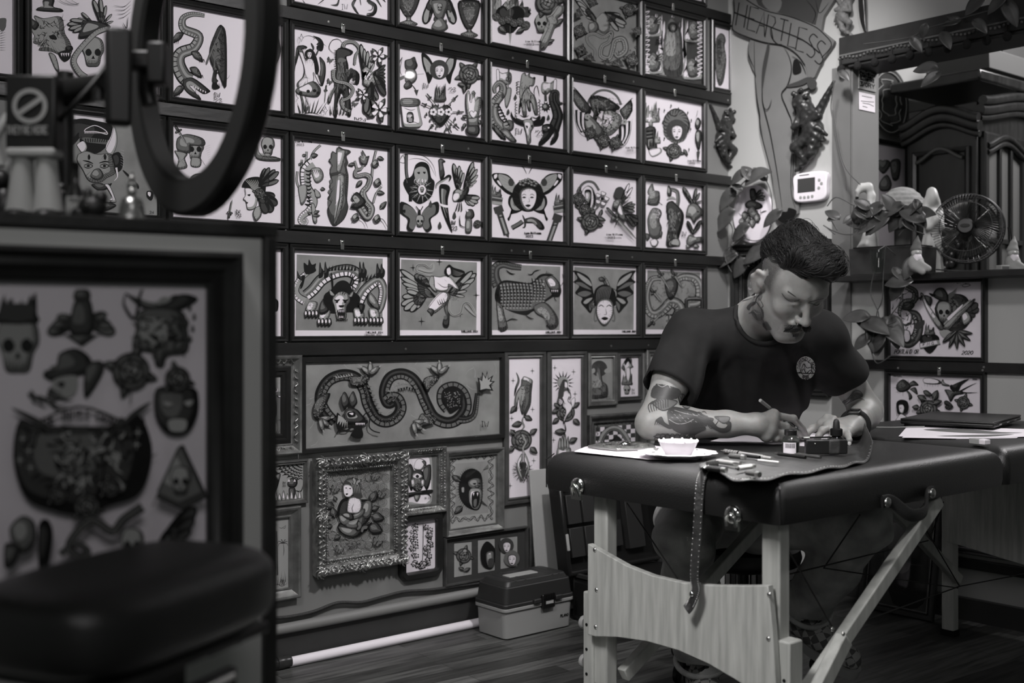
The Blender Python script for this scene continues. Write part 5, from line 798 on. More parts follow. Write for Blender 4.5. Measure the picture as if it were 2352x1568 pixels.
for q in((720,540,640,510),(740,480,720,440),(700,720,650,740),(780,820,730,850),(1080,480,1130,400),(1090,620,1190,650),(1090,560,1150,540),(1060,720,1170,770),(720,640,700,560)):a.leaf(q[0],q[1],q[0]+(q[2]-q[0])*1.25,q[1]+(q[3]-q[1])*1.25,.38,2)
a.B([(750,540),(790,460),(870,450),(980,460),(1060,470),(1090,560),(1060,660),(1000,740),(1090,690),(1040,760),(940,830),(830,810),(750,760),(760,700),(820,720),(750,640)],2,3,d=(0,0));a.B([(750,730),(830,740),(940,760),(960,790),(900,830),(800,800)],3,4);a.B([(760,620),(830,610),(880,670),(820,720),(770,680)],3,4);a.B([(830,700),(950,660),(1010,620),(1000,700),(930,750),(840,740)],3,4);a.B([(1000,520),(1040,470),(1090,500),(1070,620),(1020,650),(990,600)],3,4);a.B([(880,660),(930,600),(1010,550),(1010,600),(950,650)],3,4);a.B([(780,610),(830,590),(890,605),(900,660),(830,650)],2,4)
a.B([(860,440),(960,440),(985,520),(960,590),(900,600),(840,590),(835,540)],5,5,sh=3,d=(0,0));a.S([(905,500),(885,550),(895,590)],6);a.F([(800,300),(830,255),(900,240),(960,270),(975,380),(990,440),(930,450),(890,400),(860,330),(820,320),(800,360)],2);[a.S([(830+i*16,270-i*4),(880+i*16,300),(900+i*16,400)],6,4) for i in range(5)];a.B([(800,320),(850,310),(890,340),(895,400),(860,435),(820,430),(800,390)],5,sh=4,d=(0,0));a.F([(815,345),(832,340),(832,352)],1);a.F([(855,348),(875,344),(870,358)],1);a.F([(820,405),(838,398),(846,406),(832,416)],1);a.S([(845,350),(838,385)],4);a.butterfly(925,285,46,4,.3)
for x,y,q in((710,365,44),(1110,240,42),(1175,415,42),(635,640,44),(750,965,44),(1130,890,52),(975,740,62)):a.butterfly(x,y,q,3,.5)
a.text('IAN WILLIAMS',820,890,26,12,1,4,gap=.2);a.text('2023',850,922,30,18,1,5);finish('rosewoman',a)
a=sheet('eagle',D8,3);a.F([(1425,60),(1500,25),(1640,20),(1700,40),(1700,480),(1600,505),(1440,510),(1420,440)],4);a.F([(1440,60),(1560,40),(1640,40),(1680,90),(1680,470),(1500,490),(1440,440)],5);[a.S([(1540,200),(1540-150*math.cos(t),200-170*math.sin(t))],5) for t in[i*.17 for i in range(8)]]
a.B([(1450,220),(1450,140),(1490,110),(1520,180),(1520,260),(1500,380),(1470,320)],2,3);a.B([(1690,120),(1640,130),(1610,190),(1610,280),(1650,370),(1690,260)],2,3);a.B([(1520,140),(1540,80),(1580,55),(1630,75),(1640,110),(1600,170),(1540,170)],5,sh=3);a.B([(1600,80),(1640,85),(1640,130),(1618,110)],2);a.B([(1500,190),(1560,170),(1610,190),(1620,280),(1590,370),(1520,370),(1495,280)],2,3);a.hatch([(1505,260),(1610,260),(1590,370),(1525,370)],50,12,3,4,6);a.B([(1505,235),(1550,200),(1605,230),(1555,258)],5,sh=4);a.F([(1553+17*math.cos(t),232+17*math.sin(t)) for t in range(6)],1);a.B([(1490,270),(1520,260),(1530,320),(1500,340)],4,5);a.B([(1590,270),(1620,265),(1620,320),(1595,330)],4,5);a.B([(1425,410),(1560,385),(1695,365),(1690,400),(1560,415),(1430,450)],1,2);a.S([(1600,400),(1650,400),(1690,440)],14);a.B([(1520,420),(1580,420),(1560,475),(1535,475)],3);a.text('IW 22',1625,440,18,10,1,3);finish('eagle',a)
a=sheet('gorilla',D1,4);a.F([(1650,985),(2040,960),(2040,1600),(1650,1640)],4,0);a.F([(1700,1050),(1990,1025),(1990,1480),(1700,1510)],6,0)
for s_ in([(1655+i*9,1000-i*.6+14*math.sin(i*.8)) for i in range(42)],[(1660+i*9,1545-i*.6+14*math.sin(i*.8)) for i in range(42)],[(1675+14*math.sin(i*.8),1000+i*10) for i in range(55)],[(2012+14*math.sin(i*.8),980+i*10) for i in range(55)]):a.S(s_,16,1,0,2);a.S(s_,8,4,0,2);a.S([(x+(18 if abs(s_[0][0]-s_[-1][0])<50 else 0)*math.sin(i),y+(0 if abs(s_[0][0]-s_[-1][0])<50 else 18)*math.sin(i)) for i,(x,y) in enumerate(s_)],6,2,0,2)
a.F([(1730,1240),(1760,1140),(1820,1095),(1880,1100),(1930,1150),(1940,1280),(1930,1400),(1890,1460),(1800,1430),(1740,1350)],1);[a.S([(1830+85*math.cos(t),1265+130*math.sin(t)),(1830+125*math.cos(t),1265+190*math.sin(t))],9,1,2) for t in[i*.14 for i in range(45)]];[a.S([(1790+i*7,1180-i*5),(1800+i*8,1130-i*3)],4,3) for i in range(12)]
a.B([(1810,1210),(1850,1180),(1915,1180),(1930,1230),(1925,1280),(1860,1270),(1820,1250)],3,4);a.B([(1830,1270),(1920,1270),(1930,1340),(1900,1440),(1850,1440),(1820,1380)],4,5);a.F([(1845,1310),(1910,1300),(1900,1410),(1850,1430)],1);a.F([(1860,1370),(1885,1360),(1880,1420),(1860,1420)],3);[a.poly([(x,1305),(x+16,1303),(x+8,1335)],5) for x in(1850,1885)];a.F([(1850,1222),(1880,1218),(1870,1234)],1);a.F([(1895,1218),(1918,1215),(1912,1230)],1);a.B([(1870,1240),(1910,1240),(1905,1260),(1875,1260)],2);a.B([(1750,1260),(1775,1255),(1775,1300),(1755,1300)],4);a.S([(1860,1330),(1730,1450)],8);a.leaf(1760,1420,1690,1490,.3,2);a.S([(1910,1360),(1985,1425)],7);a.poly([(1930,1370),(1985,1425),(1930,1400)],2);a.leaf(1740,1200,1670,1150,.3,2);a.S([(1910,1150),(1985,1060)],8);a.poly([(1985,1050),(1990,1090),(1940,1100)],3);finish('gorilla',a)
a=sheet('island',D8,4);a.F([(60,640),(260,640),(265,1380),(60,1420)],4,0);a.F([(60,790),(150,780),(160,1220),(60,1250)],3,0);a.S([(150,780),(162,1220)],6,1,0);a.F([(80,830),(130,820),(135,970),(80,980)],2,0);a.B([(60,1120),(100,1010),(120,1060),(140,1150),(100,1200),(60,1210)],2,3);[a.S([(212,900),(212+46*math.cos(t),900+30*math.sin(t)-10),(212+56*math.cos(t),918+40*math.sin(t))],9,2,2) for t in(-.3,.5,2.6,3.5,4.4,5.2)];a.S([(215,900),(222,970),(215,1030)],5);[a.S([(190+i*24,1290),(200+i*14,1180+(i%2)*40)],5,1,2) for i in range(4)];[a.S([(80+i*20,1320),(70+i*24,1240)],6,1,2) for i in range(8)];a.S([(80,1360),(150,1310),(200,1330),(255,1300)],5);[a.S([(170+i*40,740+i*12),(200+i*30,750),(240,720)],4) for i in range(2)];[a.S([(90,700),(130+10*i,690+i*12)],7,1,2) for i in range(4)];a.text('IW',195,1265,22,14,1,4);a.text("'23",192,1292,20,10,1,4);finish('island',a)
a=sheet('ubloom',D8);a.F([(1540,715),(1610,710),(1600,1080),(1590,1120),(1560,1120),(1500,1080),(1480,830)],5,0);r_=random.Random(9)
for i in range(34):
    t=i/33;s_=t*3;x,y=(1520,740+s_*330) if s_<1 else((1520+130*(s_-1),1100+25*math.sin((s_-1)*3.14)) if s_<2 else(1660,1080-(s_-2)*330))
    for k in range(2):px,py,q=x+r_.uniform(-30,30),y+r_.uniform(-16,16),r_.uniform(20,28);a.F([(px+q*(1.25 if j%2 else .75)*math.cos(j*.63),py+q*(1.3 if j%2 else .7)*math.sin(j*.63)) for j in range(10)],1,0);a.F([(px+q*.6*math.cos(j),py+q*.6*math.sin(j)) for j in range(6)],5);a.S([(px+q*.4*math.cos(j),py+q*.4*math.sin(j)) for j in range(5)],5);a.F([(px+q*.2*math.cos(j),py+q*.2*math.sin(j)) for j in range(5)],1)
a.S([(1555,712),(1612,708)],5,1,0);a.S([(1610,710),(1600,1080),(1562,1110)],5,1,0);a.text('IW',1645,1150,22,14,1,4);finish('ubloom',a)
a=sheet('triple',D2,2)
def win(a,q):a.F(q,1,0);c=(sum(p[0] for p in q)/4,sum(p[1] for p in q)/4);a.F([(c[0]+(x-c[0])*.96,c[1]+(y-c[1])*.97) for x,y in q],4,0)
win(a,[(1655,362),(1812,348),(1812,636),(1655,662)]);win(a,[(1860,335),(2010,322),(2010,600),(1860,626)]);win(a,[(2055,318),(2205,300),(2205,565),(2055,590)])
a.rose(1738,470,62,2,4);a.skull(1745,440,26);a.S([(1740,530),(1735,640)],9);a.leaf(1738,590,1690,570,.3);a.leaf(1738,600,1790,575,.3)
a.F([(1880,420),(1930,345),(1990,390),(2005,450),(1990,560),(1950,580),(1890,540)],1);a.B([(1930,440),(1985,430),(1995,480),(1990,560),(1945,570),(1925,500)],3,4);a.F([(1945,500),(1985,495),(1975,560),(1945,560)],2);a.F([(1945,450),(1965,446),(1958,458)],5)
a.face(2100,390,55,5,2);a.face(2145,500,58,5,3);finish('triple',a)
a=sheet('hell',D4,3);a.S([(575,560),(575,480),(555,430),(580,420)],22,1);a.S([(575,500),(600,450),(600,420)],14,1);a.hatch([(530,560),(660,540),(660,640),(535,660)],60,40,3,1,7);[a.flame(550+i*30,560,30,60,4,3) for i in range(3)];[a.S([(540+i*24,345-i*4),(552+i*24,358-i*4),(564+i*24,341-i*4)],4,5) for i in range(5)];a.hatch([(530,580),(650,570),(650,650),(535,660)],30,30,5,4,5);finish('hell',a)
# right wall sheets
a=sheet('porter',E1);a.lw=1.3;a.text('PORTER',992,824,30,17,1,5,slant=.3);a.S([(1040,870),(1090,858),(1125,868),(1080,882),(1060,870),(1120,862)],4);a.text('PORTLAND OR',528,1372,34,14,1,5,slant=.3,gap=.22);a.S([(700,1395),(740,1402)],4);a.text('2020',1055,1382,30,18,1,5,slant=.3)
a.snake([(620,880),(690,920),(680,990),(610,1010),(590,1090),(690,1100),(720,1180),(700,1270),(640,1320),(590,1290)],40,80,2,4,st=.8);a.B([(580,1080),(620,1060),(670,1100),(660,1170),(600,1180)],5,sh=3);a.B([(600,1010),(650,1000),(690,1020),(660,1060),(600,1060)],2);a.hatch([(480,960),(700,900),(720,1300),(520,1330)],60,60,4,1,6);a.B([(600,1220),(650,1230),(660,1300),(620,1320)],5,sh=2);a.F([(690,1190),(760,1140),(765,1180),(715,1215)],2)
a.flame(808,1260,80,100,3,4);a.heart(808,1320,78,1);a.B([(730,1325),(880,1295),(893,1330),(735,1365)],5,sh=4,n=1);a.text('F.N.G',758,1322,22,17,1,4,sk=-.12)
a.B([(930,950),(1050,940),(1120,1000),(1130,1140),(1040,1230),(920,1200),(850,1050)],2,3);a.hatch([(940,960),(1100,960),(1110,1180),(930,1200)],60,60,5,1,6);a.B([(840,930),(870,895),(920,895),(955,950),(950,1000),(900,990),(845,960)],2,3);a.F([(805,930),(860,945),(830,958)],1);[a.S([(960,940+i*10),(1000,915+i*8),(1030-i*4,885+14*i)],8,3,2) for i in range(5)];a.skull(925,1075,78,4);a.wing(1090,1080,[(1200,1055),(1170,1110),(1190,1010),(1140,1150)],.3,2,1);a.B([(1060,1090),(1110,1080),(1135,1140),(1080,1180)],4,5)
a.B([(740,940),(760,935),(800,1020),(880,1130),(920,1200),(900,1220),(860,1180),(790,1060)],4,5);a.B([(1160,975),(1150,1010),(1060,1110),(960,1220),(930,1210),(930,1180),(1040,1080)],4,5);a.F([(890,1230),(960,1220),(980,1260),(930,1280)],4);[a.leaf(1020,1230,1020+130*math.cos(t),1240+130*math.sin(t),.14) for t in(.05,.5,1.0,1.5,2.0,2.5)];a.butterfly(735,970,26,2);a.B([(770,950),(830,965),(820,1030)],2);finish('porter',a)
a=sheet('swallow',E2);a.lw=1.5;a.text('MANUEL',745,202,18,14,1,5);a.text('2020',1640,242,16,11,1,4)
a.B([(780,350),(800,290),(860,250),(920,290),(950,330),(900,380),(820,390)],2,3);a.hatch([(780,300),(920,260),(920,380),(790,400)],40,50,2);[a.B(q,2,3) for q in([(930,300),(980,265),(1035,315),(985,320),(940,330)],[(940,360),(1000,340),(1025,420),(980,390)],[(890,370),(930,390),(965,450),(930,480),(930,430)])];[a.S([(860+i*16,240+i*8),(880+i*18,290)],7) for i in range(4)];a.S([(860,380),(860,440)],9)
a.B([(1085,260),(1110,235),(1200,240),(1285,270),(1270,300),(1150,300),(1100,285)],5,sh=2);[a.S([(1105+i*30,290),(1105+i*30,325+10*(i%2))],9) for i in range(6)];a.B([(1290,290),(1310,250),(1330,290),(1385,315),(1370,325),(1310,315)],3)
a.B([(1330,370),(1370,365),(1420,380),(1520,380),(1540,410),(1450,430),(1400,500),(1370,440)],2,3);a.leaf2(1440,390,1400,310,.3,2);a.B([(1400,360),(1420,320),(1600,245),(1520,310),(1480,380)],1,2);a.S([(1510,380),(1600,330),(1690,288)],12,1,2);a.S([(1510,395),(1600,400),(1700,396)],12,1,2);a.rose(1545,510,70,2,4);a.wing(1430,560,[(1335,495),(1340,560),(1370,580)],.3,2,1)
a.rose(1160,580,95,2,5);a.leaf(1220,480,1270,370,.35);a.leaf(1140,480,1045,430,.35);a.leaf(1220,520,1320,490,.3);a.leaf(1070,560,985,560,.35);a.B([(1110,380),(1150,370),(1210,420),(1190,440),(1130,420)],2,3);a.S([(1180,430),(1200,500)],9);a.S([(1110,370),(1090,335)],6)
a.F([(810,570),(815,500),(870,475),(935,500),(945,590),(900,630),(830,640)],1);a.B([(835,540),(880,530),(900,570),(880,630),(845,610)],5,sh=4);a.B([(800,710),(850,640),(900,650),(960,710)],5,sh=4);a.F([(850,570),(862,566),(860,576)],1);finish('swallow',a)
X5=(1600,360,4.611);a=sheet('portrait',X5,3);a.F([(440,950),(760,950),(760,1600),(440,1600)],3,0);a.F([(490,1100),(560,1080),(700,1000),(760,1000),(760,1090),(640,1160),(600,1230),(550,1350),(540,1500),(490,1500)],1);a.F([(560,1240),(640,1160),(740,1090),(760,1300),(700,1500),(600,1500),(545,1400)],4)
[(a.F([(x+26*math.cos(t),y+26*math.sin(t)) for t in range(6)],1),a.F([(x-2+22*math.cos(t),y+3+22*math.sin(t)) for t in range(6)],5),a.F([(x+2+20*math.cos(t),y-8+20*math.sin(t)) for t in range(6)],4)) for x,y in((680,1190),(650,1245),(615,1280),(595,1330),(575,1385))];a.hatch([(500,1100),(720,1010),(720,1080),(560,1200)],24,60,2,4,6);a.F([(1330,1500),(1400,1480),(1400,1700),(1300,1700)],1);finish('portrait',a)
a=sheet('lowpeony',(1780,1140,3.664));a.F([(1500,100),(1735,130),(1735,490),(1500,440)],2,0);[a.poly([(1600+i*28,420+i*5+j*24),(1628+i*28,425+i*5+j*24),(1628+i*28,449+i*5+j*24),(1600+i*28,444+i*5+j*24)],5 if(i+j)%2 else 1) for i in range(5) for j in range(2)];a.F([(1745,200),(1815,210),(1815,520),(1745,500)],1,0);a.rose(2010,410,90,3,4);a.rose(1930,440,40,3,3);finish('lowpeony',a)
# ---------------- smooth solids: signed distances meshed with surface nets ----------------
def A3(*p):return np.array(p,np.float32)
def smin(a,b,k):h=np.maximum(k-np.abs(a-b),0)/k;return np.minimum(a,b)-h*h*k*.25
def smax(a,b,k):return-smin(-a,-b,k)
def cap(p,a,b,ra,rb=None):
    a,b=A3(*a),A3(*b);rb=ra if rb is None else rb;ba=b-a;q=p-a
    t=np.clip(q@ba/max(float(ba@ba),1e-9),0,1);return np.linalg.norm(q-t[:,None]*ba,axis=1)-(ra+(rb-ra)*t)
def ell(p,c,r,R=None):
    q=p-A3(*c)
    if R is not None:q=q@np.array(R,np.float32)
    r=A3(*r);k0=np.linalg.norm(q/r,axis=1);k1=np.linalg.norm(q/(r*r),axis=1)+1e-9;return k0*(k0-1)/k1
def chain(p,pts,rs,k=.01):
    d=None
    for i in range(len(pts)-1):e=cap(p,pts[i],pts[i+1],rs[i],rs[i+1]);d=e if d is None else smin(d,e,k)
    return d
def nets(f,lo,hi,h,B=8):
    lo=np.array(lo,np.float64);nb=np.ceil((np.array(hi)-lo)/(h*B)).astype(int)
    g=np.stack(np.meshgrid(*[np.arange(n) for n in nb],indexing='ij'),-1).reshape(-1,3)
    d=np.concatenate([f((lo+(c+.5)*h*B).astype(np.float32)) for c in np.array_split(g,max(1,len(g)//200000))])
    g=g[np.abs(d)<1.25*h*B];o=np.stack(np.meshgrid(*[np.arange(B+1)]*3,indexing='ij'),-1)
    P0=g[:,None,None,None,:]*B+o[None]
    flat=P0.reshape(-1,3);vals=np.concatenate([f((lo+c*h).astype(np.float32)) for c in np.array_split(flat,max(1,len(flat)//300000))]).reshape(len(g),B+1,B+1,B+1)
    co=[(i,j,k) for i in(0,1) for j in(0,1) for k in(0,1)]
    cv=np.stack([vals[:,i:i+B,j:j+B,k:k+B] for i,j,k in co],-1);neg=cv<0;mix=neg.any(-1) & ~neg.all(-1)
    cell=P0[:,:B,:B,:B][mix];cv=cv[mix];acc=np.zeros((len(cell),3));cnt=np.zeros(len(cell))
    for a in range(8):
        for b in range(a+1,8):
            A,Bc=np.array(co[a]),np.array(co[b])
            if np.abs(A-Bc).sum()!=1:continue
            m=(cv[:,a]<0)!=(cv[:,b]<0);t=np.where(m,cv[:,a]/np.where(m,cv[:,a]-cv[:,b],1),0)
            acc+=m[:,None]*(A+(Bc-A)*t[:,None]);cnt+=m
    vs=lo+(cell+acc/cnt[:,None])*h;N=nb*B+2;key=lambda c:(c[:,0]*N[1]+c[:,1])*N[2]+c[:,2]
    ids=key(cell);order=np.argsort(ids);sid=ids[order]
    fs=[]
    for ax in range(3):
        e=[1 <<(2-ax)][0];m=(cv[:,0]<0)!=(cv[:,e]<0);c=cell[m];fl=cv[m,0]<0
        u,v=[q for q in range(3) if q!=ax];U=np.eye(3,dtype=int)[u];W=np.eye(3,dtype=int)[v]
        q=[];ok=np.ones(len(c),bool)
        for off in(-U-W,-W,0*U,-U):
            k_=key(c+off);i=np.clip(np.searchsorted(sid,k_),0,len(sid)-1);ok &=sid[i]==k_;q.append(order[i])
        q=np.stack(q,1);flip=fl if ax==1 else ~fl
        q=np.where(flip[:,None],q[:,::-1],q)[ok];fs.append(q)
    return vs,np.concatenate(fs)
class SM(MB):
    def sdf(s,f,lo,hi,h,k=0):
        vs,fs=nets(f,lo,hi,h);o=len(s.v);s.v+=[V(q) for q in vs];s.f+=[tuple(int(i)+o for i in q) for q in fs];s.m+=[k]*len(fs);return vs
def mat3(x,y,z):return np.array([list(x),list(y),list(z)]).T
def bvh_of(mb):return BVHTree.FromPolygons([tuple(v) for v in mb.v],mb.f)
def decal(mb,bvh,crop,fills,strokes,k,step=2.0,off=.0009,ok=None):
    """ink that hugs a surface: shapes seen from the front are laid on the mesh point by point"""
    x0,y0,s=crop;M_=lambda p:(x0+p[0]/s,y0+p[1]/s)
    def lay(u,v):
        d=ray(u,v).normalized();h,n,i,t=bvh.ray_cast(CAM,d)
        return None if h is None or(ok and not ok(h)) else h+n*off*(1 if n.dot(d)<0 else-1)
    for pts,kk in fills:
        c=[M_(p) for p in catmull([V((a,b,0)) for a,b in pts],True,4)];lo=(min(p[0] for p in c),min(p[1] for p in c));hi=(max(p[0] for p in c),max(p[1] for p in c))
        nx,ny=int((hi[0]-lo[0])/step)+1,int((hi[1]-lo[1])/step)+1;G={}
        def ins(x,y):
            r=False;j=len(c)-1
            for i in range(len(c)):
                if(c[i][1]>y)!=(c[j][1]>y) and x<(c[j][0]-c[i][0])*(y-c[i][1])/(c[j][1]-c[i][1])+c[i][0]:r=not r
                j=i
            return r
        for i in range(nx):
            for j in range(ny):
                if not ins(lo[0]+(i+.5)*step,lo[1]+(j+.5)*step):continue
                q=[]
                for a,b in((i,j),(i+1,j),(i+1,j+1),(i,j+1)):
                    if(a,b) not in G:G[a,b]=lay(lo[0]+a*step,lo[1]+b*step)
                    q.append(G[a,b])
                if all(q) and max((q[0]-q[2]).length,(q[1]-q[3]).length)<.02:mb.add(q,[(0,3,2,1)],kk)
    off*=1.6
    for pts,w,kk in strokes:
        c=catmull([V((*M_(p),0)) for p in pts],False,6) if len(pts)>2 else[V((*M_(pts[0]),0)).lerp(V((*M_(pts[1]),0)),i/8) for i in range(9)]
        w=w/s;prev=None
        for i,q in enumerate(c):
            d=c[min(i+1,len(c)-1)]-c[max(i-1,0)];d=V((-d.y,d.x,0));d.normalize() if d.length else None
            a,b=lay(*(q+d*w/2)[:2]),lay(*(q-d*w/2)[:2])
            if a and b and prev and(a-prev[0]).length<.03:mb.add([prev[0],a,b,prev[1]],[(0,1,2,3)],kk)
            prev=(a,b) if a and b else None
# ---------------- the seated man ----------------
ZT_=.755                                     # table top
Fc=V((-.65,-.76,0)).normalized();Sd=V((.76,-.65,0)).normalized()
PEL,BEL,CHE,NB=V((2.80,2.30,.50)),V((2.755,2.275,.72)),V((2.635,2.09,.925)),V((2.53,1.965,1.085))
SHR,SHL=V((2.417,2.104,1.03)),V((2.683,1.876,1.03))
ELR,WRR=P(1497,972,3.0),P(1737,974,2.97)
ELL,WRL=P(1993,943,3.30),P(1962,977,3.09)
hd_=RT*.2587+FW*-.966;hd_.normalize();pt_=math.radians(40)
Fh=hd_*math.cos(pt_)-UP*math.sin(pt_);Uh=UP*math.cos(pt_)+hd_*math.sin(pt_);Sh=Uh.cross(Fh)*-1
Sh=V((-hd_.y,hd_.x,0));HCn=P(1818,652,2.88)
def HL(x,y,z):return HCn+Sh*x+Fh*y+Uh*z
HR=mat3(Sh,Fh,Uh)
def head_sdf(p):
    q=(p-A3(*HCn))@np.array(HR,np.float32);x=q.copy();q[:,0]=np.abs(q[:,0])
    E=lambda c,r:ell(q,c,r);C=lambda a,b,r,s=None:cap(q,a,b,r,s)
    d=E((0,-.012,.042),(.076,.096,.082));d=smin(d,E((0,.02,.02),(.069,.078,.08)),.03)
    d=smin(d,E((0,.032,-.055),(.056,.055,.066)),.03)           # face block
    d=smin(d,C((.052,.0,-.055),(.022,.068,-.108),.02,.017),.03)   # jaw line
    d=smin(d,E((0,.074,-.108),(.023,.018,.017)),.018)           # chin
    d=smin(d,E((.042,.064,-.022),(.022,.02,.02)),.02)            # cheek bone
    d=smin(d,C((.010,.089,.030),(.046,.074,.028),.012,.010),.016)    # brow
    d=smax(d,-E((.0265,.1,.010),(.017,.017,.012)),.012)        # eye socket
    d=smin(d,E((.0265,.0785,.008),(.0155,.0155,.0125)),.004)       # lidded eye
    d=smin(d,C((.013,.0895,.002),(.040,.081,.003),.0022),.004)  # lower lid edge
    d=smin(d,C((0,.092,.02),(0,.114,-.026),.0075,.0105),.012)  # nose
    d=smin(d,E((0,.116,-.029),(.0115,.0115,.010)),.006);d=smin(d,E((.0125,.102,-.033),(.0085,.011,.008)),.006)
    d=smax(d,-E((.0065,.109,-.041),(.0035,.005,.004)),.003)
    d=smin(d,E((0,.091,-.053),(.026,.012,.010)),.012)           # muzzle
    d=smin(d,E((0,.0965,-.0605),(.02,.007,.0042)),.005);d=smin(d,E((0,.0935,-.072),(.018,.0075,.0052)),.005)
    d=smax(d,-E((0,.104,-.066),(.024,.006,.0014)),.003)
    # ear, flared outward
    w=q-A3(.083,-.016,-.004);n_=w@A3(.82,.57,0);t_=w@A3(-.57,.82,0);w=np.stack([n_,t_,w[:,2]],1);I=lambda c,r:ell(w,c,r);J=lambda a,b,r,r2=None:cap(w,a,b,r,r2)
    e=I((0,0,0),(.0065,.02,.031));e=smax(e,-I((.007,.004,.002),(.008,.011,.017)),.003)
    e=smin(e,I((0,.004,-.027),(.006,.009,.010)),.008);e=smin(e,chain(w,[(.002,-.012,-.018),(.003,-.0175,.006),(.003,-.008,.027),(.002,.009,.026),(.001,.016,.012)],[.003,.0038,.004,.0038,.003]),.004);e=smin(e,I((.002,.014,-.006),(.004,.004,.007)),.004)
    e=smin(e,J((-.012,.012,0),(-.002,.008,0),.012),.01)
    return smin(d,e,.006)
NECK=[HL(0,-.03,-.02),HL(0,-.03,-.085),NB+V((0,0,.0)),CHE+V((0,0,.04))]
def fing(p,pts,r0,r1):n=len(pts);return chain(p,pts,[r0+(r1-r0)*i/(n-1) for i in range(n)],.004)
RF=[[P(1776,953,2.99),P(1822,961,3.01),P(1843,984,3.05),P(1852,1000,3.08)],[P(1772,969,2.975),P(1806,980,3.0),P(1831,994,3.04),P(1842,1003,3.07)],
      [P(1768,986,2.97),P(1797,996,2.985),P(1818,1004,3.01),P(1830,1009,3.03)],[P(1760,1000,2.97),P(1783,1007,2.975),P(1800,1011,2.99),P(1812,1013,3.01)]]
RTH=[P(1752,980,3.02),P(1790,985,3.07),P(1822,993,3.09),P(1846,1002,3.095)]
LF=[[P(1891,974,3.09),P(1866,984,3.11),P(1850,997,3.10),P(1838,1006,3.09)],[P(1906,981,3.05),P(1890,988,3.02),P(1881,1000,3.02),P(1876,1010,3.03)],
      [P(1925,988,3.03),P(1915,995,2.99),P(1909,1006,2.98),P(1905,1015,2.99)],[P(1945,993,3.02),P(1948,1000,2.985),P(1951,1010,2.965),P(1951,1018,2.965)]]
LTH=[P(1925,980,3.10),P(1890,972,3.10),P(1900,960,3.08),P(1916,961,3.06)]
def hand(p,W,F,T):
    d=None
    for i,f in enumerate(F):e=cap(p,W,f[0],.0235,.0155);d=e if d is None else smin(d,e,.012)
    for i in range(3):d=smin(d,cap(p,F[i][0],F[i+1][0],.0145),.01)
    for i,f in enumerate(F):
        r=(.0095,.0098,.0092,.008)[i];e=fing(p,f,r+.0012,r-.0022);e=smin(e,ell(p,f[1],(r+.001,)*3),.004);d=smin(d,e,.005)
    return smin(d,chain(p,T,[.017,.0118,.0112,.0088],.006),.008)
def arm(p,S,E,W):
    d=chain(p,[S,S.lerp(E,.5),E],[.056,.049,.039],.02);m=E.lerp(W,.3)
    d=smin(d,chain(p,[E,m,E.lerp(W,.72),W],[.038,.042,.032,.0265],.02),.025);return d
def body_sdf(p):
    d=chain(p,NECK,[.05,.05,.058,.07],.03);d=smin(d,cap(p,NB-Sd*.09-UP*.03,NB+Sd*.09-UP*.03,.04),.05);d=smin(d,head_sdf(p),.022)
    d=smin(d,chain(p,[CHE,BEL,PEL],[.085,.09,.09],.05),.06)
    for S,E,W,F,T in((SHR,ELR,WRR,RF,RTH),(SHL,ELL,WRL,LF,LTH)):
        d=smin(d,cap(p,CHE,S,.045,.045),.05);d=smin(d,smin(arm(p,S,E,W),hand(p,W,F,T),.012),.02)
    return d
def skin_mat(name,c):
    m=M(name,c,.48,var=.07,scale=60,bump=.08,bscale=400);m.node_tree.nodes['Principled BSDF'].inputs['Subsurface Weight'].default_value=.06
    n=m.node_tree.nodes;L=m.node_tree.links;at=n.new('ShaderNodeAttribute');at.attribute_name='stubble';b=n['Principled BSDF']
    src=b.inputs['Base Color'].links[0].from_socket;mx=n.new('ShaderNodeMix');mx.data_type='RGBA';mx.inputs[7].default_value=(.025,.025,.024,1)
    L.new(src,mx.inputs[6]);nz=n.new('ShaderNodeTexNoise');nz.inputs['Scale'].default_value=700;ml=n.new('ShaderNodeMath');ml.operation='MULTIPLY';ad=n.new('ShaderNodeMath');ad.operation='MULTIPLY_ADD';ad.inputs[1].default_value=1.3;ad.inputs[2].default_value=.15
    tc=n.new('ShaderNodeTexCoord');L.new(tc.outputs['Object'],nz.inputs['Vector']);L.new(nz.outputs['Fac'],ad.inputs[0]);L.new(ad.outputs[0],ml.inputs[0]);L.new(at.outputs['Fac'],ml.inputs[1]);ml.use_clamp=True
    L.new(ml.outputs[0],mx.inputs[0]);L.new(mx.outputs[2],b.inputs['Base Color']);return m
m_skin=skin_mat('skin',(.265,.266,.255));m_tat=M('tattoo_ink',.045,.5);m_tat2=M('tattoo_shade',.12,.5);m_tatl=M('tattoo_light',.3,.5)
m_nail=M('nail',.5,.25);m_lash=M('lash',.012,.6);m_lip=M('lip',.2,.4)
man=thing('person','seated man in a black tee shirt and jeans, drawing at the padded table','person',(PEL.x,PEL.y,0))
skin=SM();skin.sdf(body_sdf,(2.05,1.55,.40),(3.02,2.5,1.36),.0032)
nv=len(skin.v);bv=bvh_of(skin)
T6=(1460,820,3.92)
armR=lambda h:True
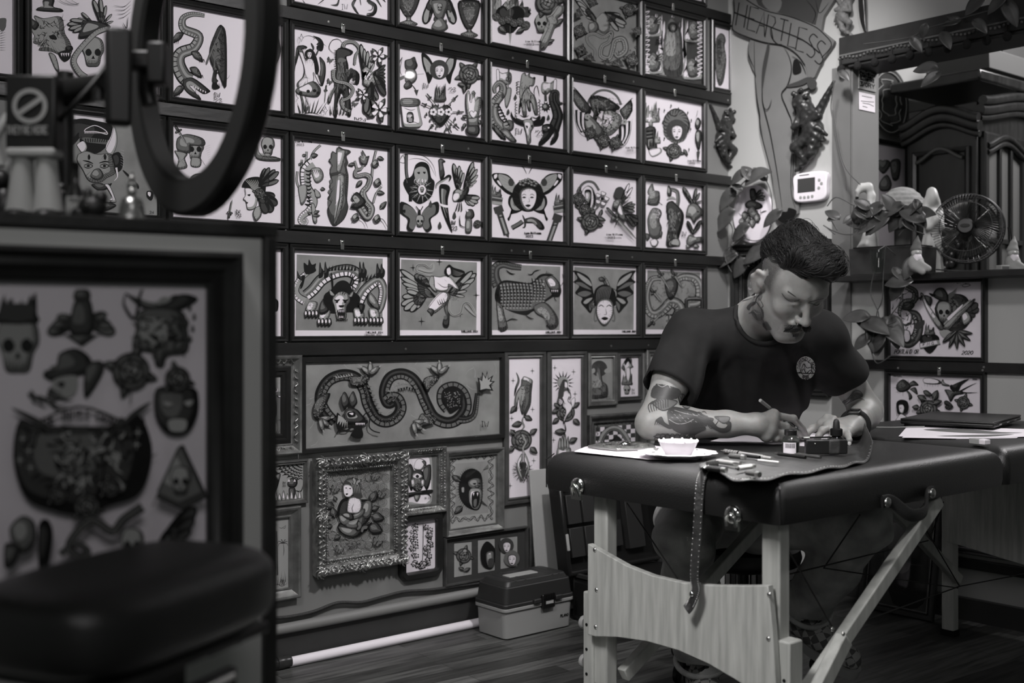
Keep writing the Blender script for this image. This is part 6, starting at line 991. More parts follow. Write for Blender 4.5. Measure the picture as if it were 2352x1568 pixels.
fills=[([(190,245),(385,290),(350,365),(148,355)],2),([(285,500),(330,455),(420,470),(540,500),(640,540),(700,560),(620,620),(520,640),(450,690),(330,640)],2),([(150,420),(210,370),(300,380),(370,400),(330,450),(240,480)],3),
         ([(180,570),(230,540),(260,590),(330,630),(300,640),(220,600)],2),([(450,620),(560,590),(630,640),(560,680),(520,700),(480,690),(500,650)],2),([(640,530),(690,580),(740,630),(800,640),(830,610),(815,590),(840,580),(858,600),(840,660),(780,675),(700,640),(640,590)],2),([(710,535),(840,540),(830,580),(780,590)],3),
         ([(160,710),(240,690),(320,700),(430,700),(470,740),(380,745),(250,740)],3),([(385,340),(430,335),(490,400),(480,460),(430,450),(390,390)],3)]
strokes=[([(185,245),(390,295),(350,370),(148,358),(190,245)],8,1)]+[([(170+i*3,270+i*22),(370-i*6,300+i*18)],6,1) for i in range(4)]
strokes+=[([(130+20*i,500-6*i),(115+22*i,440-10*i),(160+20*i,400-8*i),(190+20*i,430-8*i)],7,1) for i in range(9)]+[([(285,500),(330,455),(420,465),(540,495),(640,535)],8,1),([(285,500),(300,590),(330,640),(450,690)],7,1),([(300,560),(380,600),(460,590),(520,560)],6,4),([(350,480),(450,510),(560,530)],5,4),([(640,540),(720,640),(780,672),(845,655),(858,600),(835,580),(815,600)],7,1),([(630,570),(680,640),(750,560),(710,535)],6,1)]
strokes+=[([(180+18*i,575+6*(i%2)),(172+18*i,610)],6,1) for i in range(4)]+[([(490+12*i,680),(486+13*i,712)],6,1) for i in range(4)]+[([(170+44*i,735),(190+44*i,690),(220+44*i,700),(210+44*i,735)],7,1) for i in range(8)]+[([(440,740),(480,700),(520,720),(600,745)],7,1),([(200,250),(240,270),(290,250),(310,280)],6,4),([(395,350),(470,450)],6,1),([(430,340),(400,420)],5,4)]
# left arm, neck and knuckles
fills+=[([(1720,470),(1800,430),(1900,380),(1960,310),(2010,300),(2040,350),(1960,390),(1860,440),(1790,490)],3),([(1960,320),(2030,330),(2010,370),(1940,380)],2)]
strokes+=[([(1730+30*i,480-14*i),(1760+30*i,440-14*i),(1790+28*i,455-14*i)],6,1) for i in range(8)]+[([(1800,460),(1900,400),(2000,370),(2060,390)],6,1),([(1820,440),(1880,430),(1930,380)],6,4),([(1930,345),(1990,330),(2040,350)],6,1)]
strokes+=[(f+[f[0]],7,1) for f,_ in fills]+[([(x,y),(x+26,y+4*((x//7)%3)-4),(x+44,y+14)],4,1) for x,y in[(300+((i*53)%330),480+((i*37)%130)) for i in range(26)]]+[([(x,y),(x+18,y+10)],4,4) for x,y in[(320+((i*71)%260),490+((i*29)%90)) for i in range(14)]]
decal(skin,bv,T6,fills,strokes,None,1.2)
NK=(1700,600,7.128)
decal(skin,bv,NK,[([(110,760),(150,700),(220,660),(260,690),(180,740),(150,800)],2),([(180,830),(240,790),(330,830),(380,860),(380,930),(320,970),(250,940)],3),([(340,760),(380,800),(390,900),(350,960),(350,830)],2),([(370,1020),(430,980),(480,1040),(520,1110),(450,1120),(390,1080)],2),([(290,580),(340,490),(370,560),(330,640)],3)],
      [([(210,700),(260,660),(300,700),(340,760),(370,840),(380,930)],12,1),([(150,850),(210,830),(260,880),(290,960)],10,1),([(300,560),(260,640),(310,700)],10,1),([(340,640),(380,720),(350,760)],9,1),([(370,1000),(400,1070),(440,1130)],10,1),([(430,990),(460,1060),(510,1120)],10,1),([(230,800),(280,850),(340,850)],8,4),([(40,650),(180,610),(280,560)],7,2)],None,.9)
# brows, lash lines, lips and a few creases of the face, laid on the skin
brow=[([(840-i*2+i*8.5,520+i*5),(850+i*8.5,545+i*5)],5,6) for i in range(-8,9)]+[([(1120+i*14,668-i*3.5),(1135+i*14,655-i*3.5)],6,6) for i in range(17)]
decal(skin,bv,NK,[([(705,1110),(780,1100),(860,1105),(905,1120),(850,1145),(760,1130)],7)],brow+[([(690,520),(740,590),(800,640),(870,660),(950,630),(975,615)],9,6),([(735,505),(800,560),(870,590),(930,610)],3,3),([(1110,675),(1180,690),(1250,715),(1290,690)],8,6),([(720,1048),(800,1056),(900,1064),(1000,1060)],6,6),([(880,810),(830,870),(760,930)],3,3)]+[([(1110+i*20,600-i*12),(1116+i*20,612-i*12)],6,6) for i in range(3)],None)
for f in RF+LF+[RTH,LTH]:
    d=(f[-1]-f[-2]).normalized();up_=(CAM-f[-1]).normalized()*.5+UP;up_=(up_-d*up_.dot(d)).normalized();R=mat3(d,d.cross(up_)*-1,up_);skin.ball(f[-1]+up_*.0062-d*.0005,(.0058,.0045,.0013),10,6,Matrix(R.tolist()),5)
for i,k in enumerate(skin.m):
    if k is None:skin.m[i]=1
bo=mesh('body',skin,[m_skin,m_tat,m_tat,m_tat2,m_tatl,m_nail,m_lash,m_lip],man,smooth=80)
H3=np.array([list((v-HCn)) for v in skin.v[:nv]])@HR
def stub(q):
    x,y,z=q;a=max(0,min(1,(-.045-z)/.02))*(1 if y>-.02 else .4)*max(0,min(1,(.07-abs(x)+.02)/.03)) if(-.16<z and y>-.06) else 0
    m=.45*a*(.5 if y>.075 and z>-.09 else 1)
    side=0
    if z>-.015 and .05<abs(x)<.0785 and y<.045 and z<.085:side=min(1,(.045-y)/.02)*min(1,(z+.015)/.02)
    return max(m,.95*side)
at=bo.data.attributes.new('stubble','FLOAT','POINT');vals=np.zeros(len(bo.data.vertices),np.float32);vals[:nv]=[stub(q) for q in H3];at.data.foreach_set('value',vals)
# ---- hair: swept top over short sides
def hair_sdf(p):
    q=(p-A3(*HCn))@np.array(HR,np.float32);wv=.0035*np.sin(q[:,0]*60+q[:,1]*28)+.002*np.sin(q[:,0]*140-q[:,1]*40+q[:,2]*50)
    d=ell(q,(.004,-.012,.068),(.078,.096,.082));d=smin(d,ell(q,(.012,.058,.112),(.056,.052,.034)),.03);d=smin(d,ell(q,(.04,.07,.1),(.032,.036,.03)),.02);d=smin(d,ell(q,(.0,-.06,.05),(.071,.05,.075)),.03)
    line=.034+.55*q[:,1]+.016*np.clip((np.abs(q[:,0])-.03)/.02,0,1)*np.clip(q[:,1]/.04,0,1)
    return smax(d,-(q[:,2]-line),.012)+wv
m_hair=M('dark_hair',.010,.5,var=.5,scale=90,spec=.35)
hm=SM();hv=hm.sdf(hair_sdf,tuple(np.array(HCn)-.2),tuple(np.array(HCn)+.22),.0035)
hb=bvh_of(hm);rr=random.Random(5)
def strands(mb,n,L,r,seedfn,flow,lift,k=0):
    for _ in range(n):
        a=seedfn()
        h,nn,i,t=hb.find_nearest(a)
        if h is None:continue
        pts=[];q=h;l=L*rr.uniform(.6,1.2);ph=rr.uniform(0,6);w_=rr.uniform(.4,1)
        for j in range(7):
            hh,n2,_,_=hb.find_nearest(q);n2=n2 if(n2.dot(hh-HCn)>0) else-n2;pts.append(hh+n2*(.0006+lift*math.sin(j/6*math.pi)*w_+(.004*w_ if j==6 else 0)))
            d=flow(hh);d=(d-n2*d.dot(n2)).normalized();q=hh+(d+n2.cross(d)*.45*math.sin(ph+j*1.1))*l/6
        mb.tube(catmull(pts,False,2),[r*.6,r,r,r,r,r,r,r,r*.9,r*.8,r*.6,r*.4,r*.2][:13],5,k)
def flow_(h):x,y,z=(h-HCn).dot(Sh),(h-HCn).dot(Fh),(h-HCn).dot(Uh);return(Sh*(.75 if y>.02 else .2)+Fh*-.35+Uh*.3) if y>.03 else(Fh*-1+Sh*.25-Uh*.25)
st=MB();strands(st,1700,.085,.0008,lambda:HL(rr.uniform(-.085,.085),rr.uniform(-.11,.11),rr.uniform(.05,.16)),flow_,.004)
strands(st,60,.06,.0005,lambda:HL(rr.uniform(-.085,.085),rr.uniform(-.1,.12),rr.uniform(.08,.17)),lambda h:flow_(h)+(h-HCn).normalized()*.8,.012)
for v,f,m in((st.v,st.f,st.m),):o=len(hm.v);hm.v+=v;hm.f+=[tuple(i+o for i in q) for q in f];hm.m+=m
mesh('hair',hm,m_hair,man,smooth=80)
mo=MB()
for e in(-1,1):
    for i in range(240):
        t=rr.random();x0,z0=e*(.002+.025*t),-.0475-.010*t+rr.uniform(-.006,.006);y0=.1085-.012*t**1.5+rr.uniform(-.002,.002)
        mo.tube([HL(x0,y0,z0),HL(x0+e*.004,y0+.003,z0-.005),HL(x0+e*.010,y0-.0005,z0-.012)],[.0009,.0011,.0004],4)
for i in range(60):x0=rr.uniform(-.008,.008);mo.tube([HL(x0,.0985,-.082+rr.uniform(-.003,.003)),HL(x0,.099,-.089)],[.0006,.0003],4)
mesh('moustache',mo,m_hair,man,smooth=80)
pc=MB();
for p_ in(HL(-.086,.0,-.036),):pc.ball(p_,.0028,10,6)
for i in range(2):pc.tube([HL(-.0165,.108+.0035*math.cos(t),-.036-i*.0025+.0045*math.sin(t)) for t in[j*.8 for j in range(8)]],.0008,5,closed=True)
mesh('piercing',pc,m_chrome,man,smooth=60,label='silver ear stud and nose rings')
# ---- shirt
RSE,LSE=SHR.lerp(ELR,.60),SHL.lerp(ELL,.52)
def shirt_sdf(p):
    d=ell(p,CHE+UP*.03,(.175,.115,.17),mat3(Sd,Sd.cross(V((Fc.x*.6,Fc.y*.6,.75)).normalized())*-1,V((Fc.x*.6,Fc.y*.6,.75)).normalized()))
    d=smin(d,cap(p,NB-UP*.03-Sd*.055,SHR+UP*.012,.062,.064),.05);d=smin(d,cap(p,NB-UP*.03+Sd*.055,SHL+UP*.012,.062,.064),.05)
    d=smin(d,chain(p,[NB-UP*.05,CHE,BEL,PEL+UP*.08],[.075,.128,.138,.15],.06),.06)
    d=smin(d,cap(p,CHE+Sd*.08,BEL+Sd*.09,.1,.1),.06);d=smin(d,cap(p,CHE-Sd*.08,BEL-Sd*.09,.1,.1),.06)
    for S,E,H,r in((SHR,ELR,RSE,.067),(SHL,ELL,LSE,.066)):
        ax=A3(*(E-S).normalized());t=(p-A3(*H))@ax
        e=chain(p,[S+UP*.01,S.lerp(E,.45),E],[.068,r,r+.004],.03);e=smax(e,t,.006);e=smax(e,-np.maximum(cap(p,S.lerp(E,.2),E,r-.009,r-.004),-.03-t),.003);d=smin(d,e,.035)
    # drape folds
    q=p-A3(*CHE);s_=q@A3(*Sd);z=q[:,2];f_=q@A3(*Fc)
    for c,sl,am in((-.17,.55,.010),(-.12,.9,.009),(.16,-.6,.010),(.11,-1.0,.009),(.0,.2,.005),(-.05,-.4,.006)):
        w_=s_-c-sl*(z+.02)*.5;d=d-am*np.exp(-(w_/.016)**2)*np.clip((.12-z)/.08,0,1)
    d=d+.002*np.sin(s_*38+z*26)*np.clip((.16-z)/.1,0,1)+.0025*np.sin(z*60+s_*22+f_*30)*np.clip((np.abs(s_)-.12)/.08,0,1)
    n1,n2=HL(0,-.03,-.085),NB-UP*.012
    d=smax(d,-cap(p,n2+(n1-n2)*-.1,n1+(n1-n2)*.6,.066,.066),.004)
    return smax(d,-(p[:,2]-.47),.01)
m_shirt=M('black_tee',.0125,.85,var=.2,scale=30,bump=.12,bscale=500,spec=.3)
sm=SM();sm.sdf(shirt_sdf,(2.05,1.6,.42),(3.1,2.6,1.25),.0045);sbv=bvh_of(sm)
tee=mesh('tee_shirt',sm,m_shirt,man,smooth=80)
n1,n2=HL(0,-.03,-.085),NB-UP*.012;ax_=(n1-n2).normalized();a_,b_=frame_at(ax_)
cr=MB();cpts=[]
for i in range(32):
    t=i*2*math.pi/32;q=n2+ax_*.06+(a_*math.cos(t)+b_*math.sin(t))*.0675
    h,nn,_,_=sbv.ray_cast(n2+ax_*.2+(a_*math.cos(t)+b_*math.sin(t))*.0735,-ax_);cpts.append(h+ax_*.001 if h else q)
cr.tube(cpts,.006,8,closed=True,flat=1);mesh('collar_rib',cr,m_shirt,tee,smooth=80)
# printed badge on the chest
lg=MB();LG=(1460,480,3.92);m_lw=M('badge_white',.75,.8)
cxy=(1530,1428);ring=lambda a,b,n=24:[(cxy[0]+a*math.cos(i*6.283/n),cxy[1]+b*math.sin(i*6.283/n)) for i in range(n)]
def arc_text(s_,r1,r2,a0,a1,h):
    out=[]
    for i,ch in enumerate(s_):
        t=a0+(a1-a0)*(i+.5)/len(s_);tx,ty=-math.sin(t),math.cos(t)
        if a1<a0:tx,ty=-tx,-ty
        nx,ny=ty,-tx;cx,cy=cxy[0]+r1*math.cos(t),cxy[1]+r2*math.sin(t)
        for g in GLYPH.get(ch,[]):out.append(([(cx+(px-.5)*h*.62*tx-(.5-py)*h*-nx*-1*-1*0+(px-.5)*0-(py-.5)*h*nx,cy+(px-.5)*h*.62*ty-(py-.5)*h*ny) for px,py in g],4,1))
    return out
top_=arc_text('DIAMOND LAKE',67,86,math.radians(176),math.radians(364),30);bot_=arc_text('RESORT',66,86,math.radians(118),math.radians(62),28)
decal(lg,sbv,LG,[(ring(86,105),0)],[(ring(52,68)+[ring(52,68)[0]],4,1)],None,1.0,.0012)
decal(lg,sbv,LG,[],[([(1415,1472),(1470,1466),(1500,1420),(1522,1385),(1545,1420),(1580,1415),(1605,1440),(1638,1462)],6,1),([(1415,1472),(1640,1470)],8,1),([(1490,1470),(1515,1430),(1540,1470),(1570,1440),(1590,1468)],6,1),([(1522,1385),(1530,1440)],4,1)]+top_+bot_,1,1.0,.0022)
for i,k in enumerate(lg.m):
    if k is None:lg.m[i]=0
mesh('badge_print',lg,[m_lw,m_K],tee,smooth=0,label='round white printed mountain badge')
# ---- jeans
m_jean=M('washed_denim',.36,.85,var=.35,scale=14,bump=.35,bscale=350)
HPR,KNR,ANR=V((2.71,2.33,.50)),P(1568,1228,3.08),V((2.515,2.143,.12));HPL,KNL,ANL=V((2.88,2.22,.50)),P(1985,1200,3.17),P(1848,1392,3.5)
def jeans_sdf(p):
    d=smin(ell(p,PEL,(.19,.16,.125),mat3(Sd,Fc,UP)),ell(p,PEL+Fc*.12+Sd*.07-UP*.02,(.14,.14,.085),mat3(Sd,Fc,UP)),.05)
    for H,K,A,w_ in((HPR,KNR,ANR,.075),(HPL,KNL,ANL,.078)):
        e=chain(p,[H,H.lerp(K,.5),K],[.1,.095,.076],.03);t=((p-A3(*A))@A3(*(A-K).normalized()));s_=chain(p,[K,K.lerp(A,.5),A+(A-K)*.2],[.07,.073,w_],.03);s_=smax(s_,t,.006);s_=smax(s_,-np.maximum(cap(p,K.lerp(A,.6),A+(A-K)*.2,w_-.008),-.04-t),.003);e=smin(e,s_,.03);d=smin(d,e,.05)
        q=p-A3(*K);d=d+.004*np.sin(q[:,2]*70+q[:,0]*40)*np.exp(-(np.linalg.norm(q,axis=1)/.16)**2)+.003*np.sin(p[:,2]*48-p[:,0]*32+p[:,1]*20)
    return np.maximum(d,-.1+0*d) if False else d
jm=SM();jm.sdf(jeans_sdf,(2.15,1.6,.05),(3.15,2.62,.68),.0055);jb=bvh_of(jm)
je=mesh('jeans',jm,m_jean,man,smooth=80)
for K,A,w_ in((KNR,ANR,.075),(KNL,ANL,.078)):
    ax_=(A-K).normalized();a_,b_=frame_at(ax_);c=[A-ax_*.012+(a_*math.cos(i*.26)+b_*math.sin(i*.26))*(w_+.001) for i in range(24)];g=MB();g.tube(c,.0085,8,closed=True);mesh('cuff',g,m_jean,je,smooth=80)
# ---- shoes
def chk():
    m=M('checker_canvas',.1,.8);n=m.node_tree.nodes;L=m.node_tree.links;c=n.new('ShaderNodeTexChecker');c.inputs['Scale'].default_value=46;c.inputs['Color1'].default_value=(.36,.36,.35,1);c.inputs['Color2'].default_value=(.1,.1,.098,1)
    t=n.new('ShaderNodeTexCoord');mp=n.new('ShaderNodeMapping');mp.inputs['Rotation'].default_value=(.3,.4,.9);L.new(t.outputs['Object'],mp.inputs[0]);L.new(mp.outputs[0],c.inputs['Vector']);L.new(c.outputs['Color'],n['Principled BSDF'].inputs['Base Color']);return m
m_chk=chk();m_sole=M('pale_rubber',.33,.6)
def shoe(A,d,up_):
    d=d.normalized();s_=up_.cross(d).normalized();up_=d.cross(s_);R=mat3(d,s_,up_);g=SM()
    hl=A-up_*.055-d*.03
    def f(p):
        q=(p-A3(*hl))@np.array(R,np.float32);e=chain(q,[V((0,0,.02)),V((.1,0,.012)),V((.2,.008,.004))],[.04,.043,.038],.03);e=smin(e,cap(q,V((.01,0,.02)),V((.03,0,.065)),.04,.036),.03);return smax(e,-(q[:,2]+.012),.006)
    c=np.array(hl+d*.1);g.sdf(f,c-.2,c+.2,.004);so=mesh('shoe',g,m_chk,man,smooth=80)
    b=MB();pts=[(-.045+.0,-.02),(-.03,-.04),(.05,-.042),(.14,-.05),(.21,-.042),(.243,-.012),(.243,.022),(.215,.045),(.14,.048),(.05,.042),(-.03,.04),(-.045,.02)]
    b.T=Matrix(mat3(d,s_,up_).tolist()).to_4x4();b.T.translation=hl-up_*.036;b.prism([tuple(q)[:2] for q in catmull([V((x,y,0)) for x,y in pts],True,3)],.026);mesh('sole',b,m_sole,so,smooth=50)
shoe(ANL+V((.0,0,-.02)),RT*.72-FW*.62-UP*.42,V((-.05,0,1)));shoe(ANR-UP*.03,Fc,UP)
# ---- wrist watch on the left wrist
wax=(WRL-ELL).normalized();wc=WRL-wax*.012;a_,b_=frame_at(wax);vw=(CAM-wc);vw=(UP*.9+vw.normalized()*.55-RT*.1);vw=(vw-wax*vw.dot(wax)).normalized();sw=wax.cross(vw)
wt=thing('wrist_watch','dark square smart watch on the left wrist of the seated man','watch',wc)
g=MB();g.tube([wc+(vw*math.cos(t)+sw*math.sin(t))*.0325 for t in[i*math.pi/16 for i in range(32)]],.0105,8,closed=True,flat=.25,up=wax);mesh('strap',g,M('rubber_strap',.012,.5),wt,smooth=60)
g=MB(basis(wc+vw*.035,wax.cross(vw),vw));g.box((0,0,0),(.034,.038,.010));mesh('case',g,M('dark_metal_case',.1,.25,.9),wt,bev=.004,seg=3);g=MB(basis(wc+vw*.0405,wax.cross(vw),vw));g.box((0,0,0),(.029,.033,.001));mesh('screen',g,M('black_glass',.006,.06,spec=.8),wt,bev=.002)
# ---------------- folding massage table used as a desk ----------------
TX0,TXM,TX1,TY0,TY1=1.915,2.85,3.79,1.43,2.15
m_vinyl=M('black_vinyl',.014,.36,bump=.22,bscale=420,spec=.55)
m_wood=M('pale_beech',(.44,.45,.425),.45,var=.22,scale=5,stretch=(3,14,1.2))
m_woodd=M('beech_legs',(.42,.43,.405),.48,var=.15,scale=6,stretch=(8,8,.8))
tab=thing('massage_table','black padded folding massage table on beech legs, used as a drawing desk','table',((TX0+TX1)/2,1.79,0))
def pad(x0,x1,nm):
    g=MB();nx,ny=22,18;h,r=.097,.03;cx,cy=(x0+x1)/2,(TY0+TY1)/2;W,D=(x1-x0)/2,(TY1-TY0)/2
    prof=[(-.02,-h),(-.003,-h+.004),(0,-h+.02),(0,-.045),(-.004,-.026),(-.014,-.011),(-.03,-.003),(-.055,0),(-.12,.0015),(-.25,.002)]
    def ring(ins,z):
        out=[];R=max(.005,.022+ins*.3)
        for sx,sy,a0 in((1,1,0),(-1,1,90),(-1,-1,180),(1,-1,270)):
            for i in range(7):a=math.radians(a0+i*15);out.append(V((cx+sx*(W+ins-R)+R*math.cos(a),cy+sy*(D+ins-R)+R*math.sin(a),ZT_+z)))
        return out
    rs=[ring(a,b) for a,b in prof];N=28
    g.add([v for q in rs for v in q],[(i*N+j,i*N+(j+1)%N,(i+1)*N+(j+1)%N,(i+1)*N+j) for i in range(len(rs)-1) for j in range(N)]+[tuple(range(N))[::-1],tuple(range((len(rs)-1)*N,len(rs)*N))])
    c=mesh(nm,g,m_vinyl,tab,smooth=50)
    s=MB()
    for x in((x0,) if x0<2.5 else(x1,)):
        for y,e in((TY0,-1),(TY1,1)):s.tube([V((x+(.006 if x<2.5 else-.006),y-e*.006,ZT_+z)) for z in(-.09,-.05,-.02)]+[V((x+.02,y-e*.02,ZT_-.006))],.0016,6)
    mesh('seam',s,M('seam_thread',.006,.7),c);return c
pad(TX0,TXM-.003,'cushion');pad(TXM+.003,TX1,'cushion')
def onX(u,v,x):d=ray(u,v);return CAM+d*(x/d.x)
def onY(u,v,y):d=ray(u,v);return CAM+d*(y/d.y)
for u,v in((1327,1119),(1684,1186)):
    p=onX(u,v,TX0-.002);g=MB(basis(p,(0,-1,0),(-1,0,0)))
    g.lathe([(.0215,0),(.021,.004),(.017,.008),(.009,.010),(.001,.0105)],20,(0,.004,0),sy=.95);g.box((0,-.018,.003),(.034,.022,.006));g.tube([(-.012,-.02,.006),(-.011,0,.012),(0,.008,.014),(.011,0,.012),(.012,-.02,.006)],.0035,8)
    mesh('corner_bracket',g,m_chrome,tab,smooth=50)
LEGX=1.975
for y,e in((1.99,1),(1.487,-1)):
    mesh('leg',MB().box((LEGX,y,.43),(.036,.046,.46)),m_woodd,tab,bev=.004)
    lo=mesh('leg',MB().box((LEGX-.002,y+e*.036,.21),(.046,.034,.42)),m_woodd,tab,bev=.004,label='outer telescoping leg section')
    ho=MB()
    for z in(.16,.22,.28,.34):ho.cyl((LEGX-.026,y+e*.040,z),(LEGX-.0245,y+e*.040,z),.004,n=10)
    mesh('hole',ho,m_K,lo)
    for z in(.335,.24):
        if e>0:
            k=MB();k.cyl((LEGX,y+.053,z),(LEGX,y+.066,z),.006,n=10);k.lathe([(.001,0)]+[(.016,.001),(.018,.006),(.016,.013),(.001,.014)],12,(LEGX,y+.066,z),R=Matrix.Rotation(-math.pi/2,3,'X'));mesh('knob',k,m_sole,lo,smooth=50)
pp=[onX(u,v,1.948) for u,v in[(1362,1246),(1400,1268),(1450,1296),(1510,1319),(1580,1335),(1650,1341),(1720,1342),(1776,1341),(1786,1440),(1796,1600),(1790,1625),(1750,1588),(1700,1556),(1640,1521),(1570,1490),(1500,1470),(1430,1460),(1380,1459),(1362,1454)]]
g=MB(basis((1.948,0,0),(0,-1,0),(-1,0,0)));g.prism([(-p.y,p.z) for p in pp][::-1],.018)
pn=mesh('end_panel',g,m_wood,tab,bev=.002)
g=MB(basis((1.948,0,0),(0,-1,0),(-1,0,0)))
for u,v in((1366,1262),(1370,1354),(1368,1439),(1767,1365),(1765,1466)):p=onX(u,v,1.93);g.ball((-p.y,p.z,.018),(.0055,.0055,.0035),12,6)
mesh('screw',g,m_metal,pn)
def brace(p,q,w=.026,h=.034):mesh('brace',MB().bar(p,q,w,h),m_woodd,tab,bev=.003)
brace((2.0,1.955,.225),(2.74,1.955,.655));brace((1.99,1.455,.265),(2.56,1.455,.652));brace((1.93,1.425,.205),(2.13,1.425,.40),.026,.036)
g=MB();[g.ball(onY(u,v,1.408),(.005,.003,.005),10,6) for u,v in((1937,1456),(1912,1445))];mesh('bolt',g,m_chrome,tab)
# far half
for y in(2.07,1.50):mesh('leg',MB().box((3.725,y,.325),(.036,.044,.65)),m_woodd,tab,bev=.004);mesh('leg_tip',MB().box((3.725,y,.011),(.04,.048,.022)),m_K,tab)
mesh('end_panel',MB(basis((3.70,0,0),(0,-1,0),(-1,0,0))).prism([(-2.06,.33),(-1.78,.29),(-1.52,.33),(-1.52,.655),(-2.06,.655)],.016),m_wood,tab,bev=.002)
brace((3.71,2.03,.20),(3.06,2.03,.652));brace((3.71,1.52,.27),(3.2,1.52,.652))
m_cable=M('black_cable',.006,.5)
for a,b in((P(1440,1155,2.95),P(1556,1328,2.62)),(P(1797,1240,2.45),P(1916,1446,2.52)),(P(1975,1182,2.75),P(1892,1304,2.95)),(P(1797,1322,2.75),P(2132,1241,3.45)),(P(1940,1441,2.55),P(2204,1346,3.55)),(P(2204,1346,3.55),P(2360,1316,3.2)),(P(2113,1192,3.2),P(2204,1346,3.55)),(P(1892,1304,2.95),P(2200,1350,3.55)),(P(2167,1152,3.4),P(2140,1224,3.45))):
    mesh('support_cable',MB().tube([a,b],.0019,6),m_cable,tab)
# carry handle
h0,h1=onY(2033,1153,TY0-.004),onY(2136,1132,TY0-.004)
g=MB();pts=catmull([h0+V((-.012,0,.002)),h0+V((.02,-.004,.0)),h0.lerp(h1,.3)+V((0,-.022,-.03)),h0.lerp(h1,.5)+V((0,-.026,-.036)),h0.lerp(h1,.7)+V((0,-.022,-.03)),h1+V((-.02,-.004,0)),h1+V((.012,0,.002))],False,5)
g.tube(pts,.0145,10,flat=.3,up=(0,1,0));hn=mesh('handle',g,m_vinyl,tab,smooth=60)
for q in(h0,h1):mesh('rivet',MB().lathe([(.0115,0),(.011,.003),(.006,.0055),(.001,.006)],16,q+V((0,-.006,0)),R=Matrix.Rotation(math.pi/2,3,'X')),m_metal,hn)
# ---------------- things on the table ----------------
TZ=ZT_+.0025
def flat(name,label,cat,px,mat,z=TZ,t=.0006,group=None,bev=0):
    pts=[onZ(u,v,z) for u,v in px];c=sum(pts,V((0,0,0)))/len(pts);g=MB();q=[(p.x,p.y) for p in pts]
    ar=sum(q[i-1][0]*q[i][1]-q[i][0]*q[i-1][1] for i in range(len(q)))
    g.prism(q if ar>0 else q[::-1],t,z);return mesh(name,g,mat,smooth=0,label=label,cat=cat,org=c,group=group,bev=bev)
m_sheet=M('bright_paper',(.86,.82,.86),.7)
flat('paper_sheet','blank white paper under the paint plates at the table end','paper',[(1318,1037),(1344,1026),(1440,1018),(1640,1036),(1600,1056),(1492,1055)],m_sheet)
dp=flat('paper_sheet','white drawing paper under the forearm and hands of the man','paper',[(1632,1013),(1880,1026),(1945,1000),(1720,985)],m_sheet)
# glass palette
c=onZ(1432,1027,TZ+.002);t=thing('paint_palette','star shaped clear paint palette nearest the table end','palette',c);g=MB();N=20
ol=[(.078*(1 if i%4 else 1.14)*math.cos(i*6.283/N)*1.05,.078*(1 if i%4 else 1.14)*math.sin(i*6.283/N)) for i in range(N)]
g.T=Matrix.Translation(c);g.prism(ol,.006);pb=mesh('tray',g,M('steel_glass',.32,.15,.6),t,bev=.002)
g=MB();g.T=Matrix.Translation(c)
for i in range(6):a=i*1.047;g.lathe([(.017,.0055),(.018,.010),(.016,.010),(.012,.0065),(.001,.006)],16,(.048*math.cos(a),.048*math.sin(a),0),cap=False)
g.ball((.004,0,.008),(.02,.02,.009),16,8);mesh('well',g,m_chrome,t,smooth=60)
# porcelain plate and bowl
c=onZ(1556,1049,TZ+.002);t=thing('saucer','white scalloped saucer smeared with paint under the small bowl','plate',c);g=MB();g.T=Matrix.Translation(c);N=48
m_porc=M('white_porcelain',(.85,.82,.85),.2);pv=[]
for r,z in((.04,0),(.062,.003),(.085,.010),(.092,.012),(.086,.013),(.06,.0065),(.035,.004)):
    pv.append([V((r*(1+(.045*math.cos(12*2*math.pi*j/N) if r>.07 else 0))*math.cos(2*math.pi*j/N),r*(1+(.045*math.cos(12*2*math.pi*j/N) if r>.07 else 0))*math.sin(2*math.pi*j/N),z)) for j in range(N)])
g.add([v for q in pv for v in q],[(i*N+j,i*N+(j+1)%N,(i+1)*N+(j+1)%N,(i+1)*N+j) for i in range(6) for j in range(N)]+[tuple(range(N))[::-1],tuple(range(6*N,7*N))]);mesh('dish',g,m_porc,t,smooth=60)
g=MB();g.T=Matrix.Translation(c);r_=random.Random(3)
for i in range(16):a=r_.uniform(0,6.28);q=r_.uniform(.062,.08);s_=r_.uniform(.003,.009);g.ball((q*math.cos(a),q*math.sin(a),.0075+(q-.06)*.25),(s_,s_*.6,.0012),8,4)
mesh('paint_smear',g,m_G,t)
b0=onZ(1558,1046,TZ+.007);t=thing('paint_bowl','small white porcelain bowl standing on the scalloped saucer','bowl',b0);g=MB();g.T=Matrix.Translation(b0)
g.lathe([(.026,0),(.03,.002),(.041,.022),(.0445,.031),(.047,.0335),(.0465,.035),(.043,.034),(.038,.02),(.026,.004),(.001,.003)],32);mesh('bowl_wall',g,m_porc,t,smooth=50)
g=MB();g.T=Matrix.Translation(b0)
for i in range(12):g.ball((.0455*math.cos(i*.5236),.0455*math.sin(i*.5236),.036),(.0028,.0028,.0022),8,5)
mesh('rim_bead',g,m_porc,t)
